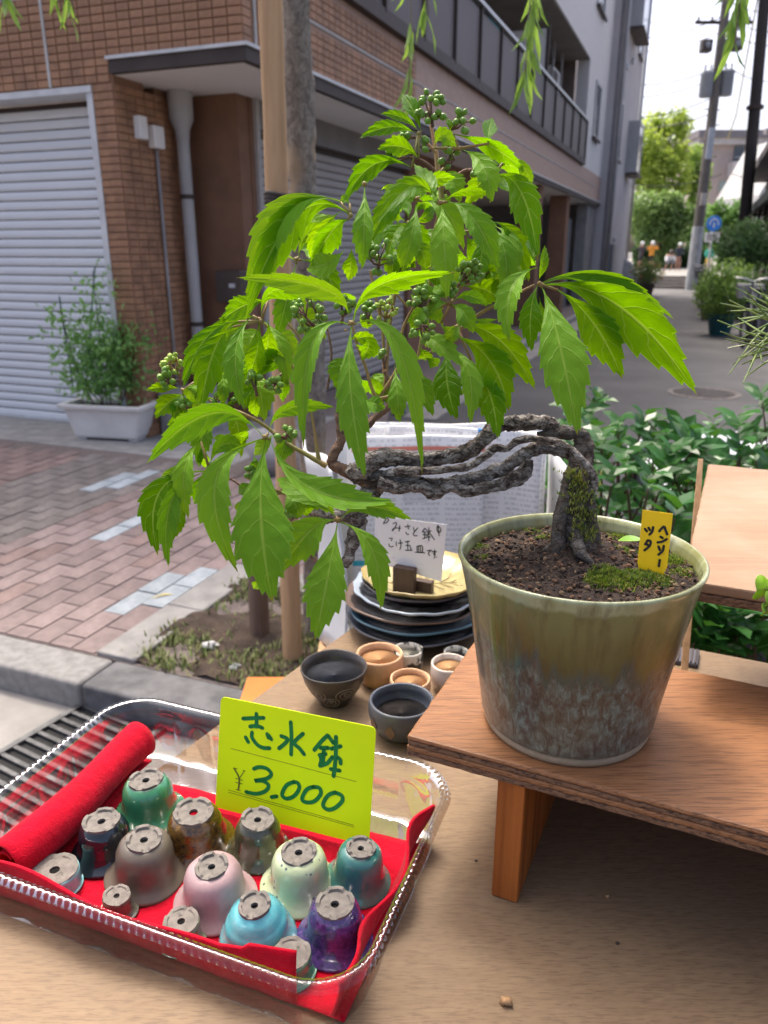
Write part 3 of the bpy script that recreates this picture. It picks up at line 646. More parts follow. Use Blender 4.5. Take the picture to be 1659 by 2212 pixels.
# yellow willow leaf fallen on the pavers, grass tuft at the kerb joint
fp = Pz(352, 1290, .101); b = MB(); b.grid(lambda s_, t: fp + Vector(((s_ - .5) * .085, (s_ - .5) * .045 + .012 * math.sin(s_ * 3) + (t - .5) * .016 * math.sin(math.pi * min(.97, s_ + .03)), .003 + .004 * math.sin(s_ * 4))), 14, 4); props(b.build('fallen_leaf', pm('dry yellow leaf', (.55, .47, .16), (.42, .34, .12), 60, .7), None, True), 'curled yellow leaf lying on the blue grey pavers', 'leaf')

# ================================================================== DOWN THE LANE
M_POLE = pm('concrete pole', (.17, .155, .145), (.12, .11, .1), 2, .85, .2, 20)
def upole(name, label, base, h, r0, r1, top_uv=None):
    t = thing(name, label, 'utility pole', base); b = MB(); tp = Vector((base.x, base.y, h)); n = 14
    b.tube([base.lerp(tp, i / n) for i in range(n + 1)], [r0 + (r1 - r0) * i / n for i in range(n + 1)], 14); b.build('shaft', M_POLE, t, True, sharp=50)
    return t
b1 = Pz(1492, 626, 0); P1 = upole('utility_pole', 'concrete utility pole carrying two grey transformers and loudspeakers', b1, 13, .19, .13)
band = MB(); band.lathe([(.205, 0), (.2, 2.2), (.0, 2.2)], (b1.x, b1.y, 0), 14); band.build('base_sleeve', pm('pale pole sleeve', (.42, .45, .47), None, 4, .6), P1, True, sharp=40)
for (z0, z1, c) in ((4.4, 5.4, (.45, .5, .55)), (2.9, 3.3, (.5, .47, .42))):
    s_ = MB(); s_.box((b1.x - .02, b1.y - .2, (z0 + z1) / 2), (.22, .06, z1 - z0)); bevel(s_.build('sign_plate', pm('pole plate%d' % int(z0), c, None, 5, .5), P1), .01)
M_TRANS = pm('grey transformer paint', (.26, .29, .33), (.21, .235, .27), 3, .5)
for (u, v) in ((1526, 181), (1570, 178)):
    p = PY(u, v, b1.y); s_ = MB(); s_.lathe([(.0, -.42), (.19, -.42), (.215, -.38), (.215, .25), (.23, .27), (.21, .36), (.12, .4), (0, .4)], p, 18); o = s_.build('transformer', M_TRANS, P1, True, sharp=40)
    for dx in (-.1, .1): s_ = MB(); s_.lathe([(.03, .38), (.05, .44), (.03, .48), (.05, .53), (.02, .6)], (p.x + dx, p.y, p.z), 8); s_.build('bushing', M_WHITE, o, True)
    s_ = MB(); s_.box(((p.x + b1.x) / 2, p.y, p.z - .1), (abs(p.x - b1.x), .1, .12)); s_.build('bracket', M_DKMET, P1)
for (u, v) in ((1525, 100), (1590, 97)):
    p = PY(u, v, b1.y - .2); s_ = MB(); s_.box(p, (.36, .34, .38)); o = bevel(s_.build('loudspeaker', pm('speaker case%d' % u, (.09, .08, .078), None, 4, .7), P1), .05, 2)
    s_ = MB(); s_.lathe([(.0, 0), (.08, 0), (.1, .03), (.0, .03)], p + Vector((0, -.18, 0)), 14, rot=Matrix.Rotation(R(90), 3, 'X')); s_.build('cone', M_TRANS, o, True)
for z in (8.6, 9.4, 10.4):
    s_ = MB(); s_.box((b1.x, b1.y, z), (1.9, .09, .09)); s_.build('cross_arm', M_DKMET, P1)
    for dx in (-.85, -.4, .4, .85): s_ = MB(); s_.lathe([(.03, .05), (.06, .08), (.03, .12), (.06, .15), (0, .2)], (b1.x + dx, b1.y, z), 8); s_.build('insulator', M_WHITE, P1, True)
for i in range(8): s_ = MB(); s_.box((b1.x + (.22 if i % 2 else -.22), b1.y, 3 + i * .5), (.2, .03, .03)); s_.build('step_bolt', M_DKMET, P1)
b2 = Pz(1592, 662, 0); P2 = thing('utility_pole', 'darker plain utility pole at the right edge of the lane', 'utility pole', b2)
t2 = PY(1657, -60, b2.y); b = MB(); b.tube([b2.lerp(t2, i / 10) for i in range(11)], [.155 - .003 * i for i in range(11)], 14); b.build('shaft', pm('dark pole', (.05, .042, .038), (.035, .03, .027), 2, .85), P2, True, sharp=50)
s_ = MB(); s_.lathe([(.2, 0), (.2, .08), (.16, .08)], tuple(b2.lerp(t2, .62)), 12); s_.build('pole_band', M_DKMET, P2)
M_WIRE = pm('black cable', (.05, .05, .055), None, 5, .6)
def wire(p, q, sag, r=.016, name='overhead_cable', lab=None):
    b = MB(); b.tube([Vector(p).lerp(Vector(q), i / 14) - Vector((0, 0, sag * 4 * (i / 14) * (1 - i / 14))) for i in range(15)], r, 5); return props(b.build(name, M_WIRE, None, True), lab, 'cable', 'overhead cables')
wl = ['thin overhead cable reaching the pole from the left, %s' % w for w in ('highest of its set', 'second from the top', 'third from the top', 'at loudspeaker height', 'just under the loudspeakers', 'at transformer height', 'below the transformers', 'lowest, above the far roof')]
for i, (v0, v1) in enumerate(((40, 2), (72, 35), (100, 68), (172, 140), (200, 160), (245, 200), (265, 235), (385, 376))):
    q = PY(1560, v1, b1.y); p = PY(1340, v0 + 8, b1.y + (.5 if i % 2 else 2)); wire(p, q, .25, lab=wl[i])
wr = ['thin overhead cable running right from the pole, %s' % w for w in ('highest of its set', 'second from the top', 'third from the top', 'beside the right loudspeaker', 'at far roof height')]
for i, (v0, v1) in enumerate(((5, 12), (40, 62), (70, 92), (148, 170), (374, 366))): wire(PY(1580, v0, b1.y), PY(1720, v1, b2.y + 2), .2, lab=wr[i])
b = MB(); b.tube([PY(1572, 300, b1.y), PY(1590, 250, b1.y - 2), PY(1625, 60, b2.y + 1), PY(1640, -20, b2.y)], .02, 6); props(b.build('guy_wire', pm('yellow guy sleeve', (.5, .42, .08), None, 5, .5), None, True), 'yellow sleeved wire slanting between the two utility poles', 'cable')
# road sign
sp = PY(1541, 483, 33); SG = thing('road_sign', 'round blue road sign over a white plate on a grey post', 'road sign', (sp.x, sp.y, 0))
b = MB(); b.tube([(sp.x, sp.y, 0), (sp.x, sp.y, 1), (sp.x, sp.y, sp.z + .3)], .04, 8); b.build('post', M_RAIL, SG, True)
rx = Matrix.Rotation(R(90), 3, 'X')
b = MB(); b.lathe([(0, 0), (.3, 0), (.3, .02), (0, .02)], sp + Vector((0, -.05, 0)), 24, rot=rx); b.build('disc', pm('sign blue', (.02, .16, .55), (.03, .19, .6), 3, .4), SG)
b = MB(); b.tube([sp + Vector((.17 * math.cos(t), -.078, .17 * math.sin(t))) for t in [R(200 - 22 * i) for i in range(11)]], .022, 6); b.box(sp + Vector((0, -.078, -.06)), (.06, .012, .2)); b.build('symbol', M_WHITE, SG)
b = MB(); b.box(sp + Vector((0, -.05, -.52)), (.6, .02, .36)); bevel(b.build('plate', M_WHITE, SG), .02)
b = MB()
for i in range(3): b.box(sp + Vector((0, -.066, -.43 - i * .09)), (.44, .006, .035))
b.build('plate_lettering', M_DKMET, SG)
# terrace with steps, park trees and people
e1, e2 = (math.cos(AZ), -math.sin(AZ)), (math.sin(AZ), math.cos(AZ))
tc_ = Pz(1445, 624, 0); TO = (tc_.x, tc_.y)
b = MB(); b.span((e1, e2), TO, -12, 14, .9, 60, -.02, .45); props(b.build('terrace', pm('pale terrace paving', (.24, .23, .21), (.2, .19, .175), 2, .85)), kind='structure')
for i in range(3):
    b = MB(); b.span((e1, e2), TO, -12, 14, i * .3, .9, -.01, .11 + .11 * i); props(b.build('step', pm('step stone%d' % i, (.2, .19, .18), None, 3, .9)), kind='structure')
b = MB(); b.span((e1, e2), TO, .6, 2.6, -.5, -.05, -.01, .5); props(bevel(b.build('brick_planter', pm('brown masonry', (.2, .15, .13), None, 9, .9, .3, 20)), .02), 'low brown masonry block at the foot of the terrace steps', 'planter')
def tree(name, label, base, h, crown_c, crown_r, col1, col2, nleaf, L, trunk_r=.15, seed=1, grp='park trees'):
    t = thing(name, label, 'tree', base, grp); r = random.Random(seed); b = MB(); base = Vector(base)
    b.tube([base - Vector((0, 0, .1)), base.lerp(crown_c, .5), crown_c], [trunk_r, trunk_r * .7, trunk_r * .3], 8)
    f = MB(); lobes = []
    for i in range(16):
        d = rdir(r); c = crown_c + Vector((d.x * crown_r[0], d.y * crown_r[1], d.z * crown_r[2])) * r.uniform(.45, .95); lobes.append((c, r.uniform(.28, .5))); b.tube([crown_c.lerp(base, .25), crown_c.lerp(c, .5), c], [trunk_r * .35, trunk_r * .2, trunk_r * .05], 5)
    for i in range(nleaf):
        c, k_ = r.choice(lobes); d = rdir(r); s_ = r.random() ** .45 * k_; p = c + Vector((d.x * crown_r[0], d.y * crown_r[1], d.z * crown_r[2])) * s_
        leaf_quad(f, p, rdir(r), (d + Vector((0, 0, .8))), L * r.uniform(.7, 1.4), L * .6)
    b.build('trunk', M_POST, t, True); f.build('crown', m_foliage(name + ' leaves%d' % seed, col1, col2, .5, .4, None, .6), t, kind='stuff'); return t
def at_tree(name, label, u, vtop, vbot, Y, wu, c1, c2, n, L, seed, zb=.45):
    tp = PY(u, vtop, Y); bt = PY(u, vbot, Y); cc = (tp + bt) / 2; hh = (tp.z - bt.z) / 2; wr_ = wu / FPX * Y * 1.06 / 2
    return tree(name, label, Vector((cc.x, Y, zb)), tp.z, cc, (wr_, wr_ * .9, hh), c1, c2, n, L, .16, seed)
at_tree('park_tree', 'tall yellow green park tree beside the grey stair tower', 1418, 250, 440, 47, 130, (.17, .25, .035), (.3, .38, .06), 4200, .3, 3)
at_tree('park_tree', 'dark green park tree below the yellow green one', 1430, 395, 555, 44, 150, (.09, .16, .05), (.16, .25, .07), 5000, .26, 4)
at_tree('park_tree', 'small light green tree against the pink apartment block', 1503, 310, 440, 56, 60, (.12, .2, .03), (.2, .3, .05), 1200, .3, 5)
at_tree('park_tree', 'dense green tree behind the blue road sign', 1562, 430, 575, 39, 90, (.05, .11, .025), (.1, .2, .04), 2600, .26, 6)
at_tree('park_tree', 'green tree between the two utility poles low behind the sign', 1520, 440, 570, 50, 70, (.05, .11, .03), (.09, .16, .04), 1500, .3, 8)
b = MB(); r = random.Random(44)
for i in range(3500):
    u = r.uniform(1370, 1530); Y = r.uniform(45, 47); p = PY(u, 590 - 55 * r.random() ** .8, Y); leaf_quad(b, p, rdir(r), rdir(r, 1), .25, .15)
props(b.build('park_hedge', m_foliage('park hedge leaves', (.025, .06, .02), (.05, .11, .03), .5, .25, None, .5)), 'dark clipped hedge behind the people on the terrace', 'hedge', kind='stuff')
def person(label, u, v_feet, Y, h, shirt, shorts, pose, cap=True, zb=.45, face=0):
    base = PY(u, v_feet, Y); base.z = zb; t = thing('person', label, 'person', base, None, face)
    s_ = h / 1.7; V = Vector
    if pose == 'stand': J = dict(pel=(0, 0, .9), che=(0, 0, 1.25), nek=(0, 0, 1.42), hd=(0, -.01, 1.58), ls=(-.17, 0, 1.36), rs=(.17, 0, 1.36), le=(-.28, -.05, 1.12), re=(.28, -.05, 1.12), lh=(-.2, -.2, .98), rh=(.2, -.2, 1.0), lk=(-.1, -.02, .48), rk=(.1, -.02, .48), lf=(-.11, 0, .06), rf=(.11, 0, .06))
    elif pose == 'arms': J = dict(pel=(0, 0, .9), che=(0, 0, 1.25), nek=(0, 0, 1.42), hd=(0, -.01, 1.58), ls=(-.17, 0, 1.36), rs=(.17, 0, 1.36), le=(-.33, -.12, 1.25), re=(.33, -.12, 1.25), lh=(-.18, -.2, 1.5), rh=(.2, -.2, 1.48), lk=(-.1, 0, .48), rk=(.1, 0, .48), lf=(-.12, 0, .06), rf=(.12, 0, .06))
    else: J = dict(pel=(0, .15, .5), che=(0, -.1, .72), nek=(0, -.22, .82), hd=(0, -.3, .92), ls=(-.17, -.15, .8), rs=(.17, -.15, .8), le=(-.22, -.3, .58), re=(.22, -.3, .58), lh=(-.1, -.45, .4), rh=(.1, -.45, .4), lk=(-.16, -.25, .5), rk=(.16, -.25, .5), lf=(-.14, .02, .06), rf=(.14, .02, .06))
    keys = list(J); idx = {k_: i for i, k_ in enumerate(keys)}; rad = dict(pel=.15, che=.16, nek=.06, hd=.11, ls=.07, rs=.07, le=.045, re=.045, lh=.035, rh=.035, lk=.065, rk=.065, lf=.045, rf=.045)
    ed_ = [('pel', 'che'), ('che', 'nek'), ('nek', 'hd'), ('che', 'ls'), ('ls', 'le'), ('le', 'lh'), ('che', 'rs'), ('rs', 're'), ('re', 'rh'), ('pel', 'lk'), ('lk', 'lf'), ('pel', 'rk'), ('rk', 'rf')]
    me = bpy.data.meshes.new('body'); me.from_pydata([V(J[k_]) * s_ for k_ in keys], [(idx[a], idx[b_]) for a, b_ in ed_], []); o = bpy.data.objects.new('body', me); COL.objects.link(o); attach(o, t, True)
    m, nt = newmat('clothes ' + label[:12]); k = N(nt); tc = k.n('ShaderNodeTexCoord'); sx = k.n('ShaderNodeSeparateXYZ'); k.l(tc.outputs['Object'], sx.inputs[0])
    zn = k.math('DIVIDE', sx.outputs[2], h); sk = (.42, .24, .17)
    zz = (.34, .53, .84) if pose != 'crouch' else (.2, .33, .46)
    k.out(k.bsdf(k.ramp(zn, [(0, (.08, .08, .08)), (.045, sk), (zz[0], shorts), (zz[1], shirt), (zz[2], sk)], 'CONSTANT'), .8)); me.materials.append(m)
    sk_ = o.modifiers.new('skin', 'SKIN')
    for i, k_ in enumerate(keys): me.skin_vertices[0].data[i].radius = (rad[k_] * s_, rad[k_] * s_)
    me.skin_vertices[0].data[0].use_root = True
    o.modifiers.new('sub', 'SUBSURF').levels = 1; o.modifiers['sub'].render_levels = 1
    hd = V(J['hd']) * s_
    c_ = MB(); c_.ball(hd + V((0, 0, .04 * s_)), .125 * s_, 12, 8, 0, (1, 1.08, .95)); c_.box(hd + V((0, -.15 * s_, .03 * s_)), (.16 * s_, .1 * s_, .015)); c_.build('cap', M_WHITE if cap else M_DKMET, t, True, True)
person('person in dark vest and white cap beside the grey tower, arms raised', 1382, 583, 38, 1.3, (.05, .05, .06), (.03, .03, .035), 'arms')
person('person in orange shirt and black shorts with hands up at white cap', 1404, 584, 37.5, 1.32, (.62, .26, .03), (.015, .015, .015), 'arms')
person('person in white shirt crouching low on the terrace', 1442, 584, 37.5, 1.5, (.72, .73, .76), (.2, .2, .22), 'crouch', False)
person('person in dark navy top and white cap beside the utility pole', 1463, 584, 37.5, 1.25, (.025, .03, .05), (.3, .16, .12), 'stand')
person('person in green top right of the utility pole under the sign', 1527, 584, 36, 1.15, (.03, .38, .28), (.55, .38, .06), 'stand', False)
# far apartment block
AP = thing('apartment_block', 'pinkish beige apartment block with pale parapet bands far behind the trees', 'building', PY(1575, 560, 76))
M_PINK = pm('pink beige render', (.46, .38, .35), (.42, .345, .32), 1, .9); M_BAND = pm('pale parapet', (.60, .56, .54), None, 1, .9); M_ROOF = pm('grey roof', (.24, .22, .23), None, 1, .8)
ap0 = PY(1487, 560, 76); apx1 = PY(1622, 560, 76).x; zt = PY(1500, 300, 76).z
def abox(name, x0, x1, y0, y1, z0, z1, m, par=AP): b = MB(); b.span(((1, 0), (0, 1)), (0, 0), x0, x1, y0, y1, z0, z1); return b.build(name, m, par)
abox('wall', ap0.x, apx1, 76, 90, 0, zt, M_PINK); abox('roof', ap0.x - .8, apx1 + .8, 75, 91, zt + .002, zt + .6, M_ROOF); abox('eave', ap0.x - .6, apx1 + .6, 75.3, 90.6, zt - .5, zt - .001, M_BAND)
for i, (z0, z1) in enumerate(((PY(1500, 385, 76).z, PY(1500, 352, 76).z), (PY(1500, 500, 76).z, PY(1500, 470, 76).z))):
    bal = abox('balcony', ap0.x + 2.5, apx1 - .3, 74.6, 75.99, z0, z1, M_BAND)
    for j in range(4):
        x = ap0.x + 2.9 + j * 1.25; abox('window', x, x + .9, 75.9, 75.98, z1 + .1, z1 + 1.4, M_GLASS)
    abox('rail', ap0.x + 2.5, apx1 - .3, 74.6, 74.66, z1 + .3, z1 + .36, M_RAIL, bal)
w_ = abox('window', PY(1550, 410, 76).x, PY(1590, 410, 76).x, 75.9, 75.98, PY(1550, 413, 76).z, PY(1550, 390, 76).z, M_RAIL); abox('pane', PY(1553, 410, 76).x, PY(1587, 410, 76).x, 75.85, 75.89, PY(1550, 411, 76).z, PY(1550, 392, 76).z, pm('reflecting pane', (.3, .38, .38), None, 1, .2), w_)
A2 = thing('white_building', 'white gabled building far right behind the second utility pole', 'building', PY(1650, 560, 62)); x0 = PY(1636, 450, 62).x
z1 = PY(1612, 420, 62).z; z2 = PY(1659, 290, 62).z; b = MB()
b.add([(x0, 62, 0), (x0 + 9, 62, 0), (x0 + 9, 62, z2), (x0 + 2.0, 62, z2), (x0, 62, z1), (x0, 70, 0), (x0 + 9, 70, 0), (x0 + 9, 70, z2), (x0 + 2.0, 70, z2), (x0, 70, z1)], [(0, 1, 2, 3, 4), (9, 8, 7, 6, 5), (0, 4, 9, 5), (4, 3, 8, 9), (3, 2, 7, 8)]); b.build('wall', pm('white render', (.42, .43, .43), None, 1, .8), A2)
abox('roof_edge', x0 - .3, x0 + 9, 61.6, 62.2, z2 + .001, z2 + .35, M_ROOF, A2); abox('balcony', x0 + 1, x0 + 8, 61, 61.99, z1 - .5, z1 + .3, M_RAIL, A2)
# right-hand shop house and the greenery in front of it
sh0 = Pz(1640, 700, 0); SH3 = thing('shop_house', 'dark timber shop house with a dark awning at the right edge of the lane', 'building', (sh0.x + 1, sh0.y + 2, 0))
def sbox(name, x0, x1, y0, y1, z0, z1, m, par=SH3): b = MB(); b.span((e1, e2), (sh0.x, sh0.y), x0, x1, y0, y1, z0, z1); return b.build(name, m, par)
M_DKW = pm('dark timber wall', (.06, .04, .033), (.04, .028, .024), 5, .8, .2, 40); sbox('wall', .35, 5, .2, 11, 0, 3.4, M_DKW); sbox('awning', -.15, .34, .4, 10, 2.35, 2.55, pm('dark green awning', (.035, .05, .05), None, 4, .7)); sbox('roof', -.2, 5.2, -.1, 11.4, 3.401, 3.6, M_ROOF)
for i in range(5): sbox('awning_post', -.05, .02, .8 + i * 2.2, .87 + i * 2.2, 0, 2.349, M_DKW)
w_ = sbox('window', .3, .349, 1, 3, .9, 2.1, M_RAIL); sbox('pane', .28, .299, 1.05, 2.95, .95, 2.05, M_GLASS, w_)
def potted(name, label, u, v, potr, poth, potc, c1, c2, R_, n, L, seed, lift=0, tall=1.0, flowers=None):
    p = Pz(u, v, 0); r = random.Random(seed); t = thing(name, label, 'potted plant', p); b = MB(); b.lathe([(potr * .75, 0), (potr, poth), (potr * 1.08, poth + .02), (potr * 1.05, poth + .06), (potr * .9, poth + .06), (potr * .88, poth), (0, poth)], p, 18); b.build('pot', pm('pot ' + label[:14], potc, None, 6, .5), t, True, sharp=40)
    f = MB(); s_ = MB(); c = p + Vector((0, 0, poth + lift + R_ * tall * .8))
    for i in range(7): e = c + rdir(r) * R_ * .7; s_.tube([p + Vector((0, 0, poth - .02)), p.lerp(c, .5) + rdir(r) * .05, e], [.025, .018, .006], 6)
    for i in range(n):
        d = rdir(r); k_ = r.random() ** .4; q = c + Vector((d.x * R_, d.y * R_, d.z * R_ * tall)) * k_ * (1 + .35 * noise.noise(d * 2 + Vector((seed, 0, 0)))); leaf_quad(f, q, rdir(r), d + Vector((0, 0, .7)), L * r.uniform(.7, 1.4), L * .5)
    s_.build('stem', M_POST, t, True); f.build('foliage', m_foliage('lv ' + label[:14], c1, c2, .45, .3), t, kind='stuff')
    if flowers:
        for i in range(14):
            d = rdir(r, .3); fl = MB(); q = c + Vector((d.x * R_, d.y * R_, d.z * R_ * tall)); fl.ball(q, .035, 7, 5); fl.build('flower', pm('petal%d_%d' % (seed, i), r.choice(flowers), None, 5, .7), t, True)
potted('potted_shrub', 'bushy green shrub in a teal pot at the right of the lane', 1553, 724, .22, .3, (.015, .09, .1), (.07, .15, .025), (.16, .26, .045), .5, 2600, .07, 61, .05)
potted('potted_shrub', 'tall dark evergreen on a thick stem behind the teal pot', 1602, 690, .2, .3, (.1, .07, .06), (.035, .085, .028), (.065, .14, .04), .72, 4200, .075, 62, .8, .7)
potted('potted_shrub', 'pale leafy shrub in a brown pot left of the teal pot', 1527, 690, .16, .25, (.14, .08, .06), (.09, .15, .04), (.2, .26, .08), .33, 700, .07, 63, .1)
potted('potted_shrub', 'dark shrub in a grey tub at the right edge behind the pine needles', 1636, 740, .22, .3, (.1, .1, .1), (.03, .07, .025), (.06, .11, .03), .4, 900, .06, 65, .2)
potted('flower_pot', 'mixed flower pot with orange and pink blooms beside the grey tower', 1392, 640, .28, .35, (.12, .1, .08), (.07, .13, .03), (.16, .22, .06), .5, 1300, .08, 64, .05, .8, [(.6, .18, .1), (.6, .25, .3), (.65, .5, .1)])
# bicycles
M_TYRE = pm('tyre rubber', (.02, .02, .022), None, 6, .7); M_FRAME = pm('bicycle frame paint', (.05, .055, .065), None, 6, .35)
def bicycle(label, p, ang, grp='parked bicycles'):
    t = thing('bicycle', label, 'bicycle', p, grp, ang)
    for x in (-.52, .52):
        w = MB(); w.tube([(x + .32 * math.cos(a), 0, .34 + .32 * math.sin(a)) for a in [2 * math.pi * i / 24 for i in range(25)]], .02, 6); o = w.build('wheel', M_TYRE, t, True, True)
        w = MB(); 
        for i in range(10): a = math.pi * i / 5; w.tube([(x, 0, .34), (x + .31 * math.cos(a), 0, .34 + .31 * math.sin(a))], .003, 4)
        w.build('spoke', M_RAIL, o, False, True)
    w = MB(); B_ = lambda *p_: w.tube([Vector(q) for q in p_], .016, 6)
    B_((-.52, 0, .34), (-.1, 0, .3)); B_((-.1, 0, .3), (-.2, 0, .82)); B_((-.1, 0, .3), (.4, 0, .78)); B_((-.17, 0, .6), (.4, 0, .85)); B_((-.52, 0, .34), (-.18, 0, .68)); B_((.52, 0, .34), (.38, 0, .95)); w.build('frame', M_FRAME, t, True, True)
    w = MB(); w.tube([Vector(q) for q in ((.3, -.26, 1.02), (.36, -.1, 1.0), (.38, 0, .96), (.36, .1, 1.0), (.3, .26, 1.02))], .013, 6); w.build('handlebar', M_RAIL, t, True, True)
    w = MB(); w.ball((-.22, 0, .87), .1, 10, 6, 0, (1.3, .8, .45)); w.build('saddle', M_TYRE, t, True, True)
    w = MB(); w.box((.58, 0, .82), (.26, .3, .2), None, 1.15); w.build('basket', M_RAIL, t, False, True)
for i, (u, v, ang, lab) in enumerate(((1505, 650, 70, 'dark bicycle parked beside the base of the pole with transformers'), (1518, 668, 80, 'dark bicycle nearest the pale shrub in the brown pot'), (1615, 760, 75, 'bicycle at the right edge behind the pine needles'), (1250, 628, 60, 'bicycle parked at the mouth of the garage, left of its neighbour'), (1292, 622, 75, 'bicycle parked at the mouth of the garage, right of its neighbour'), (1215, 640, 65, 'bicycle parked in the garage, farthest left of the row'))):
    bicycle(lab, Pz(u, v, 0), R(ang))
p = Pz(1345, 632, 0); b = MB()
b.grid(lambda s_, t: (p.x + (s_ - .5) * .95 * (1 - .25 * t), p.y + .3 * math.sin(s_ * 9) * .1 + (t - .5) * .9, (1.12 * max(0, math.sin(math.pi * t)) ** .45 * max(0, math.sin(math.pi * s_)) ** .35) * (1 + .12 * noise.noise(Vector((s_ * 4, t * 4, 0))))), 24, 24); props(b.build('motorcycle_cover', pm('grey cover cloth', (.33, .34, .34), (.2, .21, .23), 4, .8), None, True), 'parked motorcycle wrapped in a grey cover beside the stair tower', 'motorcycle')
# pale boulder seen between the bonsai stems
p = PY(584, 900, 4.6); p.z = .1; b = MB(); b.ball(p + Vector((0, 0, .12)), .16, 14, 10, .5, (1, .9, 1), 3); props(b.build('boulder', pm('pale boulder', (.42, .40, .38), (.3, .28, .27), 9, .9, .4, 40), None, True), 'pale rounded boulder on the paving behind the bonsai stems', 'boulder')

# ================================================================== THE STALL
TZ = .96
TA = R(24.5); tex, tey = (math.cos(TA), -math.sin(TA)), (math.sin(TA), math.cos(TA)); TE = (tex, tey)
M_TABLE = wood('pale plywood table', (.235, .158, .088), (.178, .115, .062), TA, 95, .6, ((.165, .118, .078), .5), .15, 9, (.115, .072, .042), .6, (95, 820))
M_RISER = wood('red brown plywood', (.34, .16, .068), (.235, .1, .04), TA, 60, .5, ((.17, .075, .034), .45), .3, 4, (.085, .038, .018), .65, (38, 640))
M_RISER2 = wood('worn pink brown board', (.33, .215, .13), (.235, .145, .084), TA, 26, .55, ((.38, .28, .19), .7), .3, 2.2, (.3, .14, .08), .5)
M_PLYEDGE = wood('dark ply edge', (.26, .14, .075), (.13, .07, .04), TA, 60, .8, None, .8, 3, (.04, .02, .015), .8)
M_CEDAR = pm('orange cedar', (.40, .12, .022), (.25, .066, .011), 1.0, .45, .2, 20, st=(110, 110, 2.5), rot=TA, lo=.38, hi=.6)
tp = [(-.479, .12), (1.05, .12), (1.05, .485), (.0217, .953)]
TB = thing('table', 'pale plywood sales table holding the tray, bowls and risers', 'table', (.3, .5, 0))
b = MB(); b.prism(tp, TZ - .018, TZ); bevel(b.build('table_top', M_TABLE, TB), .0015)
for (x, y) in ((-.3, .2), (.95, .2), (.95, .45), (.02, .86)):
    b = MB(); b.box((x, y, (TZ - .02) / 2), (.04, .04, TZ - .02)); b.build('leg', M_STAKE, TB)
for i, ((x0, y0), (x1, y1)) in enumerate((((-.3, .2), (.95, .2)), ((.95, .45), (.02, .86)))):
    b = MB(); b.tube([(x0, y0, .9), (x1, y1, .9)], .014, 4); b.build('apron_rail', M_STAKE, TB)
# riser with the bonsai on it: board of visible plies on cedar planks
ro = Pz(878, 1588, 1.078); RZ = 1.078
RS = thing('display_riser', 'red brown plywood riser bench on an orange cedar leg under the bonsai', 'riser', (ro.x + .3, ro.y - .05, TZ))
def rboard(name, x0, x1, y0, y1, z0, z1, mat, par, o=ro, e=TE, seed=0, rag=.0011):
    b = MB(); per = []; n = 110
    for (xa, ya, xb, yb) in ((x0, y0, x1, y0), (x1, y0, x1, y1), (x1, y1, x0, y1), (x0, y1, x0, y0)):
        L = math.hypot(xb - xa, yb - ya); k = max(4, int(L / .008))
        for i in range(k):
            s_ = i / k; x = xa + (xb - xa) * s_; y = ya + (yb - ya) * s_; w = rag * noise.noise(Vector((x * 90, y * 90, seed))); 
            x += w if xa == xb else 0; y += w if ya == yb else 0; per.append((o[0] + e[0][0] * x + e[1][0] * y, o[1] + e[0][1] * x + e[1][1] * y))
    b.prism(per, z0, z1); ob = b.build(name, mat, par); return ob
rl_, rd_ = .95, .176
plies = [(0, .0048, M_PLYEDGE), (.0049, .0088, M_RISER), (.0089, .0128, M_PLYEDGE), (.0129, .017, M_RISER)]
for i, (z0, z1, m_) in enumerate(plies):
    ins = [0.0004, .0, .0006, .0][i]; o = rboard('ply', ins, rl_, ins, rd_, RZ - .017 + z0, RZ - .017 + z1, m_, RS, seed=i * 7)
    bevel(o, .0011 if i < 3 else .0022, 2)
for x in (.066, .62):
    b = MB(); b.span(TE, ro, x, x + .019, .003, .172, TZ + .0002, RZ - .0172); bevel(b.build('leg', M_CEDAR, RS), .0012)
b = MB(); b.span(TE, ro, .086, .619, .145, .16, TZ + .0002, RZ - .0172); b.build('back_board', M_CEDAR, RS)  # inferred board, added full height to darken the space under the riser
# higher board to the right
uz = 1.168; uo = Pz(1476, 1252, uz)
UB = thing('display_board', 'worn pinkish brown board standing higher behind the bonsai at the right', 'board', (uo.x + .3, uo.y, TZ))
for i, (z0, z1, m_) in enumerate(((-.016, -.0085, M_PLYEDGE), (-.0084, 0, M_RISER2))):
    bevel(rboard('ply', .0, .8, .0, .36, uz + z0, uz + z1, m_, UB, uo, seed=30 + i, rag=.0015), .0016, 2)
for (x, y0) in ((.23, .01), (.72, .01)):
    b = MB(); b.span(TE, uo, x, x + .019, y0, .16, TZ + .0002, uz - .0162); bevel(b.build('leg', M_CEDAR, UB), .001)
b = MB(); A_, B_ = PY(1503, 1135, .76), PY(1514, 992, .80); s_ = Vector((.0035, 0, 0)); b.add([A_ - s_, A_ + s_, B_ + s_ * .7, B_ - s_ * .7] + [q + Vector((.0, .0012, 0)) for q in (A_ - s_, A_ + s_, B_ + s_ * .7, B_ - s_ * .7)], BX)
A2_ = A_ + (A_ - B_).normalized() * .16; b.add([A2_ - s_, A2_ + s_, A_ + s_, A_ - s_] + [q + Vector((0, .0012, 0)) for q in (A2_ - s_, A2_ + s_, A_ + s_, A_ - s_)], BX)
props(b.build('wooden_label', M_STAKE), 'thin bare wooden stick leaning at the left edge of the higher board', 'stick')
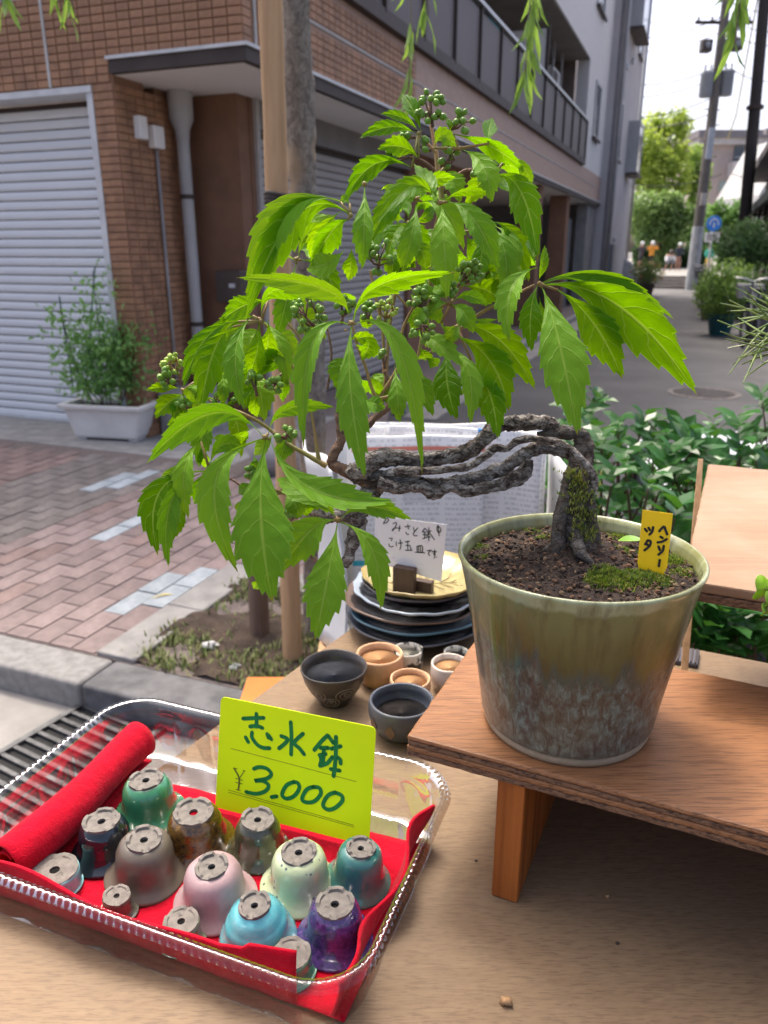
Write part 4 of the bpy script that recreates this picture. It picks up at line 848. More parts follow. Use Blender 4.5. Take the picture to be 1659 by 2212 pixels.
# card stand base with rod on the table
cs = Pz(1466, 1432, TZ); CSD = thing('card_stand', 'small ribbed dark grey card stand with a thin rod behind the bonsai pot', 'card stand', (cs.x, cs.y, TZ))
b = MB(); b.span(TE, cs, -.022, .02, -.006, .03, TZ + .0002, TZ + .006)
bevel(b.build('base', pm('grey rubber', (.1, .1, .12), None, 9, .6), CSD), .0015)
for i in range(9): b = MB(); b.span(TE, cs, -.020 + i * .0045, -.0182 + i * .0045, -.005, .029, TZ + .0062, TZ + .0072); b.build('rib', M_DKMET, CSD)
b = MB(); b.tube([(cs.x, cs.y + .01, TZ + .005), (cs.x - .002, cs.y + .01, TZ + .115)], .0013, 6); b.build('rod', M_DKMET, CSD)
b = MB(); b.box((cs.x - .004, cs.y + .0125, TZ + .112), (.034, .001, .02)); b.build('holder', M_WHITE, CSD)
# crumbs
M_CRUMB = pm('tan crumb', (.42, .25, .12), None, 200, .9)
for (u, v, r, lab) in ((1093, 2169, .0032, 'tan crumb of soil on the bare table near the front'), (1312, 1938, .0013, 'pale speck of grit in the shade of the riser'), (1333, 2039, .0011, 'dark speck of grit on the table in front of the riser'), (1028, 1860, .0009, 'dark speck of grit left of the cedar leg')):
    p = Pz(u, v, TZ); b = MB(); b.ball(p + Vector((0, 0, r * .7)), r, 8, 6, .8, (1.2, 1, .8), u); props(b.build('crumb', M_CRUMB if u in (1093, 1312) else M_DKMET, None, True), lab, 'crumb')
# orange crate on the ground left of the table
p = Pz(548, 1512, .52); oc = thing('orange_crate', 'orange plastic crate on the ground just left of the table edge', 'crate', (p.x, p.y, 0)); M_OR = pm('orange plastic', (.62, .19, .03), None, 9, .5)
for k_ in range(4):
    b = MB(); z = .05 + k_ * .12
    for (x0, x1, y0, y1) in ((-.12, .12, -.1, -.09), (-.12, .12, .09, .1), (-.12, -.11, -.089, .089), (.11, .12, -.089, .089)): b.span(((1, 0), (0, 1)), p, x0 + .1, x1 + .1, y0 - .03, y1 - .03, z, z + .1)
    b.build('slat', M_OR, oc)
for (x, y) in ((-.02, -.13), (.22, -.13), (-.02, .07), (.22, .07)): b = MB(); b.box((p.x + x, p.y + y, .255), (.018, .018, .51)); b.build('corner_post', M_OR, oc)
b = MB(); b.box((p.x + .1, p.y - .03, .52), (.25, .21, .018)); b.build('lid', M_OR, oc)

# --- ink strokes laid on a flat card
def ribbon(mb, pts, w, nrm, up=.0002):
    P = [Vector(p) + nrm * up for p in pts]; n = len(P); L = []; Rr = []
    for i in range(n):
        t = (P[min(i + 1, n - 1)] - P[max(i - 1, 0)]).normalized(); s_ = t.cross(nrm).normalized() * w * .5; L.append(P[i] - s_); Rr.append(P[i] + s_)
    mb.add(L + Rr, [(i, i + 1, n + i + 1, n + i) for i in range(n - 1)])
    for c in (P[0], P[-1]):
        a = nrm.orthogonal().normalized(); b_ = nrm.cross(a); mb.add([c + (a * math.cos(k * .785) + b_ * math.sin(k * .785)) * w * .5 for k in range(8)], [tuple(range(8))])
def ink(zone, strokes, p0, nrm, w, mb, step=5):
    k = 0
    for s_ in strokes:
        pts = [zo(zone, *q) for q in s_]; pts = smooth_path(pts, step) if len(pts) > 2 else pts
        ribbon(mb, [Ppl(u, v, p0, nrm) for u, v in pts], w, nrm, .00018 + .00003 * (k % 7)); k += 1
def card_mesh(corners, nrm, th, rad=0, seg=6):
    out = []
    n = len(corners)
    for i, c in enumerate(corners):
        r_ = rad[i] if hasattr(rad, '__len__') else rad
        if r_ <= 0: out.append(c); continue
        a = (corners[i - 1] - c).normalized() * r_; b_ = (corners[(i + 1) % n] - c).normalized() * r_
        for k in range(seg + 1): t = k / seg; out.append((c + a) * (1 - t) ** 2 + c * 2 * t * (1 - t) + (c + b_) * t * t)
    m = len(out); b = MB(); b.add(out + [q - nrm * th for q in out], [tuple(range(m)), tuple(range(m, 2 * m))[::-1]] + [(i, m + i, m + (i + 1) % m, (i + 1) % m) for i in range(m)]); return b
# --- clear tray
QA = R(21); qx, qy = (math.cos(QA), -math.sin(QA)), (math.sin(QA), math.cos(QA)); QE = (qx, qy)
X0, X1, Y0, Y1 = -.446, -.130, .287, .495
def Q(x, y, z): return Vector((qx[0] * x + qy[0] * y, qx[1] * x + qy[1] * y, z))
TR = thing('clear_tray', 'clear ribbed plastic food tray lined with red felt on the table', 'tray', Q((X0 + X1) / 2, (Y0 + Y1) / 2, TZ))
def rrect(inset, rad, n):           # n points round a rounded rectangle, with outward normals and arclength
    x0, x1, y0, y1 = X0 + inset, X1 - inset, Y0 + inset, Y1 - inset; W_, H_ = x1 - x0 - 2 * rad, y1 - y0 - 2 * rad; per = 2 * (W_ + H_) + 2 * math.pi * rad; out = []
    for i in range(n):
        s_ = per * i / n; q = s_
        for seg, L in (('b', W_), ('br', math.pi * rad / 2), ('r', H_), ('tr', math.pi * rad / 2), ('t', W_), ('tl', math.pi * rad / 2), ('l', H_), ('bl', math.pi * rad / 2)):
            if q < L: break
            q -= L
        if seg == 'b': p, nn = (x0 + rad + q, y0), (0, -1)
        elif seg == 'r': p, nn = (x1, y0 + rad + q), (1, 0)
        elif seg == 't': p, nn = (x1 - rad - q, y1), (0, 1)
        elif seg == 'l': p, nn = (x0, y1 - rad - q), (-1, 0)
        else:
            c0 = {'br': (x1 - rad, y0 + rad, -90), 'tr': (x1 - rad, y1 - rad, 0), 'tl': (x0 + rad, y1 - rad, 90), 'bl': (x0 + rad, y0 + rad, 180)}[seg]; an = R(c0[2]) + q / rad; nn = (math.cos(an), math.sin(an)); p = (c0[0] + rad * nn[0], c0[1] + rad * nn[1])
        out.append((p, nn, i / n))
    return out
NT = 1440; prof = [(.018, .9612, 0), (.0082, .9612, 0), (.0068, .9635, .4), (.0062, .978, 1), (.0056, .991, 1), (.0052, .9955, .2), (.0045, .9965, 0), (.0042, .999, 0), (.0036, 1.006, 0), (.001, 1.0105, 0), (-.0035, 1.0105, 0), (-.0055, 1.0065, 0)]
b = MB(); rings = []
for j, (ins, z, fl) in enumerate(prof):
    pts = []
    for (p, nn, s_) in rrect(ins, .038 - ins * .5, NT):
        g_ = (s_ * 26) % 1; flute = fl * .0016 * (math.sin(s_ * 960 * .125 * math.pi * 2 / 4.2) if ((s_ * 13) % 1) < .55 else 0)
        rip = math.sin(s_ * 2 * math.pi * 180); dz = (.00011 * rip if j in (9, 10) else (.00005 * rip if j in (8, 11) else 0)); o_ = flute + (.00012 * rip if j >= 10 else 0)
        pts.append(Q(p[0] + nn[0] * o_, p[1] + nn[1] * o_, z + dz))
    rings.append(pts)
vs_ = [q for r_ in rings for q in r_]; m_ = len(prof)
b.add(vs_, [(j * NT + i, j * NT + (i + 1) % NT, (j + 1) * NT + (i + 1) % NT, (j + 1) * NT + i) for j in range(m_ - 1) for i in range(NT)] + [tuple(range(NT))[::-1]])
def m_clear():
    m, nt = newmat('clear PET plastic'); k = N(nt); fr = k.n('ShaderNodeFresnel'); fr.inputs[0].default_value = 1.55
    tr = k.n('ShaderNodeBsdfTransparent'); tr.inputs[0].default_value = (.93, .94, .945, 1); gl = k.n('ShaderNodeBsdfGlossy'); gl.inputs['Roughness'].default_value = .035; gl.inputs[0].default_value = (.96, .97, 1, 1)
    nz_ = k.bump(k.noise(k.coord(), 160, 3), .12, .0012); k.l(nz_, gl.inputs['Normal']); k.l(nz_, fr.inputs['Normal'])
    f = k.math('MULTIPLY_ADD', fr.outputs[0], .42, .008); mx = k.n('ShaderNodeMixShader'); k.l(f, mx.inputs[0]); k.l(tr.outputs[0], mx.inputs[1]); k.l(gl.outputs[0], mx.inputs[2]); k.out(mx.outputs[0]); return m
b.build('tray_shell', m_clear(), TR, True)
# --- red felt
def m_felt():
    m, nt = newmat('red felt'); k = N(nt); co = k.coord(); n_ = k.noise(co, 900, 3); col = k.ramp(k.noise(co, 60, 5), [(.3, (.46, .0, .016)), (.7, (.34, .0, .011))])
    k.out(k.bsdf(col, .95, 0, .15, k.bump(k.math('ADD', n_, k.math('MULTIPLY', k.noise(co, 130, 3), 2)), .7, .0012), 0, Sheen_Weight=.15, Sheen_Roughness=.5, Sheen_Tint=(1, .35, .35))); return m
M_FELT = m_felt(); FE = thing('felt_cloth', 'bright red felt lining the clear tray, rolled up along its left side', 'cloth', Q(-.3, .39, .962))
def thick(o, t=.0018): s_ = o.modifiers.new('solid', 'SOLIDIFY'); s_.thickness = t; s_.offset = 0; return o
b = MB(); b.grid(lambda s_, t: Q(-.425 + .282 * s_, .306 + (.142 + .012 * s_) * t, .9638 + .0012 * noise.noise(Vector((s_ * 9, t * 6, 2)))), 40, 24); thick(b.build('felt_base', M_FELT, FE, True), .0016)
def spiral(s_, t):
    th = -1.2 - 10.5 * t; r_ = .0205 - .0130 * t; r_ *= 1 + .06 * math.sin(s_ * 7); c = (-.408 + .004 * math.sin(s_ * 5), .312 + .158 * s_, .9852)
    return Q(c[0] + r_ * math.cos(th), c[1] + .002 * math.sin(9 * t), c[2] + r_ * math.sin(th))
b = MB(); b.grid(spiral, 30, 60); thick(b.build('rolled_edge', M_FELT, FE, True), .0017)
def fflap(s_, t):
    x = -.42 + .245 * s_; h_ = .035 + .003 * math.sin(s_ * 8) - .004 * s_ + (.004 if s_ > .86 else 0); y = .3065 - .0045 * math.sin(t * 1.5) + .0025 * math.sin(s_ * 11) * t - .002 * t
    return Q(x, y + (.012 * max(0, s_ - .8) * 5 * t), .9645 + h_ * t)
b = MB(); b.grid(fflap, 50, 10); thick(b.build('front_flap', M_FELT, FE, True), .0022)
def sflap(s_, t):
    y = .306 + .165 * s_; x = -.151 + .009 * math.sin(t * 1.4) + .0055 * math.sin(s_ * 12.5 + .6) * t - .006 * (1 - s_) * t; h_ = .026 + .006 * math.sin(s_ * 9 + 1) + .01 * max(0, s_ - .75) * 3
    return Q(x, y, .9645 + h_ * t)
b = MB(); b.grid(sflap, 50, 10); thick(b.build('side_flap', M_FELT, FE, True), .0022)
# --- little pots standing upside down on the felt
M_CLAY = pm('bare grey clay', (.19, .172, .15), (.125, .113, .1), 160, .85, .4, 500, .0006)
M_HOLE = pm('dark hole', (.008, .008, .008), None, 9, .9)
def glaze(name, c1, c2, c3=None, scale=60, rough=.12, speck=None, band=None, coat=.6, metal=0):
    m, nt = newmat(name); k = N(nt); co = k.coord(); n_ = k.noise(co, scale, 6, .65); sc_ = lambda c: tuple(x * (.72 + .28 * x) for x in c); st = [(.32, sc_(c1)), (.62, sc_(c2))] + ([(.78, sc_(c3))] if c3 else []); col = k.ramp(n_, st)
    if band:
        sx = k.n('ShaderNodeSeparateXYZ'); k.l(co, sx.inputs[0]); w = k.math('ADD', k.math('MULTIPLY', sx.outputs[2], 1 / .036), k.math('MULTIPLY', n_, .22)); col = k.mix(k.ramp(w, [(p_, (q_,) * 3) for p_, q_ in band[1]]), col, band[0])
    if speck: v_ = k.vor(co, speck[1]); col = k.mix(k.ramp(v_, [(speck[2], (1, 1, 1)), (speck[2] + .1, (0, 0, 0))]), col, speck[0])
    k.out(k.bsdf(col, rough, metal, .5, k.bump(n_, .12, .001), coat)); return m
BND = [(.35, 0), (.5, 1), (.58, 0)]
GL = [glaze('g green', (.035, .19, .09), (.06, .27, .14), (.12, .36, .22), 40), glaze('g black', (.006, .009, .014), (.012, .02, .03), (.03, .012, .03), 40, .06),
      glaze('g amber', (.03, .016, .006), (.16, .085, .012), (.35, .2, .03), 260, .2), glaze('g olive', (.045, .045, .022), (.085, .08, .04), (.12, .11, .06), 50, .08),
      glaze('g taupe', (.15, .125, .095), (.115, .095, .072), None, 50, .38, coat=.1), glaze('g pink', (.44, .31, .31), (.36, .25, .26), (.42, .34, .3), 90, .42, ((.2, .14, .13), 900, .08), coat=.05),
      glaze('g celadon', (.40, .47, .28), (.50, .55, .37), (.33, .42, .24), 45, .18, ((.08, .1, .1), 150, .1)), glaze('g teal', (.03, .13, .12), (.06, .22, .19), (.1, .15, .13), 45, .08),
      glaze('g sky', (.2, .47, .5), (.32, .56, .58), (.5, .66, .66), 300, .25), glaze('g mottle', (.16, .15, .11), (.08, .075, .06), (.25, .24, .2), 80, .2),
      glaze('g greyolive', (.24, .24, .17), (.17, .175, .12), (.35, .34, .25), 60, .2), glaze('g turquoise', (.09, .42, .48), (.17, .52, .56), (.3, .58, .6), 70, .13, ((.14, .17, .17), 800, .09), ((.2, .2, .24), BND)),
      glaze('g purple', (.02, .018, .07), (.10, .045, .2), (.36, .2, .45), 330, .16), glaze('g jade', (.05, .2, .12), (.08, .27, .17), None, 40, .15)]
PD = [(628, 35, 160, 290, .036, 'glossy green'), (440, 210, 172, 290, .033, 'glossy black'), (835, 165, 188, 320, .034, 'speckled amber brown'), (1105, 200, 160, 270, .034, 'glossy dark olive'), (610, 285, 172, 330, .037, 'matt taupe'), (918, 400, 162, 345, .036, 'matt pale pink'),
      (1288, 340, 172, 330, .036, 'pale celadon spotted'), (1540, 318, 140, 280, .036, 'glossy deep teal'), (235, 430, 215, 250, .017, 'pale sky blue'), (500, 540, 130, 200, .017, 'mottled brown grey'), (780, 650, 170, 240, .018, 'grey olive'), (1105, 565, 160, 325, .035, 'turquoise banded'), (1442, 565, 190, 320, .034, 'purple speckled'), (1255, 790, 190, 260, .017, 'jade green')]
WH = ['at the back beside the felt roll', 'left of the taupe pot', 'with red showing in its hole', 'in front of the neon price card', 'in the middle left of the tray', 'in the middle of the tray', 'right of the pink pot', 'at the right edge under the card corner', 'half behind the felt fold', 'peeking over the front felt fold', 'low at the front felt fold', 'front centre of the tray', 'front right of the tray', 'mostly hidden by the folded felt at the front']
TILT = [(0, 0), (4, -2), (9, 2), (6, 8), (5, 10), (6, -3), (5, 2), (8, 16), (2, 0), (4, 6), (3, 3), (7, -4), (3, 4), (4, 2)]
for i, (x, y, fw, rw_, h_, cn) in enumerate(PD):
    u, v = zo('T', x, y); p = Pz(u, v, .9655 + h_); d = (p - CAM).dot(Vector((0, _c, -_s))); fr = fw * .25 / FPX * d * .9; rr = rw_ * .25 / FPX * d * 1.07; rz = .9655; h_ *= .95; rr *= .8 if i in (8, 9, 10, 13) else 1
    po = thing('mini_pot', 'tiny %s bonsai pot upside down, %s' % (cn, WH[i]), 'pot', (p.x, p.y, rz), 'tiny pots in the clear tray'); po.rotation_euler = (R(-TILT[i][0] * .35), R(TILT[i][1] * .35), i * 1.3)
    po.rotation_euler = (R(TILT[i][0] * .45), R(TILT[i][1] * .35), 0)
    mid = fr * 1.22
    mx_ = lambda q: max(q * rr, fr * 1.04)
    pr = [(rr * .93, .0006), (rr * .99, 0), (rr, .001), (rr * .995, .002), (mx_(.96), h_ * .085), (mx_(.85), h_ * .14), (mx_(.76), h_ * .22), (mx_(.715), h_ * .34), (mx_(.70), h_ * .5), (mx_(.68), h_ * .66), (mx_(.615), h_ * .81), (max(.52 * rr, fr * 1.02), h_ * .91), (fr * .97, h_ * .935)]
    if cn.startswith('turq'): pr = [(rr * .93, .0006), (rr, .0), (rr, .002), (rr * .95, .005), (rr * .9, h_ * .28), (rr * .80, h_ * .36), (rr * .78, h_ * .5), (rr * .72, h_ * .62), (rr * .64, h_ * .68), (rr * .62, h_ * .78), (fr * 1.12, h_ * .88), (fr * .98, h_ * .92)]
    b = MB(); b.lathe(pr, (0, 0, 0), 40, lambda a, z, r, i=i: 1 + .012 * math.sin(3 * a + i) + .006 * math.sin(5 * a), captop=False); b.build('body', GL[i], po, True, True)
    ft = MB(); nn = 5 - i % 2; K_ = 48
    def fw_(a, z, r, fr=fr): return 1 + (-.035 * max(0, math.cos(nn * a + 2 + i)) ** 3 + .025 * math.sin(2 * a + i)) * (1 if r > fr * .6 else 0)
    ph = rl.uniform(0, 1)
    rings = [(fr * .97, h_ * .90), (fr * 1.0, h_ * .94), (fr * 1.0, h_ * 1.0), (fr * .80, h_ * 1.0), (fr * .74, h_ * .945), (fr * .22, h_ * .94), (fr * .22, h_ * .87)]
    vsr = []
    for (r_, z) in rings:
        for k in range(K_):
            a = 2 * math.pi * k / K_; rr_ = r_ * fw_(a, z, r_); zz = z
            if z > h_ * .99: zz -= h_ * .045 * (1 if math.cos(nn * a + 2 + i) > .6 else 0) - .0006 * noise.noise(Vector((math.cos(a) * 3 + i, math.sin(a) * 3, 0)))
            vsr.append((rr_ * math.cos(a), rr_ * math.sin(a), zz))
    ft.add(vsr, [(j * K_ + k, j * K_ + (k + 1) % K_, (j + 1) * K_ + (k + 1) % K_, (j + 1) * K_ + k) for j in range(len(rings) - 1) for k in range(K_)]); fo = ft.build('foot', M_CLAY, po, True, True, sharp=35)
    ho = MB(); ho.lathe([(fr * .22, h_ * .868), (0, h_ * .868)], (0, 0, 0), 20); ho.build('drain_hole', M_HOLE if i != 2 else M_FELT, po, False, True)
    sg = MB(); sa = rl.uniform(0, 6.28); c_ = Vector((math.cos(sa) * fr * .46, math.sin(sa) * fr * .46, h_ * .944)); zz = Vector((0, 0, 1))
    for k in range(5):
        a0 = c_ + Vector((rl.uniform(-1, 1), rl.uniform(-1, 1), 0)) * fr * .13; b0 = a0 + Vector((rl.uniform(-1, 1), rl.uniform(-1, 1), 0)) * fr * .2; ribbon(sg, [a0, b0], fr * .035, zz, .00012)
    sg.build('seal_mark', pm('seal%d' % i, (.14, .125, .11), None, 50, .9), po, False, True)
# --- neon price card
bl, br = Pz(465, 1744, .968), Pz(796.5, 1828, .968); ex_ = (br - bl).normalized(); hz = Vector((ex_.y, -ex_.x, 0)); hz = hz if hz.y < 0 else -hz
upv = (Vector((0, 0, 1)) * math.cos(R(11)) - hz * math.sin(R(11))).normalized(); cn_ = ex_.cross(upv).normalized(); cn_ = cn_ if cn_.y < 0 else -cn_
PC = thing('price_card', 'neon yellow green price card handwritten in green ink standing in the tray', 'price card', (bl + br) / 2)
cor = [Ppl(*zo('K', *q), bl, cn_) for q in ((28, 1120), (1525, 1500), (1597, 342), (82, 38))]
def m_neon():
    m, nt = newmat('neon yellow card'); k = N(nt); col = k.ramp(k.noise(k.coord(), 40, 3), [(.3, (.74, .97, .0)), (.7, (.70, .95, .0))]); k.out(k.bsdf(col, .6, 0, .3)); return m
card_mesh(cor, cn_, .0006, [0, 0, .005, .005]).build('card', m_neon(), PC)
M_GINK = pm('green marker ink', (.0, .21, .045), (.0, .17, .035), 200, .6); M_OLINK = pm('olive print', (.16, .19, .015), None, 100, .7)
S1 = [[(300, 255), (400, 250), (500, 247)], [(430, 208), (432, 280), (428, 335)], [(368, 332), (430, 325), (488, 345)], [(325, 437), (350, 482)], [(388, 390), (388, 440), (440, 510), (500, 540), (558, 542)], [(535, 405), (548, 440)], [(552, 420), (575, 455)],
      [(765, 290), (772, 450), (768, 605)], [(672, 425), (735, 455), (705, 500), (650, 545)], [(885, 402), (800, 487), (850, 545), (895, 602)],
      [(1125, 418), (1070, 470), (995, 560)], [(1128, 420), (1182, 492)], [(1055, 540), (1130, 540)], [(1090, 545), (1085, 600)], [(1045, 612), (1105, 600)], [(1055, 620), (1062, 665), (1050, 712)], [(1085, 615), (1080, 690)], [(1050, 715), (1120, 690), (1172, 630)],
      [(1207, 432), (1203, 640), (1183, 815)], [(1162, 548), (1252, 524)], [(1215, 628), (1248, 655), (1252, 692)], [(1155, 748), (1242, 762)],
      [(405, 745), (455, 728), (530, 742), (575, 795), (530, 840), (412, 862), (490, 862), (548, 905), (520, 960), (430, 988), (330, 970)], [(578, 1020), (628, 1012)],
      [(800, 872), (725, 905), (680, 995), (725, 1035), (800, 1008), (848, 935), (835, 885), (795, 872)], [(990, 920), (920, 948), (875, 1040), (925, 1072), (1000, 1058), (1058, 990), (1045, 932), (985, 920)], [(1200, 974), (1130, 1004), (1080, 1092), (1120, 1140), (1190, 1130), (1265, 1062), (1262, 1005), (1195, 974)]]
b = MB(); ink('K', S1, bl, cn_, .0033, b); b.build('lettering', M_GINK, PC)
b = MB(); ink('K', [[(212, 740), (262, 838), (252, 950)]], bl, cn_, .0016, b, 3); ink('K', [[(312, 765), (264, 838)], [(228, 838), (295, 856)], [(228, 876), (290, 890)], [(208, 738), (240, 744)], [(300, 760), (320, 766)], [(232, 945), (272, 955)]], bl, cn_, .0007, b); ink('K', [[(180, 545), (1405, 870)], [(155, 950), (1380, 1295)], [(155, 972), (1385, 1313)]], bl, cn_, .0004, b); b.build('printed_lines', M_OLINK, PC)

# --- stack of shallow plates
pcx, pcy = .040, .852
PL = [(.087, .0003, (.035, .04, .055), (.05, .055, .07)), (.085, .0125, (.04, .1, .15), (.06, .14, .19)), (.083, .0245, (.035, .028, .025), (.12, .08, .06)), (.08, .0365, (.02, .021, .025), (.3, .36, .42)), (.071, .047, (.02, .018, .02), (.05, .04, .04)), (.072, .055, (.44, .37, .17), (.32, .25, .09))]
plab = ['dark navy plate at the very bottom of the plate stack', 'blue plate second from the bottom of the plate stack', 'black plate with rust brown rim, third from the bottom of the stack', 'black plate with blue white mottled rim in the stack', 'plain black plate just under the olive top plate', 'olive yellow leaf veined plate on top of the plate stack']
def m_plate(i, c1, c2, r):
    m, nt = newmat('plate glaze%d' % i); k = N(nt); co = k.coord('Object'); n_ = k.noise(co, 55, 6, .65); sx = k.n('ShaderNodeSeparateXYZ'); k.l(co, sx.inputs[0])
    rim = k.ramp(k.math('ADD', k.math('DIVIDE', sx.outputs[2], .0222), k.math('MULTIPLY', n_, .3)), [(.95, (0, 0, 0)), (1.12, (1, 1, 1))]); base = k.ramp(n_, [(.35, c1), (.65, tuple(x * .7 for x in c1))])
    k.out(k.bsdf(k.mix(rim, base, c2), .25, 0, .5, k.bump(n_, .2, .001), .3)); return m
for i, (r_, dz, c1, c2) in enumerate(PL):
    o = thing('plate', plab[i], 'plate', (pcx + [0, .001, -.004, .003, .004, .006][i], pcy + [0, .001, .001, -.001, 0, -.002][i], TZ + dz), 'plates in the stack')
    h_ = .02; pr = [(r_ * .55, 0), (r_ * .6, .0002), (r_ * .8, h_ * .45), (r_ * .99, h_ * .96), (r_ * 1.0, h_ * 1.08), (r_ * .975, h_ * 1.1), (r_ * .78, h_ * .6), (r_ * .58, h_ * .28), (0, h_ * .22)]
    b = MB(); b.lathe(pr, (0, 0, 0), 72, lambda a, z, r, i=i: 1 + (.018 * math.sin(3 * a + i * 2) + .012 * math.sin(7 * a + i) + (.012 * math.sin(17 * a) if i in (3, 5) else 0)) * (r > .03)); b.build('dish', m_plate(i, c1, c2, r_), o, True, True)
    if i == 5:
        vb = MB()
        for sgn in (-1, 1):
            for k in range(7):
                x = -.04 + k * .012; L = .03 * (1 - abs(x) / .07); vb.tube([Vector((x + .0, 0, .0052)), Vector((x + .012, sgn * L * .6, .0065)), Vector((x + .016, sgn * L, .0095))], .0006, 5)
        vb.tube([Vector((-.05, 0, .006)), Vector((0, 0, .0046)), Vector((.05, 0, .006))], .0008, 5); vb.build('leaf_relief', pm('plate relief', (.36, .3, .14), None, 50, .3), o, True, True)
# handwritten sign in its dark block, standing on the top plate
pz0 = TZ + .055 + .0056; sb0 = Pz(890, 1280, pz0); SC = thing('hand_sign', 'small white flowered card with black handwriting slotted in a dark wooden block', 'sign', sb0)
M_BLK = pm('dark walnut block', (.045, .026, .018), (.065, .038, .027), 6, .5, st=(30, 4, 4)); fe = (Vector((.9, -.41, 0)).normalized(), Vector((.41, .9, 0)).normalized()); FEE = ((fe[0].x, fe[0].y), (fe[1].x, fe[1].y))
b0_ = Pz(848, 1277, pz0); b = MB(); b.span(FEE, b0_, 0, .0262, 0, .0105, pz0, pz0 + .031); bevel(b.build('block', M_BLK, SC), .0006)
b = MB(); b.span(FEE, b0_, .0012, .044, .0118, .021, pz0, pz0 + .0135); bevel(b.build('block_foot', M_BLK, SC), .0006)
mn = -fe[1]; mp0 = Vector((b0_.x, b0_.y, 0)) + fe[1] * .0111
mc = [Ppl(*zo('M', *q), mp0, mn) for q in ((75, 1010), (1390, 1400), (1500, 285), (100, 105))]
def m_flowercard():
    m, nt = newmat('flowered card'); k = N(nt); co = k.coord(); v_ = k.noise(co, 120, 2); col = k.mix(k.ramp(v_, [(.6, (0, 0, 0)), (.72, (.55, .55, .55))]), (.74, .73, .74), (.62, .5, .66)); k.out(k.bsdf(col, .6)); return m
card_mesh(mc, mn, .0005).build('card', m_flowercard(), SC)
S2 = [[(340, 150), (285, 220), (262, 270)], [(340, 150), (365, 190), (330, 240), (270, 258)], [(450, 265), (510, 245), (515, 290), (460, 380), (435, 408), (455, 368), (520, 350), (600, 355)], [(580, 300), (577, 360), (565, 410)], [(685, 325), (780, 315)], [(735, 285), (757, 372)], [(700, 430), (720, 470), (757, 470)], [(850, 340), (866, 410)], [(935, 350), (852, 450), (862, 500), (925, 500)],
      [(1070, 360), (1020, 430)], [(1075, 360), (1120, 400)], [(1045, 430), (1095, 430)], [(1070, 430), (1070, 540)], [(1035, 482), (1100, 480)], [(1030, 560), (1110, 536)], [(1150, 350), (1150, 600)], [(1115, 430), (1195, 405)], [(1150, 430), (1110, 510)], [(1155, 430), (1260, 580)], [(1125, 530), (1180, 525)], [(1325, 300), (1308, 365), (1330, 430), (1368, 428), (1385, 370), (1325, 302)], [(1332, 310), (1350, 500)],
      [(375, 555), (435, 550), (415, 600)], [(370, 660), (388, 715), (455, 708)], [(515, 620), (515, 700)], [(555, 650), (635, 640)], [(590, 580), (605, 700), (585, 770)], [(690, 622), (775, 610)], [(735, 605), (740, 780)], [(700, 692), (780, 690)], [(690, 786), (825, 785)], [(785, 705), (797, 765)], [(915, 710), (925, 820)], [(915, 712), (1020, 700), (1025, 820)], [(950, 715), (955, 815)], [(985, 710), (990, 815)], [(885, 825), (1070, 836)],
      [(1120, 795), (1200, 785)], [(1178, 795), (1140, 850), (1167, 890)], [(1205, 812), (1300, 810)], [(1262, 780), (1272, 860), (1255, 940)], [(1268, 830), (1240, 850), (1258, 875)], [(1298, 918), (1302, 922)]]
b = MB(); ink('M', S2, mp0, mn, .0012, b, 4); b.build('lettering', pm('black pen ink', (.012, .016, .02), None, 90, .6), SC)
# --- bowls and cups
def bowl(name, label, u, vrim, wpx, h, prof, mat, inner=None, n=48, wob=.012, parts=None):
    p = Pz(u, vrim, TZ + h); d = (p - CAM).dot(Vector((0, _c, -_s))); r = wpx / 2 / FPX * d; o = thing(name, label, 'bowl', (p.x, p.y, TZ + .0002), 'small bowls on the table')
    b = MB(); ph = u * .1; b.lathe([(r * a, h * z) for a, z in prof], (0, 0, 0), n, lambda a, z, rr: 1 + wob * math.sin(3 * a + ph) + wob * .6 * math.sin(5 * a)); b.build('vessel', mat, o, True, True)
    if inner:
        b = MB(); b.lathe([(r * inner[0], h * inner[1]), (0, h * (inner[1] - .02))], (0, 0, 0), n); b.build('inside_floor', inner[2], o, True, True)
    return o, r
BW = [(.42, 0), (.45, .01), (.5, .1), (.72, .4), (.9, .72), (.99, .98), (.98, 1.03), (.945, 1.02), (.88, .82), (.8, .62), (.5, .5), (0, .48)]
CU = [(.7, 0), (.8, .02), (.94, .3), (1.0, .6), (.97, .95), (.95, 1.02), (.88, 1.01), (.85, .8), (.84, .55), (.6, .47), (0, .45)]
M_DKCLAY = pm('black clay', (.05, .043, .038), (.032, .028, .026), 40, .35, .2, 120, coat=.2); M_TERRA = pm('pale orange clay', (.62, .38, .22), (.54, .31, .17), 30, .75, .3, 200); M_TERRAIN = pm('orange clay inside', (.85, .47, .2), None, 30, .7)
M_SLATE = pm('slate glaze', (.07, .08, .10), (.05, .058, .075), 30, .4, .15, 120, coat=.2)
o, r = bowl('bowl', 'black clay bowl with carved spiral waves near the table edge', 721, 1440, 146, .040, BW, M_DKCLAY, (.86, .76, M_SLATE))
cv = MB()
def on_bowl(a, z):      # outside surface point of the carved bowl
    zs = [q[1] for q in BW[:7]]; rs = [q[0] for q in BW[:7]]
    for i in range(6):
        if zs[i] <= z <= zs[i + 1]: k = (z - zs[i]) / (zs[i + 1] - zs[i]); rr = rs[i] + (rs[i + 1] - rs[i]) * k; break
    rr = r * rr * 1.005; return Vector((rr * math.cos(a), rr * math.sin(a), z * .04))
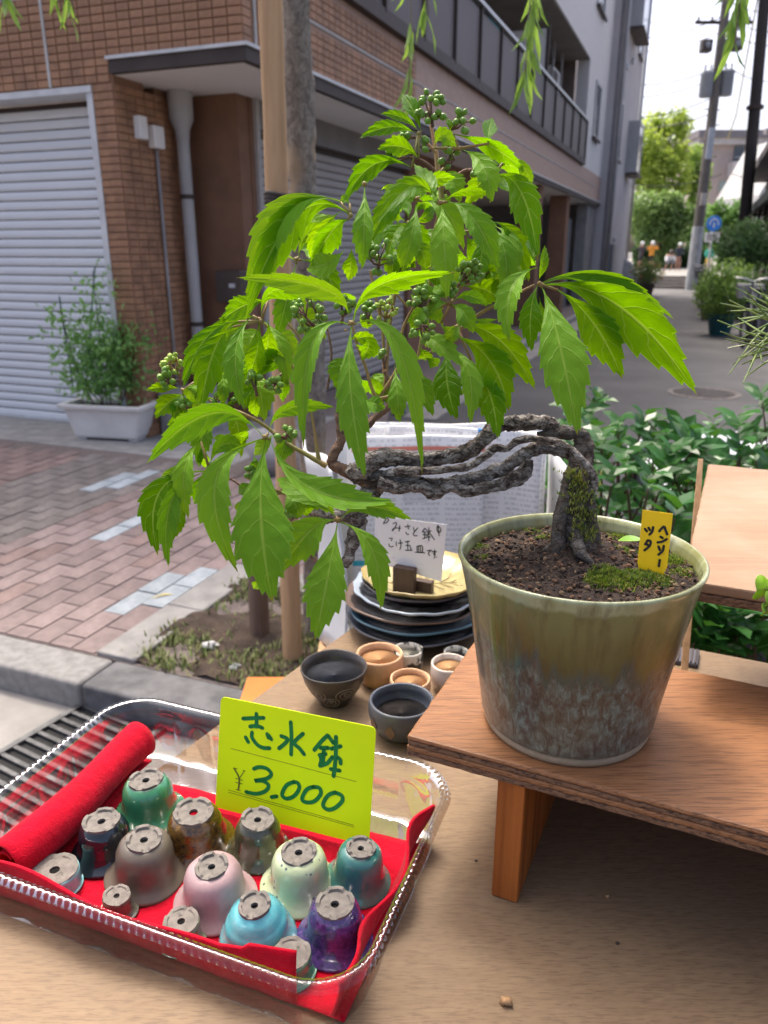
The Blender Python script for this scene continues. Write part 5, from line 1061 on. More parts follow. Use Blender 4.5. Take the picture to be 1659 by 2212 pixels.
for ca, cz in ((-2.15, .52), (-1.05, .55), (-1.6, .25), (-.2, .5), (-2.9, .5), (.7, .4)):
    for sgn in (1,):
        pts = []
        for i in range(34):
            th = i * .5; q = .015 + .0125 * i * .9; pts.append(on_bowl(ca + q * math.cos(th) * 1.1, max(.08, min(.93, cz + q * .62 * math.sin(th)))))
        cv.tube(pts, .00055, 5)
cv.build('carving', pm('carved light slip', (.24, .19, .15), (.14, .11, .09), 200, .6), o, True, True)
o, r = bowl('bowl', 'blue grey bowl with brown leaf marks beside the riser corner', 868, 1512, 145, .036, [(.55, 0), (.62, .03), (.85, .25), (.98, .55), (1.0, .78), (.97, .97), (.94, 1.02), (.88, 1.0), (.87, .8), (.85, .6), (.6, .48), (0, .46)], M_SLATE, (.8, .6, M_DKCLAY))
lf = MB()
for ca, cz in ((-1.95, .5), (-1.3, .45), (-2.6, .5), (-.6, .5)):
    R_ = lambda z: r * (1.004 - .5 * max(0, .55 - z) ** 1.4)
    q = [Vector((R_(cz + dz) * math.cos(ca + da), R_(cz + dz) * math.sin(ca + da), (cz + dz) * .036)) for da, dz in ((0, -.22), (.16, -.02), (.12, .12), (0, .25), (-.12, .12), (-.16, -.02))]; lf.add(q, [(0, 1, 2, 3, 4, 5)])
lf.build('leaf_mark', pm('brown slip', (.17, .11, .075), None, 200, .7), o, False, True)
bowl('bowl', 'large pale orange clay cup behind the carved black bowl', 820, 1412, 104, .032, CU, M_TERRA, (.845, .78, M_TERRAIN))
bowl('bowl', 'small pale orange clay cup in front of the white cups', 886, 1466, 90, .024, CU, M_TERRA, (.845, .76, M_TERRAIN))
M_BW = pm('black and white glaze', (.60, .58, .50), (.03, .03, .03), 26, .25, coat=.3, lo=.49, hi=.53)
M_BW2 = pm('white and brown marbled glaze', (.62, .55, .48), (.2, .15, .12), 30, .3, coat=.3, lo=.5, hi=.62)
bowl('bowl', 'tiny cream and black cup in front of the plate stack', 882, 1403, 66, .027, CU, M_BW, (.8, .75, pm('cream inside', (.58, .58, .48), None, 20, .4)))
bowl('bowl', 'white marbled cup with orange inside, half behind the riser', 972, 1432, 84, .03, CU, M_BW2, (.845, .8, M_TERRAIN))
bowl('bowl', 'tiny black and white mottled cup half hidden by the riser corner', 986, 1408, 56, .02, CU, M_BW, (.8, .7, M_DKCLAY))
# --- newspapers standing in a clear plastic box on a crate behind the table
NB = thing('newspaper_box', 'white plastic box full of folded newspapers behind the horizontal bonsai trunk', 'newspapers', (.08, 1.2, .74))
def m_news(i):
    m, nt = newmat('newsprint%d' % i); k = N(nt); tc = k.n('ShaderNodeTexCoord'); sx = k.n('ShaderNodeSeparateXYZ'); k.l(tc.outputs['UV'], sx.inputs[0])
    ln = k.math('FRACT', k.math('MULTIPLY', sx.outputs[1], 46)); w = k.noise(k.coord('UV', 0, (70, 46, 1)), 1, 2); colm = k.math('FRACT', k.math('MULTIPLY', sx.outputs[0], 3.0 + i % 2))
    t_ = k.math('MULTIPLY', k.math('MULTIPLY', k.math('LESS_THAN', ln, .5), k.math('GREATER_THAN', w, .47)), k.math('GREATER_THAN', colm, .12)); blk = k.noise(k.coord('UV', 0, (3, 4, 1), (i * 3.3, 0, 0)), 1, 1)
    pic = k.math('GREATER_THAN', blk, .6); col = k.mix(k.math('MULTIPLY', t_, .38), (.74, .735, .72), (.25, .25, .25)); col = k.mix(k.math('MULTIPLY', pic, .35), col, (.34, .35, .37)); st = k.math('COMPARE', sx.outputs[0], .55 + .06 * (i % 3), .016)
    col = k.mix(k.math('MULTIPLY', st, 1 if i % 2 else .0), col, (.03, .2, .5)); st2 = k.math('COMPARE', sx.outputs[1], .95, .009); col = k.mix(k.math('MULTIPLY', st2, 1 if i == 0 else 0), col, (.6, .2, .14)); st3 = k.math('COMPARE', sx.outputs[1], .47, .012); col = k.mix(k.math('MULTIPLY', st3, 1 if i == 0 else 0), col, (.05, .42, .5)); k.out(k.bsdf(col, .8)); return m
def sheet(i, x0, x1, y, z0, z1, bend, lean, nm='newspaper'):
    b = MB(); b.grid(lambda s_, t: (x0 + (x1 - x0) * s_, y + bend * math.sin(math.pi * s_) + lean * t + .004 * noise.noise(Vector((s_ * 5 + i, t * 4, 0))) - .12 * max(0, s_ - .85) * (i % 2), z0 + (z1 - z0) * t + .006 * math.sin(s_ * 3 + i)), 24, 14); o = b.build(nm, m_news(i), NB, True); s_ = o.modifiers.new('s', 'SOLIDIFY'); s_.thickness = .008; return o
yb = 1.13
sheet(0, -.05, .155, yb, .745, 1.128, -.012, .02); sheet(1, .0, .245, yb + .03, .745, 1.135, -.01, .02); sheet(2, -.06, .2, yb + .06, .745, 1.13, -.012, .02); sheet(3, .03, .262, yb + .085, .745, 1.122, .004, .02); sheet(4, -.05, .26, yb + .11, .745, 1.128, 0, .02)
M_FILM = pm('white translucent plastic', (.66, .68, .69), (.58, .6, .62), 6, .3)
b = MB(); b.grid(lambda s_, t: (-.1 + .03 * math.cos(math.pi * s_) + .012 * math.sin(t * 4), yb - .04 + .22 * s_ , .745 + .345 * t + .01 * math.sin(s_ * 6)), 16, 12); o = b.build('box_side', M_FILM, NB, True); thick(o, .004)
b = MB(); b.grid(lambda s_, t: (.275 + .012 * math.sin(t * 3) + .012 * t, yb - .02 + .2 * s_, .745 + .33 * t), 10, 10); thick(b.build('box_side', M_FILM, NB, True), .004)
b = MB(); b.grid(lambda s_, t: (-.08 + .36 * s_, yb + .16 + .01 * math.sin(s_ * 7), .745 + .375 * t), 12, 8); thick(b.build('box_back', M_FILM, NB, True), .004)
b = MB(); b.box((.095, yb + .06, .742), (.38, .24, .006)); b.build('box_floor', M_FILM, NB)
sk = MB(); SKT = thing('wooden_stool', 'plain wooden stool under the newspapers behind the table', 'stool', (.09, 1.19, 0))
b = MB(); b.box((.095, yb + .06, .725), (.42, .28, .027)); b.build('seat', M_STAKE, SKT)
for x in (-.09, .28):
    for y in (1.09, 1.3): b = MB(); b.box((x, y, .355), (.03, .03, .712)); b.build('leg', M_STAKE, SKT)

# ================================================================== THE BONSAI
BC = Vector((.1318, .482, RZ)); PH = .1296; PR = .0812; PB = .0592
BN = thing('bonsai', 'henry creeper bonsai with a long horizontal trunk in a green brown glazed pot', 'bonsai', BC)
def m_potglaze():
    m, nt = newmat('dripped ash glaze'); k = N(nt); co = k.coord(); sx = k.n('ShaderNodeSeparateXYZ'); k.l(co, sx.inputs[0])
    z = k.math('DIVIDE', k.math('SUBTRACT', sx.outputs[2], RZ), PH); st = k.coord('Object', 0, (1, 1, .13)); dr = k.noise(st, 85, 6, .6, .2); dr2 = k.noise(k.coord('Object', 0, (1, 1, .16)), 28, 3)
    fine = k.noise(k.coord('Object', 0, (1, 1, .45)), 210, 6, .7, .6)
    line = k.math('ADD', k.math('ADD', z, k.math('MULTIPLY', k.math('SUBTRACT', dr, .5), .5)), k.math('MULTIPLY', k.math('SUBTRACT', dr2, .5), .55))
    low = k.ramp(fine, [(.36, (.04, .025, .017)), (.45, (.075, .055, .038)), (.52, (.085, .098, .078)), (.64, (.16, .2, .172))])
    big = k.ramp(k.noise(co, 24, 4), [(.4, (0, 0, 0)), (.62, (1, 1, 1))]); low = k.mix(k.math('MULTIPLY', big, .35), low, k.ramp(fine, [(.35, (.085, .045, .027)), (.62, (.14, .09, .06))]))
    zg = k.ramp(z, [(.02, (1, 1, 1)), (.4, (0, 0, 0))]); low = k.mix(k.math('MULTIPLY', zg, .45), low, k.ramp(fine, [(.4, (.09, .095, .075)), (.6, (.21, .25, .215))]))
    up_ = k.ramp(k.math('ADD', z, k.math('MULTIPLY', dr, .12)), [(.6, (.06, .045, .010)), (.8, (.105, .095, .024)), (.98, (.16, .17, .06)), (1.06, (.34, .37, .21))])
    up_ = k.mix(k.math('MULTIPLY', k.ramp(dr2, [(.42, (0, 0, 0)), (.58, (1, 1, 1))]), .85), up_, k.ramp(z, [(.6, (.08, .085, .018)), (.95, (.2, .205, .075))]))
    up_ = k.mix(k.math('MULTIPLY', k.ramp(dr, [(.5, (0, 0, 0)), (.66, (1, 1, 1))]), .6), up_, (.055, .036, .010)); edge = k.ramp(line, [(.5, (0, 0, 0)), (.535, (1, 1, 1)), (.56, (1, 1, 1)), (.63, (0, 0, 0))]); sel = k.ramp(line, [(.515, (0, 0, 0)), (.545, (1, 1, 1))])
    col = k.mix(k.math('MULTIPLY', edge, .92), k.mix(sel, low, up_), (.045, .062, .05))
    rg = k.ramp(line, [(.5, (.42,) * 3), (.56, (.2,) * 3)]); k.out(k.bsdf(col, rg, 0, .5, k.bump(k.math('ADD', fine, k.math('MULTIPLY', sel, .6)), .3, .0012), .45)); return m
pr = [(PB * .93, .0055), (PB * 1.0, .0075), (PB * 1.025, .011), (PB + (PR - PB) * .16, PH * .2), (PB + (PR - PB) * .36, PH * .42), (PB + (PR - PB) * .58, PH * .65), (PB + (PR - PB) * .80, PH * .86), (PR * .985, PH * .965), (PR * 1.0, PH * .985), (PR * .998, PH * .998), (PR * .985, PH * 1.004), (PR * .965, PH * 1.0), (PR * .945, PH * .97), (PR * .90, PH * .8), (PR * .8, PH * .5)]
wob = lambda a, z, r: 1 + .006 * math.sin(2 * a + 1) + .004 * math.sin(3 * a + z * 30)
b = MB(); b.lathe(pr, BC, 96, wob); pot_o = b.build('pot', m_potglaze(), BN, True)
b = MB(); b.lathe([(PB * .90, .0), (PB * .97, .0004), (PB * .99, .003), (PB * .98, .0068), (PB * .9, .007)], BC, 64); b.build('foot', pm('bare cream stoneware', (.34, .26, .17), (.27, .2, .125), 90, .8, .2, 400), pot_o, True)
SZ = RZ + PH - .0105
_tb = Pd(1240, 1185, .531); TX, TY = _tb.x, _tb.y
def soilz(x, y):
    d = math.hypot(x - BC.x, y - BC.y); q = Vector((x, y, 0)); return SZ + .006 * max(0, 1 - d / .07) + .012 * max(0, 1 - math.hypot(x - TX, y - TY) / .042) + .0022 * noise.noise(q * 90) + .0018 * noise.noise(q * 240) + .0012 * noise.noise(q * 520)
b = MB(); NR, NA = 40, 110
vs_ = []
for i in range(NR + 1):
    for k in range(NA): a = 2 * math.pi * k / NA; rr = PR * .935 * i / NR; x, y = BC.x + rr * math.cos(a), BC.y + rr * math.sin(a); vs_.append((x, y, soilz(x, y)))
b.add(vs_, [(i * NA + k, i * NA + (k + 1) % NA, (i + 1) * NA + (k + 1) % NA, (i + 1) * NA + k)[::-1] for i in range(NR) for k in range(NA)])
M_SOIL = pm('dark bonsai soil', (.055, .036, .026), (.022, .014, .011), 120, .9, .9, 400, .004, lo=.4, hi=.6); b.build('soil', M_SOIL, BN, True)
cr_ = MB(); rs = random.Random(71); cols = 3
for i in range(1500):
    a = rs.uniform(0, 6.283); rr = PR * .92 * math.sqrt(rs.random()); x, y = BC.x + rr * math.cos(a), BC.y + rr * math.sin(a); s_ = rs.uniform(.0005, .0019) * (1 if rs.random() < .93 else 1.5); cr_.mi = rs.choice((0, 0, 0, 0, 1, 1, 1, 2))
    if rs.random() < .35:
        d = rdir(rs); d.z *= .3; cr_.tube([Vector((x, y, soilz(x, y) + .0006)), Vector((x, y, soilz(x, y) + .0012)) + d * s_ * 3], s_ * .22, 4)
    else: cr_.ball((x, y, soilz(x, y) + s_ * .3), s_, 5, 4, .7, (1, 1, .8), i)
cr_.build('soil_crumbs', [M_SOIL, pm('brown crumb', (.13, .07, .04), None, 90, .9), pm('tan grit', (.2, .135, .08), None, 90, .9)], BN, kind='stuff')
ms = MB(); mpos = [(1330, 1252, .016, 420), (1400, 1245, .014, 320), (1450, 1200, .010, 220), (1290, 1250, .008, 150), (1465, 1195, .008, 160), (1060, 1138, .006, 60), (1035, 1170, .006, 60), (1150, 1140, .006, 50), (1360, 1190, .009, 140), (1040, 1195, .005, 50), (1475, 1225, .008, 130), (1130, 1128, .006, 60), (1180, 1165, .007, 90), (1340, 1150, .008, 80)]
for (u, v, rad, n_) in mpos:
    c_ = Pz(u, v, SZ + .004)
    for i in range(n_ * 2):
        a = rs.uniform(0, 6.283); rr = rad * math.sqrt(rs.random()); x, y = c_.x + rr * math.cos(a) * 1.3, c_.y + rr * math.sin(a)
        if math.hypot(x - BC.x, y - BC.y) > PR * .92: continue
        ms.mi = rs.choice((0, 0, 1)); hh = (1 - (rr / rad) ** 2) * rad * .35; zz = soilz(x, y)
        for k in range(3): blade(ms, (x + rs.gauss(0, .0006), y + rs.gauss(0, .0006), zz - .001 + hh * .6), rs.uniform(.0006, .0018) + hh * .3, .00028, rs.uniform(0, 6.3), rs.uniform(.0004, .0018))
for (u, v, s_) in ((1430, 1210, .0), ):
    pass
MOSS = [m_foliage('moss', (.03, .065, .005), (.075, .12, .01), .6, .3, (.2, .35, .02), 60), m_foliage('yellow moss', (.14, .19, .02), (.26, .26, .05), .6, .3, (.35, .4, .05), 60)]
def gpath(zone, pts, d0):    # (x,y,r[,dd]) -> world points, radii
    out = []; rad = []
    for q in pts: u, v = zo(zone, q[0], q[1]); d = d0 + (q[3] if len(q) > 3 else 0); out.append(tuple(Pd(u, v, d))); rad.append(q[2] * ZO[zone][2] / FPX * d)
    return out, rad
def gnarl(mb, zone, pts, d0, n=14, bark=.2, bs=130, step=10, seed=0):
    n += 8; step += 10; bark *= 1.35; bs *= 1.25
    P, r_ = gpath(zone, pts, d0); q = smooth_path([p + (x,) for p, x in zip(P, r_)], step); mb.tube([Vector(p[:3]) for p in q], [max(.0003, p[3] * .88) for p in q], n, True, bark, bs, seed); return q
def m_trunk(dk=1.0):
    m, nt = newmat('bonsai bark' if dk == 1 else 'damp base bark'); k = N(nt); co = k.coord(); n1 = k.noise(k.coord('Object', 0, (.55, 1, 1)), 190, 9, .8, .6); n2 = k.noise(co, 300, 6, .7); v_ = k.vor(k.coord('Object', 0, (1.0, 1, 2.6)), 110, 'DISTANCE_TO_EDGE')
    col = k.ramp(n1, [(.36, (.02, .013, .01)), (.46, (.11, .085, .07)), (.54, tuple(x * dk for x in (.34, .305, .27))), (.65, tuple(x * dk for x in (.6, .57, .53)))]); cr = k.ramp(v_, [(.0, (0, 0, 0)), (.05, (1, 1, 1))]); col = k.mix(k.math('MULTIPLY', k.math('SUBTRACT', 1, cr), .45), col, (.03, .02, .016))
    h = k.math('ADD', k.math('MULTIPLY', cr, .5), k.math('ADD', n1, k.math('MULTIPLY', n2, .5))); k.out(k.bsdf(col, .85, 0, .25, k.bump(h, .9, .003))); return m
M_TRUNK = m_trunk(); D0 = .531
b = MB()
gnarl(b, 'G', [(1396, 1000, 205, .004), (1398, 930, 175, .003), (1400, 870, 142, .001), (1400, 800, 116), (1405, 700, 98), (1410, 580, 78), (1418, 470, 62), (1440, 370, 50), (1430, 310, 36)], D0, 28, .1, 90, 16)
gnarl(b, 'G', [(1310, 960, 40, -.008), (1320, 880, 44, -.012), (1318, 780, 40, -.012), (1340, 680, 40, -.01), (1362, 600, 38, -.008), (1375, 500, 34, -.006)], D0, 16, .12, 110, 12, 3)
gnarl(b, 'G', [(1520, 940, 30, -.002), (1508, 860, 32, -.006), (1490, 740, 34, -.01), (1478, 640, 34, -.01), (1466, 560, 32, -.01), (1455, 470, 36, -.006), (1455, 400, 40)], D0, 16, .12, 110, 12, 5)
gnarl(b, 'G', [(1460, 470, 42), (1462, 380, 46), (1435, 310, 44), (1370, 292, 40), (1290, 298, 36), (1215, 312, 24)], D0, 16, .2, 110, 14, 7)
gnarl(b, 'G', [(1375, 790, 44), (1315, 865, 40, -.004), (1255, 905, 24, -.006), (1215, 935, 10, -.006)], D0, 12, .15, 120, 10, 41); gnarl(b, 'G', [(1440, 790, 40), (1505, 862, 34, -.004), (1560, 900, 18, -.006), (1590, 925, 8, -.006)], D0, 12, .15, 120, 10, 43); gnarl(b, 'G', [(1410, 820, 44, -.012), (1430, 900, 36, -.022), (1475, 945, 20, -.026), (1500, 965, 8, -.026)], D0, 12, .15, 120, 10, 47)
b.build('trunk', m_trunk(.34), BN, True)
b = MB(); gnarl(b, 'G', [(1320, 262, 22), (1270, 245, 42), (1180, 243, 46), (1080, 246, 47), (1000, 268, 48), (930, 335, 46), (850, 392, 45), (720, 420, 44), (590, 432, 46), (470, 420, 50), (380, 440, 60), (310, 490, 66), (255, 530, 46)], D0, 18, .22, 110, 14, 11); b.build('trunk_strand', M_TRUNK, BN, True)
b = MB(); gnarl(b, 'G', [(1410, 430, 30, .01), (1330, 385, 36, .008), (1220, 372, 40, .006), (1140, 410, 38), (1050, 470, 40), (930, 520, 42), (820, 545, 40), (690, 560, 40), (560, 545, 42), (430, 530, 50), (330, 520, 56)], D0 + .004, 16, .24, 110, 14, 13); b.build('trunk_strand', M_TRUNK, BN, True)
b = MB(); gnarl(b, 'G', [(1165, 430, 30), (1140, 500, 42), (1060, 550, 38), (960, 575, 36), (860, 595, 34), (770, 570, 34), (685, 605, 34), (620, 570, 34), (500, 575, 36), (400, 550, 44)], D0 - .004, 16, .24, 110, 14, 17); b.build('trunk_strand', M_TRUNK, BN, True)
b = MB(); gnarl(b, 'G', [(1505, 590, 16, -.014), (1500, 520, 22, -.014), (1430, 425, 22, -.02), (1340, 355, 22, -.018), (1230, 328, 20, -.014), (1120, 335, 22, -.012), (1050, 378, 20, -.012), (1000, 370, 24, -.012), (940, 420, 23, -.012), (860, 468, 22, -.012), (770, 482, 20, -.01), (640, 492, 24, -.008), (520, 492, 26, -.006), (430, 510, 24)], D0, 12, .2, 130, 12, 19); b.build('trunk_strand', M_TRUNK, BN, True)
b = MB(); gnarl(b, 'D', [(1480, 480, 60), (1400, 560, 60), (1330, 680, 64), (1220, 690, 60), (1110, 680, 56), (1050, 630, 44), (1000, 600, 22)], D0 + .004, 16, .26, 110, 14, 23); gnarl(b, 'D', [(1310, 690, 60), (1330, 760, 58), (1300, 850, 48), (1275, 940, 38), (1250, 1010, 24)], D0 + .004, 16, .26, 110, 14, 29); b.build('trunk_strand', M_TRUNK, BN, True)
M_TWIG = pm('young brown bark', (.20, .12, .075), (.11, .06, .04), 160, .8, .6, 500, .002); M_STEM = pm('green brown stem', (.20, .19, .045), (.30, .16, .06), 40, .5, .2, 200)
def branch(zone, pts, dd, mat=None, n=9, bark=.1, nm='branch'): b = MB(); gnarl(b, zone, pts, D0 + dd, n, bark, 200, 8, pts[0][0]); return b.build(nm, mat or M_STEM, BN, True)
branch('D', [(1420, 520, 44), (1240, 420, 40), (1170, 380, 34), (1200, 300, 34), (1230, 240, 30), (1215, 150, 22), (1205, 60, 14)], .004, M_TWIG, 12, .18); branch('E', [(60, 1250, 36), (210, 1210, 34), (270, 1150, 30), (380, 1060, 26), (400, 960, 24), (350, 800, 16)], .004, M_TWIG, 12, .18)
branch('D', [(1095, 380, 16), (1080, 270, 12), (1065, 170, 9), (1045, 60, 9)], 0, M_STEM); branch('D', [(1140, 400, 20), (1020, 330, 16), (900, 260, 14), (760, 150, 13), (640, 85, 12), (520, 40, 10), (430, 0, 8), (330, -60, 6)], .0, M_STEM); branch('D', [(1080, 980, 18), (1030, 900, 18), (940, 740, 12), (860, 660, 10), (690, 600, 9), (600, 500, 8), (430, 412, 6)], .006, M_TWIG)
branch('E', [(400, 980, 14), (300, 1000, 16), (250, 920, 14), (210, 780, 13), (150, 620, 13), (110, 470, 9)], -.012); branch('E', [(300, 1010, 14), (390, 870, 14), (470, 760, 14), (640, 690, 12), (820, 570, 12), (1000, 410, 14), (1200, 295, 13), (1450, 165, 9)], -.004); branch('E', [(330, 1040, 14), (360, 800, 14), (380, 500, 15), (420, 250, 15), (470, 0, 13)], .006); branch('E', [(340, 1000, 12), (340, 700, 12), (330, 480, 13), (270, 200, 12), (240, 60, 8)], .01)
branch('A', [(490, 1220, 16), (520, 1080, 15), (555, 900, 11)], .006); branch('A', [(620, 1800, 16), (700, 1300, 16), (720, 1000, 15), (775, 760, 22), (750, 560, 20), (735, 420, 18), (700, 230, 12), (690, 130, 8)], 0); branch('E', [(480, 700, 12), (470, 560, 12), (520, 400, 12), (700, 120, 10)], .0); branch('E', [(520, 330, 10), (430, 230, 9)], .0)
branch('C', [(1150, 600, 13), (1050, 420, 13), (970, 310, 12), (915, 245, 11)], -.01); branch('C', [(1220, 400, 9), (1120, 280, 9), (1030, 205, 8)], .0); branch('A', [(790, 700, 15), (850, 610, 15), (960, 545, 12), (1110, 590, 8)], .0, M_TWIG); branch('A', [(770, 560, 12), (830, 480, 10), (890, 405, 8)], -.006); branch('A', [(735, 430, 12), (680, 370, 10), (620, 310, 8)], -.004); branch('A', [(740, 560, 11), (680, 505, 9), (620, 470, 7)], -.003, M_TWIG)
branch('C', [(1400, 750, 10), (1430, 500, 10), (1400, 300, 9), (1380, 180, 8)], 0, M_TWIG); branch('C', [(925, 980, 10), (890, 820, 9), (950, 740, 8)], 0, M_TWIG); branch('D', [(430, 412, 8), (380, 300, 6)], .004)
for i in range(330):    # moss climbing the base of the trunk
    x, y = rs.gauss(1432, 46), rs.uniform(480, 860); x += (y - 650) * .12; u, v = zo('G', x, y); p = Pd(u, v, D0 - (110 * .42 / FPX * D0) * (.85 + .5 * rs.random()) * (.75 if y < 600 else 1)); ms.mi = rs.choice((0, 1, 1))
    for k in range(3): blade(ms, p + rdir(rs) * .001, rs.uniform(.001, .003), .0004, rs.uniform(0, 6.3), rs.uniform(.001, .002))
ms.build('moss', MOSS, BN, kind='stuff')

# --- leaves
def m_leaf(young):  # young: brighter copy, backlight put into its colour; the other is the shaded copy
    m, nt = newmat('backlit creeper leaf' if young else 'shaded creeper leaf'); k = N(nt); tc = k.n('ShaderNodeTexCoord'); sx = k.n('ShaderNodeSeparateXYZ'); k.l(tc.outputs['UV'], sx.inputs[0]); s_, v_ = sx.outputs[0], sx.outputs[1]
    ax = k.math('ABSOLUTE', k.math('SUBTRACT', v_, .5)); mid = k.ramp(ax, [(.016, (1, 1, 1)), (.042, (0, 0, 0))])
    q = k.math('SUBTRACT', k.math('MULTIPLY', s_, 6.3), k.math('MULTIPLY', k.math('POWER', k.math('MULTIPLY', ax, 2), 1.25), 1.15)); fr = k.math('ABSOLUTE', k.math('SUBTRACT', k.math('FRACT', k.math('ADD', q, k.math('MULTIPLY', k.noise(k.coord('UV', 0, (6, 4, 1)), 1, 2), .5))), .5)); lat = k.ramp(fr, [(.016, (1, 1, 1)), (.055, (0, 0, 0))])
    co = k.coord(); net = k.vor(co, 420, 'DISTANCE_TO_EDGE'); netm = k.ramp(net, [(.0, (1, 1, 1)), (.06, (0, 0, 0))])
    vein = k.math('MAXIMUM', mid, k.math('MULTIPLY', lat, .6)); vein = k.math('MAXIMUM', vein, k.math('MULTIPLY', netm, .12)); edge = k.ramp(ax, [(.46, (0, 0, 0)), (.495, (1, 1, 1))]); vein = k.math('MAXIMUM', vein, k.math('MULTIPLY', edge, .5))
    oi = k.n('ShaderNodeObjectInfo'); ge = k.n('ShaderNodeNewGeometry'); rnd = oi.outputs['Random']
    top = k.mix(k.noise(co, 45, 4), (.009, .062, .0), (.019, .115, .0)); top = k.mix(k.math('MULTIPLY', rnd, .7), top, (.05, .19, .0)); und = k.mix(rnd, (.08, .2, .015), (.14, .3, .02)); blade_ = k.mix(ge.outputs['Backfacing'], top, und)
    tip = k.ramp(s_, [(.965, (0, 0, 0)), (1.0, (1, 1, 1))]); col = k.mix(k.math('MULTIPLY', vein, .8), blade_, (.22, .36, .05)); col = k.mix(k.math('MULTIPLY', tip, .8), col, (.45, .1, .05))
    tcol = k.mix(k.math('MULTIPLY', rnd, .8), (.20, .48, .0), (.40, .68, .0)) if young else k.mix(rnd, (.19, .44, .0), (.34, .58, .0)); tcol = k.mix(k.math('MULTIPLY', vein, .3), tcol, (.55, .62, .1))
    h = k.math('SUBTRACT', k.math('ADD', k.math('MULTIPLY', k.noise(co, 110, 4), .7), k.math('MULTIPLY', fr, .7)), k.math('MULTIPLY', vein, .5)); nm = k.bump(h, .42, .0018)
    pb = k.bsdf(col, .38, 0, .08, nm); t = k.n('ShaderNodeBsdfTranslucent'); k.l(tcol, t.inputs[0]); k.l(nm, t.inputs[1]); mx = k.n('ShaderNodeMixShader'); mx.inputs[0].default_value = .45 if young else .25; k.l(pb, mx.inputs[1]); k.l(t.outputs[0], mx.inputs[2]); k.out(mx.outputs[0]); return m
M_LEAF = m_leaf(False); M_LEAF_LIT = m_leaf(True)
WT_ = [(0, .03), (.1, .05), (.2, .17), (.32, .43), (.44, .74), (.54, .94), (.62, 1.0), (.69, .94), (.76, .76), (.83, .52), (.9, .29), (.95, .13), (1, 0)]
def wprof(s):
    for (a, x), (b_, y) in zip(WT_, WT_[1:]):
        if a <= s <= b_: return x + (y - x) * (s - a) / (b_ - a)
    return 0
def leaflet(parent, Bp, Mp, Tp, width, roll, fold, under, seed, curl=0):
    r = random.Random(seed); C_ = Mp * 2 - (Bp + Tp) * .5; nr = 60; teeth = 8.4; V = []; UV = []; NC = 8
    vw = (CAM - Mp).normalized()
    for i in range(nr + 1):
        s_ = i / nr; p = Bp * (1 - s_) ** 2 + C_ * 2 * s_ * (1 - s_) + Tp * s_ * s_; t = ((C_ - Bp) * (1 - s_) + (Tp - C_) * s_).normalized()
        lat = t.cross(vw); lat = lat.normalized() if lat.length > .05 else t.cross(Vector((0, 0, 1))).normalized(); lat = Quaternion(t, R(roll + curl * (s_ - .5))) @ lat; n = lat.cross(t).normalized()
        if n.dot(vw) < 0 and abs(roll) < 80: pass
        w = width * .5 * wprof(s_)
        for j in range(NC + 1):
            x = (j - NC / 2) / (NC / 2); ax = abs(x); ww = w; fw = 0
            if ax > .9 and .47 < s_ < .965:
                ph = (s_ * teeth * 1.25 + (.35 if x > 0 else 0)) % 1; ww *= 1 + (.24 * ph ** 1.2 - .10) * (1.0 if s_ < .85 else 1.5); fw = .04 * (t_len := (Tp - Bp).length) * ph * ph
            f = R(fold) * min(1, ax * 2.2); off = lat * (x * ww * math.cos(R(fold) * .8)) + n * (ww * ax * math.sin(R(fold)) * (1 - .35 * ax)) + n * (width * .028 * math.sin(s_ * 13 + seed + (2 if x > 0 else 0)) * ax ** 2 + width * .02 * math.sin(s_ * 8.5 * 6.28) * ax * (1 - ax))
            V.append(p + off + t * fw); UV.append((s_, .5 + .5 * x))
    W1 = NC + 1; fs = [(i * W1 + j, (i + 1) * W1 + j, (i + 1) * W1 + j + 1, i * W1 + j + 1) for i in range(nr) for j in range(NC)]
    if under: fs = [f[::-1] for f in fs]
    b = MB(); b.add(V, fs, UV); return b.build('leaflet', M_LEAF_LIT if under else M_LEAF, parent, True)
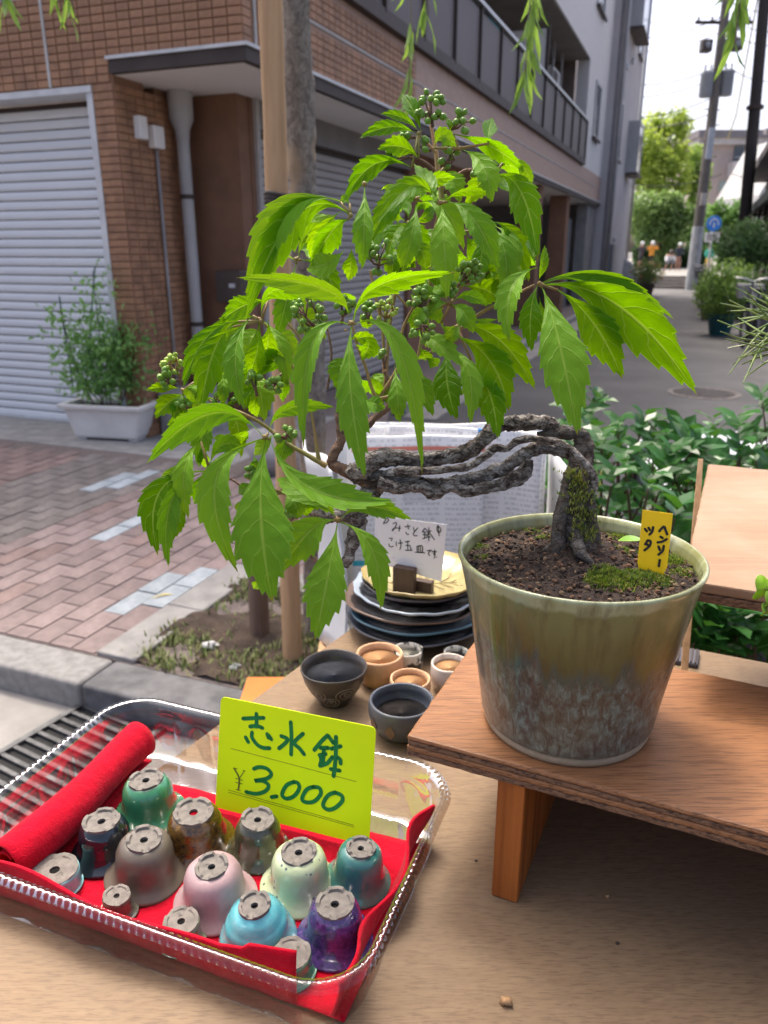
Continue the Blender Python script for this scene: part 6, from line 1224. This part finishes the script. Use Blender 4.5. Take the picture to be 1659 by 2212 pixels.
# zone, node, depth, [base, mid, tip, width(view px), roll, fold, tip depth offset, underside seen]
LV = [
 ('A', (765, 765), .474, [(772, 778, 790, 1000, 808, 1413, 48, 5, 16, -.012, 0), (740, 770, 585, 655, 330, 920, 40, 30, 20, -.03, 1), (745, 745, 690, 640, 590, 505, 34, 40, 25, .03, 0), (792, 760, 920, 690, 1130, 700, 20, 45, 15, .01, 1), (812, 758, 990, 880, 1152, 1222, 50, -22, 28, -.01, 0)]),
 ('A', (890, 405), .486, [(912, 412, 1050, 530, 1100, 768, 46, -15, 30, -.02, 0), (850, 310, 1090, 385, 1320, 548, 34, 25, 18, .02, 1), (830, 300, 830, 250, 805, 205, 12, 20, 15, 0, 1), (1088, 372, 1085, 300, 1110, 202, 29, 10, 22, .03, 1), (722, 402, 780, 320, 872, 398, 34, 25, 26, -.02, 0)]),
 ('A', (622, 308), .49, [(632, 300, 520, 205, 366, 175, 20, 30, 18, -.01, 1), (612, 310, 440, 262, 224, 340, 25, 15, 15, -.02, 1), (640, 290, 590, 165, 514, 38, 30, 15, 25, .01, 1), (622, 470, 510, 395, 348, 408, 34, 10, 20, -.02, 1), (575, 530, 330, 510, 128, 762, 36, 10, 14, -.01, 1)]),
 ('A', (1112, 590), .515, [(1115, 588, 1300, 690, 1412, 1150, 52, 12, 10, -.03, 1), (1110, 600, 1170, 640, 1260, 620, 34, -30, 20, .03, 0), (1215, 455, 1320, 530, 1368, 655, 24, 30, 15, 0, 0), (1120, 560, 1230, 520, 1350, 600, 26, 40, 15, .02, 1)]),
 ('A', (555, 898), .52, [(550, 888, 540, 810, 478, 805, 24, 20, 20, .02, 1), (580, 885, 640, 770, 722, 800, 30, 15, 24, .02, 1), (545, 895, 380, 900, 235, 1220, 44, 20, 12, -.01, 1), (540, 905, 470, 960, 418, 1135, 36, 15, 20, -.02, 1), (570, 900, 660, 860, 740, 780, 22, 30, 15, .02, 1)]),
 ('A', (262, 640), .455, [(262, 655, 262, 900, 245, 1202, 43, 10, 36, -.01, 0)]),
 ('B', (925, 205), .468, [(930, 208, 520, 215, 148, 965, 50, -8, 10, -.012, 1), (850, 105, 440, 190, 165, 790, 48, 15, 14, .0, 0), (905, 240, 790, 320, 628, 585, 40, -20, 22, .01, 1), (880, 160, 700, 330, 640, 540, 26, 20, 20, .02, 1), (920, 120, 890, 95, 850, 100, 16, 20, 20, .01, 1), (880, 460, 760, 560, 600, 600, 34, 10, 12, .02, 0), (930, 440, 930, 560, 905, 690, 24, 20, 15, .01, 1)]),
 ('B', (935, 1000), .44, [(912, 985, 730, 745, 85, 665, 46, -35, 30, -.03, 0), (948, 985, 1140, 720, 1690, 628, 45, 38, 30, -.02, 1), (905, 1010, 640, 1170, 582, 1920, 46, 25, 30, -.012, 0), (935, 1015, 925, 1480, 1030, 2150, 50, 0, 10, -.02, 0), (965, 1010, 1280, 1190, 1452, 2120, 47, -25, 28, -.012, 0)]),
 ('C', (912, 248), .478, [(915, 245, 1020, 20, 1392, 110, 30, 35, 12, .0, 1), (742, 250, 500, 380, 335, 745, 30, 20, 12, -.01, 1), (705, 290, 560, 480, 470, 905, 44, -5, 10, -.016, 1), (850, 205, 725, 480, 792, 915, 36, 15, 36, -.02, 0), (960, 100, 800, 130, 605, 250, 32, 15, 10, .02, 1), (900, 260, 880, 480, 820, 640, 30, 10, 15, .01, 1), (960, 240, 960, 420, 900, 560, 34, 5, 10, .02, 1)]),
 ('C', (1115, 605), .495, [(1112, 612, 960, 575, 640, 650, 28, -20, 14, .0, 1), (1112, 592, 1000, 470, 830, 545, 26, -30, 20, .01, 0), (930, 732, 800, 775, 648, 888, 18, 20, 15, -.01, 1), (640, 600, 635, 720, 630, 880, 22, 10, 20, -.01, 0), (1120, 620, 1080, 700, 1070, 850, 26, 10, 15, .01, 1), (900, 780, 860, 860, 885, 960, 20, 10, 15, .01, 1)]),
 ('D', (772, 222), .445, [(752, 215, 440, 80, 52, 388, 60, -30, 26, -.02, 0), (752, 238, 470, 500, 606, 1040, 60, 10, 24, -.016, 0), (773, 240, 745, 700, 815, 1215, 95, 0, 8, -.02, 0), (800, 240, 1060, 540, 1562, 610, 60, -30, 30, -.016, 0), (790, 200, 910, 50, 1190, 45, 34, 30, 22, .0, 0)]),
 ('D', (1205, 722), .452, [(1185, 725, 1030, 800, 838, 1058, 62, 0, 10, -.012, 0), (1205, 742, 1150, 1060, 1070, 1448, 66, 0, 10, -.02, 0), (1222, 738, 1410, 900, 1466, 1268, 44, -20, 22, -.016, 0), (1228, 715, 1400, 640, 1660, 728, 34, 20, 20, -.01, 0), (1195, 700, 1020, 570, 840, 470, 46, 10, 14, .016, 0)]),
 ('D', (432, 412), .49, [(382, 250, 285, 420, 308, 718, 36, 10, 20, -.012, 0), (400, 430, 130, 560, 124, 940, 50, 5, 12, -.02, 1), (395, 440, 200, 620, 188, 1018, 40, -25, 26, -.02, 0), (425, 420, 395, 520, 395, 665, 44, 5, 14, .012, 1), (432, 405, 510, 270, 640, 290, 34, 20, 18, .0, 0), (265, 370, 200, 450, 150, 545, 24, 20, 15, .01, 0), (290, 560, 250, 700, 200, 860, 26, -20, 14, -.02, 1)]),
 ('F', (450, 410), .485, [(472, 418, 1010, 570, 1552, 1190, 80, 18, 12, -.03, 1), (470, 405, 900, 370, 1392, 662, 34, 28, 16, .012, 0), (472, 410, 950, 420, 1425, 818, 40, 10, 10, .016, 0), (580, 455, 830, 690, 1030, 1075, 62, 10, 14, -.01, 1), (470, 440, 590, 830, 718, 1475, 76, -6, 14, -.03, 0), (432, 300, 255, 450, 240, 818, 48, 12, 34, -.03, 0), (440, 415, 390, 610, 395, 888, 40, -15, 16, -.01, 1), (442, 395, 468, 290, 488, 138, 22, 35, 26, .0, 1), (450, 500, 470, 640, 490, 780, 24, 20, 15, .01, 1), (425, 280, 400, 180, 410, 95, 26, 20, 20, .02, 1)]),
 ('E', (880, 475), .5, [(882, 465, 1180, 560, 1458, 938, 54, 14, 12, -.02, 1), (862, 540, 1120, 720, 1262, 1095, 62, 10, 12, -.02, 1), (820, 640, 805, 860, 880, 1160, 50, 5, 12, -.02, 1), (845, 640, 970, 820, 975, 1198, 38, -18, 20, -.022, 0), (985, 720, 1120, 960, 1182, 1305, 46, 5, 14, -.025, 1), (545, 510, 720, 590, 928, 772, 40, -30, 24, -.03, 0), (1170, 1000, 1200, 1060, 1190, 1150, 20, 10, 10, .0, 1), (420, 760, 440, 960, 455, 1180, 34, 10, 22, -.012, 0), (205, 1010, 260, 1040, 350, 1075, 30, 0, 16, -.02, 0), (150, 560, 230, 600, 170, 720, 40, 10, 14, .01, 1)]),
 ('E', (822, 302), .475, [(840, 312, 930, 370, 1002, 525, 34, 0, 22, -.012, 0), (850, 290, 970, 245, 1118, 318, 22, 10, 24, -.01, 0), (812, 302, 730, 300, 645, 350, 26, 15, 16, .006, 0), (690, 355, 620, 380, 555, 425, 26, 10, 16, -.006, 0), (985, 412, 1060, 430, 1182, 418, 10, 20, 20, -.01, 0), (800, 280, 760, 220, 715, 170, 22, 15, 20, .006, 0), (910, 455, 860, 520, 800, 575, 24, -10, 30, .0, 0)]),
 ('A', (930, 960), .525, [(560, 1030, 640, 1080, 668, 1210, 34, -10, 24, .0, 0), (940, 985, 1000, 1060, 1100, 1110, 50, 10, 14, .01, 1), (1120, 920, 1230, 1040, 1190, 1325, 40, -12, 24, -.02, 0), (1240, 1000, 1310, 1010, 1385, 998, 18, 20, 18, -.01, 1), (1285, 1090, 1275, 1200, 1190, 1330, 40, 5, 14, -.01, 0), (1375, 1010, 1350, 1110, 1400, 1180, 22, 25, 20, .02, 1), (1140, 930, 1140, 1050, 1185, 1110, 24, 20, 20, -.02, 1), (930, 1200, 1010, 1240, 1130, 1290, 40, 20, 14, .02, 1), (880, 1000, 860, 1100, 880, 1180, 40, 0, 14, .02, 1), (470, 1040, 520, 1100, 600, 1200, 34, 0, 20, .01, 1)]),
 ('E', (900, 180), .52, [(930, 175, 1080, 200, 1212, 282, 46, 10, 12, .0, 1), (1120, 70, 1170, 110, 1195, 150, 30, 20, 12, .01, 0), (760, 450, 830, 500, 900, 470, 36, 30, 20, .02, 0), (650, 700, 700, 730, 745, 762, 22, 10, 14, .01, 1), (600, 620, 640, 680, 650, 720, 26, 10, 14, .01, 1), (230, 840, 270, 900, 280, 1000, 30, 10, 14, .02, 1), (20, 230, 60, 260, 90, 330, 30, 10, 14, .02, 1), (170, 370, 200, 420, 280, 440, 26, 10, 14, .02, 1)]),
 ('C', (340, 760), .5, [(320, 745, 200, 738, 62, 755, 20, 20, 24, -.016, 1), (345, 790, 240, 840, 128, 965, 34, 5, 16, -.016, 1), (335, 800, 300, 870, 268, 970, 26, 10, 16, -.012, 1), (430, 690, 400, 760, 370, 830, 24, 0, 14, .0, 0), (690, 560, 660, 620, 600, 700, 24, 10, 12, .01, 1), (540, 880, 430, 900, 300, 930, 26, 0, 14, .02, 0), (460, 1180, 480, 1240, 500, 1330, 22, 10, 14, .01, 1), (1000, 1080, 940, 1150, 860, 1240, 26, 10, 14, .02, 0)]),
 ('D', (880, 560), .5, [(880, 560, 940, 610, 980, 715, 36, 0, 14, -.01, 0), (860, 470, 1000, 520, 1190, 690, 50, 10, 14, .0, 1), (720, 510, 660, 530, 606, 565, 22, 10, 14, .0, 0), (690, 590, 640, 640, 606, 685, 24, 5, 14, .0, 0), (700, 330, 710, 380, 705, 410, 18, 10, 14, .01, 0), (745, 1090, 720, 1110, 700, 1140, 16, 10, 14, .01, 1), (560, 210, 620, 220, 670, 230, 26, 20, 14, .01, 1), (450, 230, 500, 240, 545, 265, 30, 20, 14, .01, 0), (980, 600, 1010, 640, 1020, 700, 30, 0, 14, .0, 1)]),
 ('V', (560, 690), .505, [(555, 690, 500, 700, 436, 805, 40, 10, 14, -.01, 1), (552, 696, 480, 745, 420, 885, 40, -10, 16, -.012, 0), (560, 700, 540, 785, 532, 885, 36, 5, 14, -.01, 1), (570, 695, 605, 745, 620, 835, 34, -10, 18, -.01, 0)]),
 ('V', (640, 560), .512, [(635, 560, 585, 565, 528, 650, 38, 12, 14, -.008, 1), (640, 570, 620, 645, 598, 730, 36, 0, 16, -.01, 0), (652, 562, 700, 585, 732, 660, 36, -10, 16, -.01, 1), (645, 555, 660, 510, 700, 480, 26, 15, 18, .01, 1)]),
 ('V', (900, 430), .508, [(893, 432, 848, 440, 798, 528, 40, 10, 14, -.01, 1), (900, 440, 890, 505, 868, 590, 38, 0, 16, -.01, 0), (912, 436, 962, 455, 1002, 540, 40, -8, 16, -.01, 0), (906, 425, 935, 390, 985, 385, 26, 15, 18, .01, 1)]),
 ('V', (1055, 480), .515, [(1058, 486, 1090, 545, 1092, 650, 40, -5, 16, -.01, 0), (1064, 480, 1112, 512, 1142, 610, 36, 5, 14, -.01, 1), (1050, 488, 1040, 550, 1035, 620, 32, 5, 14, -.01, 1)]),
 ('V', (470, 860), .515, [(465, 862, 415, 880, 352, 958, 36, 5, 14, -.01, 1), (470, 870, 440, 930, 430, 1010, 34, 5, 14, -.01, 0), (478, 866, 510, 910, 520, 990, 32, -5, 14, -.01, 1)]),
]
li_ = 0
rq = random.Random(99)
for (z, nd, d, lfs) in LV:
    un, vn = zo(z, *nd); np_ = Pd(un, vn, d)
    b = MB(); b.ball(np_, .0016, 8, 6)
    for L in lfs[:5]:
        bp = Pd(*zo(z, L[0], L[1]), d)
        if (bp - np_).length < .03: b.tube([np_, (np_ + bp) / 2, bp], [.0011, .0009, .0007], 6)
    lo_ = b.build('leaf', M_STEM, BN, True)
    for L in lfs:
        li_ += 1; B_ = Pd(*zo(z, L[0], L[1]), d); T_ = Pd(*zo(z, L[4], L[5]), d + L[9]); M_ = Pd(*zo(z, L[2], L[3]), d + L[9] * .4 - (.012 if not L[10] else .004))
        leaflet(lo_, B_, M_, T_, L[6] * (1.62 if (z, nd) in (('B', (925, 205)), ('C', (912, 248))) else 1.32) / FPX * d, L[7] + rq.uniform(-6, 6), L[8] * 1.3, L[10], li_ * 7 % 101, rq.uniform(-15, 15))
# inner leaves that close the crown
b = MB(); nb = Pd(*zo('E', 60, 500), .55); b.ball(nb, .001, 6, 4); inner = b.build('leaf', M_STEM, BN, True)
for i in range(36):
    u, v = rq.choice([(rq.uniform(760, 1080), rq.uniform(330, 560)), (rq.uniform(640, 1000), rq.uniform(430, 640)), (rq.uniform(560, 900), rq.uniform(620, 860)), (rq.uniform(480, 700), rq.uniform(760, 960)), (rq.uniform(900, 1090), rq.uniform(460, 640))]); d = rq.uniform(.515, .57); an = rq.uniform(20, 160); L = rq.uniform(60, 120); B_ = Pd(u, v, d); T_ = Pd(u + L * math.cos(R(an)), v + L * math.sin(R(an)), d - .01); M_ = (B_ + T_) / 2 + Vector((0, -.004, .008)); leaflet(inner, B_, M_, T_, rq.uniform(44, 66) / FPX * d, rq.uniform(-40, 40), 22, rq.random() < .3, i + 300)
# --- berries on branching stalks
bm_ = MB(); bm_.ball((0, 0, 0), .0021, 10, 7, 0, (1, 1, 1.12)); bm_.ball((0, 0, .0023), .0005, 5, 4)
M_BERRY = pm('green berry', (.105, .22, .02), (.16, .3, .03), 300, .32, rnd=.3); BERRY = bm_.mesh('berry', M_BERRY, True); M_BERRY2 = pm('pale green bud', (.3, .45, .05), (.38, .5, .08), 300, .4, rnd=.3); BERRY2 = bm_.mesh('berry_pale', M_BERRY2, True)
for (z, x, y, r_, n_, d, pale, root) in (('A', 700, 130, 110, 26, .488, 0, (715, 260)), ('A', 900, 240, 85, 9, .484, 0, (800, 300)), ('A', 520, 335, 60, 8, .49, 0, (600, 330)), ('A', 440, 455, 55, 6, .488, 0, (620, 470)), ('A', 830, 450, 95, 11, .492, 0, (790, 520)), ('A', 650, 370, 55, 6, .49, 0, (700, 420)), ('A', 1000, 560, 45, 4, .495, 0, (960, 545)),
      ('B', 1130, 510, 130, 15, .478, 0, (1130, 600)), ('B', 620, 930, 150, 22, .468, 0, (690, 1060)), ('B', 1190, 890, 95, 22, .51, 1, (1180, 1000)), ('B', 1050, 900, 70, 7, .5, 0, (1060, 1000)), ('B', 880, 860, 80, 8, .47, 0, (860, 1000)), ('E', 620, 300, 120, 24, .468, 0, (560, 420)), ('E', 970, 80, 110, 28, .49, 0, (880, 180)), ('E', 640, 500, 110, 9, .462, 0, (680, 460)), ('E', 830, 200, 60, 8, .475, 0, (860, 260)), ('E', 340, 690, 50, 4, .49, 0, (350, 780)), ('E', 90, 300, 50, 6, .47, 0, (60, 380)),
      ('C', 250, 560, 85, 26, .49, 1, (310, 650)), ('C', 210, 680, 75, 10, .486, 0, (300, 690)), ('C', 860, 690, 70, 8, .48, 0, (880, 800)), ('C', 1000, 720, 65, 8, .48, 0, (950, 740)), ('C', 350, 860, 60, 8, .49, 0, (400, 900)), ('C', 1100, 1080, 80, 9, .462, 0, (1000, 1080)), ('C', 590, 810, 55, 4, .49, 0, (560, 850)), ('D', 690, 440, 50, 20, .505, 0, (710, 380)), ('D', 980, 660, 60, 9, .505, 0, (930, 720)), ('D', 890, 700, 40, 4, .5, 0, (900, 650)), ('D', 290, 20, 40, 7, .49, 0, (320, 60)), ('C', 740, 840, 60, 4, .485, 0, (700, 880))):
    hub = Pd(*zo(z, *root), d + .002); cc_ = Pd(*zo(z, x, y), d); st = MB(); subs = []; Rr = r_ * ZO[z][2] / FPX * d; mid_ = hub.lerp(cc_, .35)
    st.tube([hub, hub.lerp(mid_, .5) + Vector((0, .001, 0)), mid_], [.0011, .001, .0009], 6); pts = []
    for k in range(max(2, n_ // 4)): q = cc_ + rdir(rq) * Rr * .5; st.tube([mid_, mid_.lerp(q, .5) - Vector((0, 0, .0012)), q], [.0009, .0008, .0006], 5); subs.append(q)
    for i in range(n_):
        d_ = rdir(rq, .15); q = cc_ + d_ * Rr * rq.uniform(.55, 1.0); q.y += .3 * (cc_.y - q.y); s_ = min(subs, key=lambda a: (a - q).length); st.tube([s_, q], [.0005, .0005], 5); pts.append((q, (q - s_).normalized()))
    so = st.build('berry_cluster', M_STEM if pale else M_TWIG, BN, True)
    for q, dr in pts:
        M = Matrix.Translation(q) @ dr.to_track_quat('Z', 'Y').to_matrix().to_4x4() @ Matrix.Scale(rq.uniform(.82, 1.12) * (.75 if pale else 1), 4); inst('berry', BERRY2 if pale else BERRY, so, M, True)
# fallen leaf on the soil and yellow name label
lc = Pz(1365, 1168, SZ + .006); b = MB(); b.grid(lambda s_, t: lc + Vector(((s_ - .5) * .02, (t - .5) * .012 * math.sin(math.pi * min(.98, s_ + .02)), .002 * math.sin(s_ * 3))), 10, 6); b.build('fallen_leaf', M_BERRY, BN, True)
lb0 = Pz(1412, 1238, SZ + .003); ln_ = Vector((-.22, -.95, .18)).normalized(); YL = thing('plant_label', 'yellow plastic name label with black katakana stuck in the bonsai soil', 'label', lb0)
yc = [Ppl(*zo('Y', *q), lb0, ln_) for q in ((300, 1275), (455, 1275), (495, 1235), (538, 840), (315, 810), (278, 1200))]; yc[0] -= Vector((0, 0, .004)); yc[1] -= Vector((0, 0, .004))
card_mesh(yc, ln_, .0008).build('tag', pm('yellow plastic', (.95, .6, .0), (.92, .57, .0), 30, .5), YL)
b = MB(); ink('Y', [[(332, 950), (346, 968)], [(358, 942), (368, 960)], [(392, 938), (385, 970), (365, 992)], [(352, 1035), (373, 1042), (366, 1075), (328, 1108)], [(352, 1035), (333, 1064)], [(342, 1062), (360, 1074)], [(437, 967), (470, 933), (482, 955), (495, 990)], [(446, 1008), (462, 1018)], [(425, 1050), (460, 1044), (492, 1026)], [(432, 1080), (441, 1106)], [(470, 1076), (462, 1112), (432, 1140)], [(441, 1180), (434, 1225)]], lb0, ln_, .0016, b, 4); b.build('lettering', pm('label ink', (.02, .018, .012), None, 90, .5), YL)

# --- pine needles reaching in from the right, small leafy plant at the right edge
PN = Pd(1745, 715, .56); PI = thing('pine_bonsai', 'pine bonsai reaching in from the right edge with long green needles', 'bonsai', (PN.x + .2, PN.y + .1, uz))
b = MB(); b.lathe([(.05, .0002), (.062, .045), (.065, .05), (.058, .05), (.055, .04), (0, .04)], (PN.x + .2, PN.y + .1, uz), 24); b.build('pot', M_DKCLAY, PI, True, sharp=40)
b = MB(); b.tube([Vector(q) for q in smooth_path([(PN.x + .2, PN.y + .1, uz + .03), (PN.x + .2, PN.y + .09, uz + .1), (PN.x + .1, PN.y + .04, uz + .16), tuple(PN)], 8)], [.009 - .00028 * i for i in range(25)], 10, True, .2, 120); b.build('trunk', M_TRUNK, PI, True)
b = MB(); rp_ = random.Random(17)
tips = [(1590, 622), (1575, 648), (1556, 655), (1578, 672), (1550, 692), (1572, 707), (1556, 716), (1568, 732), (1580, 742), (1572, 752), (1582, 787), (1575, 808), (1605, 640), (1600, 690), (1610, 720), (1620, 620), (1640, 615)]
for (u, v) in tips + [(rp_.uniform(1590, 1800), rp_.uniform(600, 830)) for _ in range(70)]:
    s0 = PN + Vector((rp_.uniform(-.028, .02), rp_.uniform(-.02, .02), rp_.uniform(-.02, .02))); e = Pd(u, v, rp_.uniform(.52, .6)); 
    m_ = s0.lerp(e, .5) + rdir(rp_) * .002; b.tube([s0, m_, e], [.0008, .0008, .0004], 5)
b.build('needles', m_foliage('pine needles', (.09, .17, .035), (.2, .27, .07), .4, .15, None, 90), PI, kind='stuff')
SPp = Pd(1900, 1330, .47); SPp.z = RZ; LP = thing('leafy_plant', 'small bright green plant at the right edge, one leaf in view', 'potted plant', SPp)
b = MB(); b.lathe([(.022, .0002), (.03, .035), (.031, .038), (.027, .038), (0, .032)], SPp, 20); b.build('pot', M_TERRA, LP, True, sharp=40)
lt = Pd(1672, 1275, .47); b = MB(); b.tube([SPp + Vector((0, 0, .03)), SPp.lerp(lt, .6) + Vector((.01, 0, .03)), lt], [.0014, .0012, .0009], 6); b.build('stem', M_STEM, LP, True)
M_LEAF2 = m_foliage('bright leaf', (.2, .36, .03), (.28, .46, .04), .4, .45, (.45, .7, .03), 60)
for (c, s_) in (((1650, 1272), 26), ((1668, 1300), 22), ((1690, 1250), 24), ((1655, 1320), 14)):
    p = Pd(c[0], c[1], .468); b = MB()
    def lob(a): return 1 + .22 * math.cos(3 * a)
    r0 = s_ / FPX * .47; n_ = 30; b.add([p] + [p + Vector((r0 * lob(a) * math.cos(a), -.003 * math.cos(2 * a) , r0 * lob(a) * math.sin(a))) for a in [2 * math.pi * i / n_ for i in range(n_)]], [(0, 1 + i, 1 + (i + 1) % n_) for i in range(n_)]); thick(b.build('leaf', M_LEAF2, LP, True), .0004)
    b = MB(); b.tube([p, p.lerp(lt, .5), lt], .0007, 5); b.build('petiole', M_STEM, LP, True)
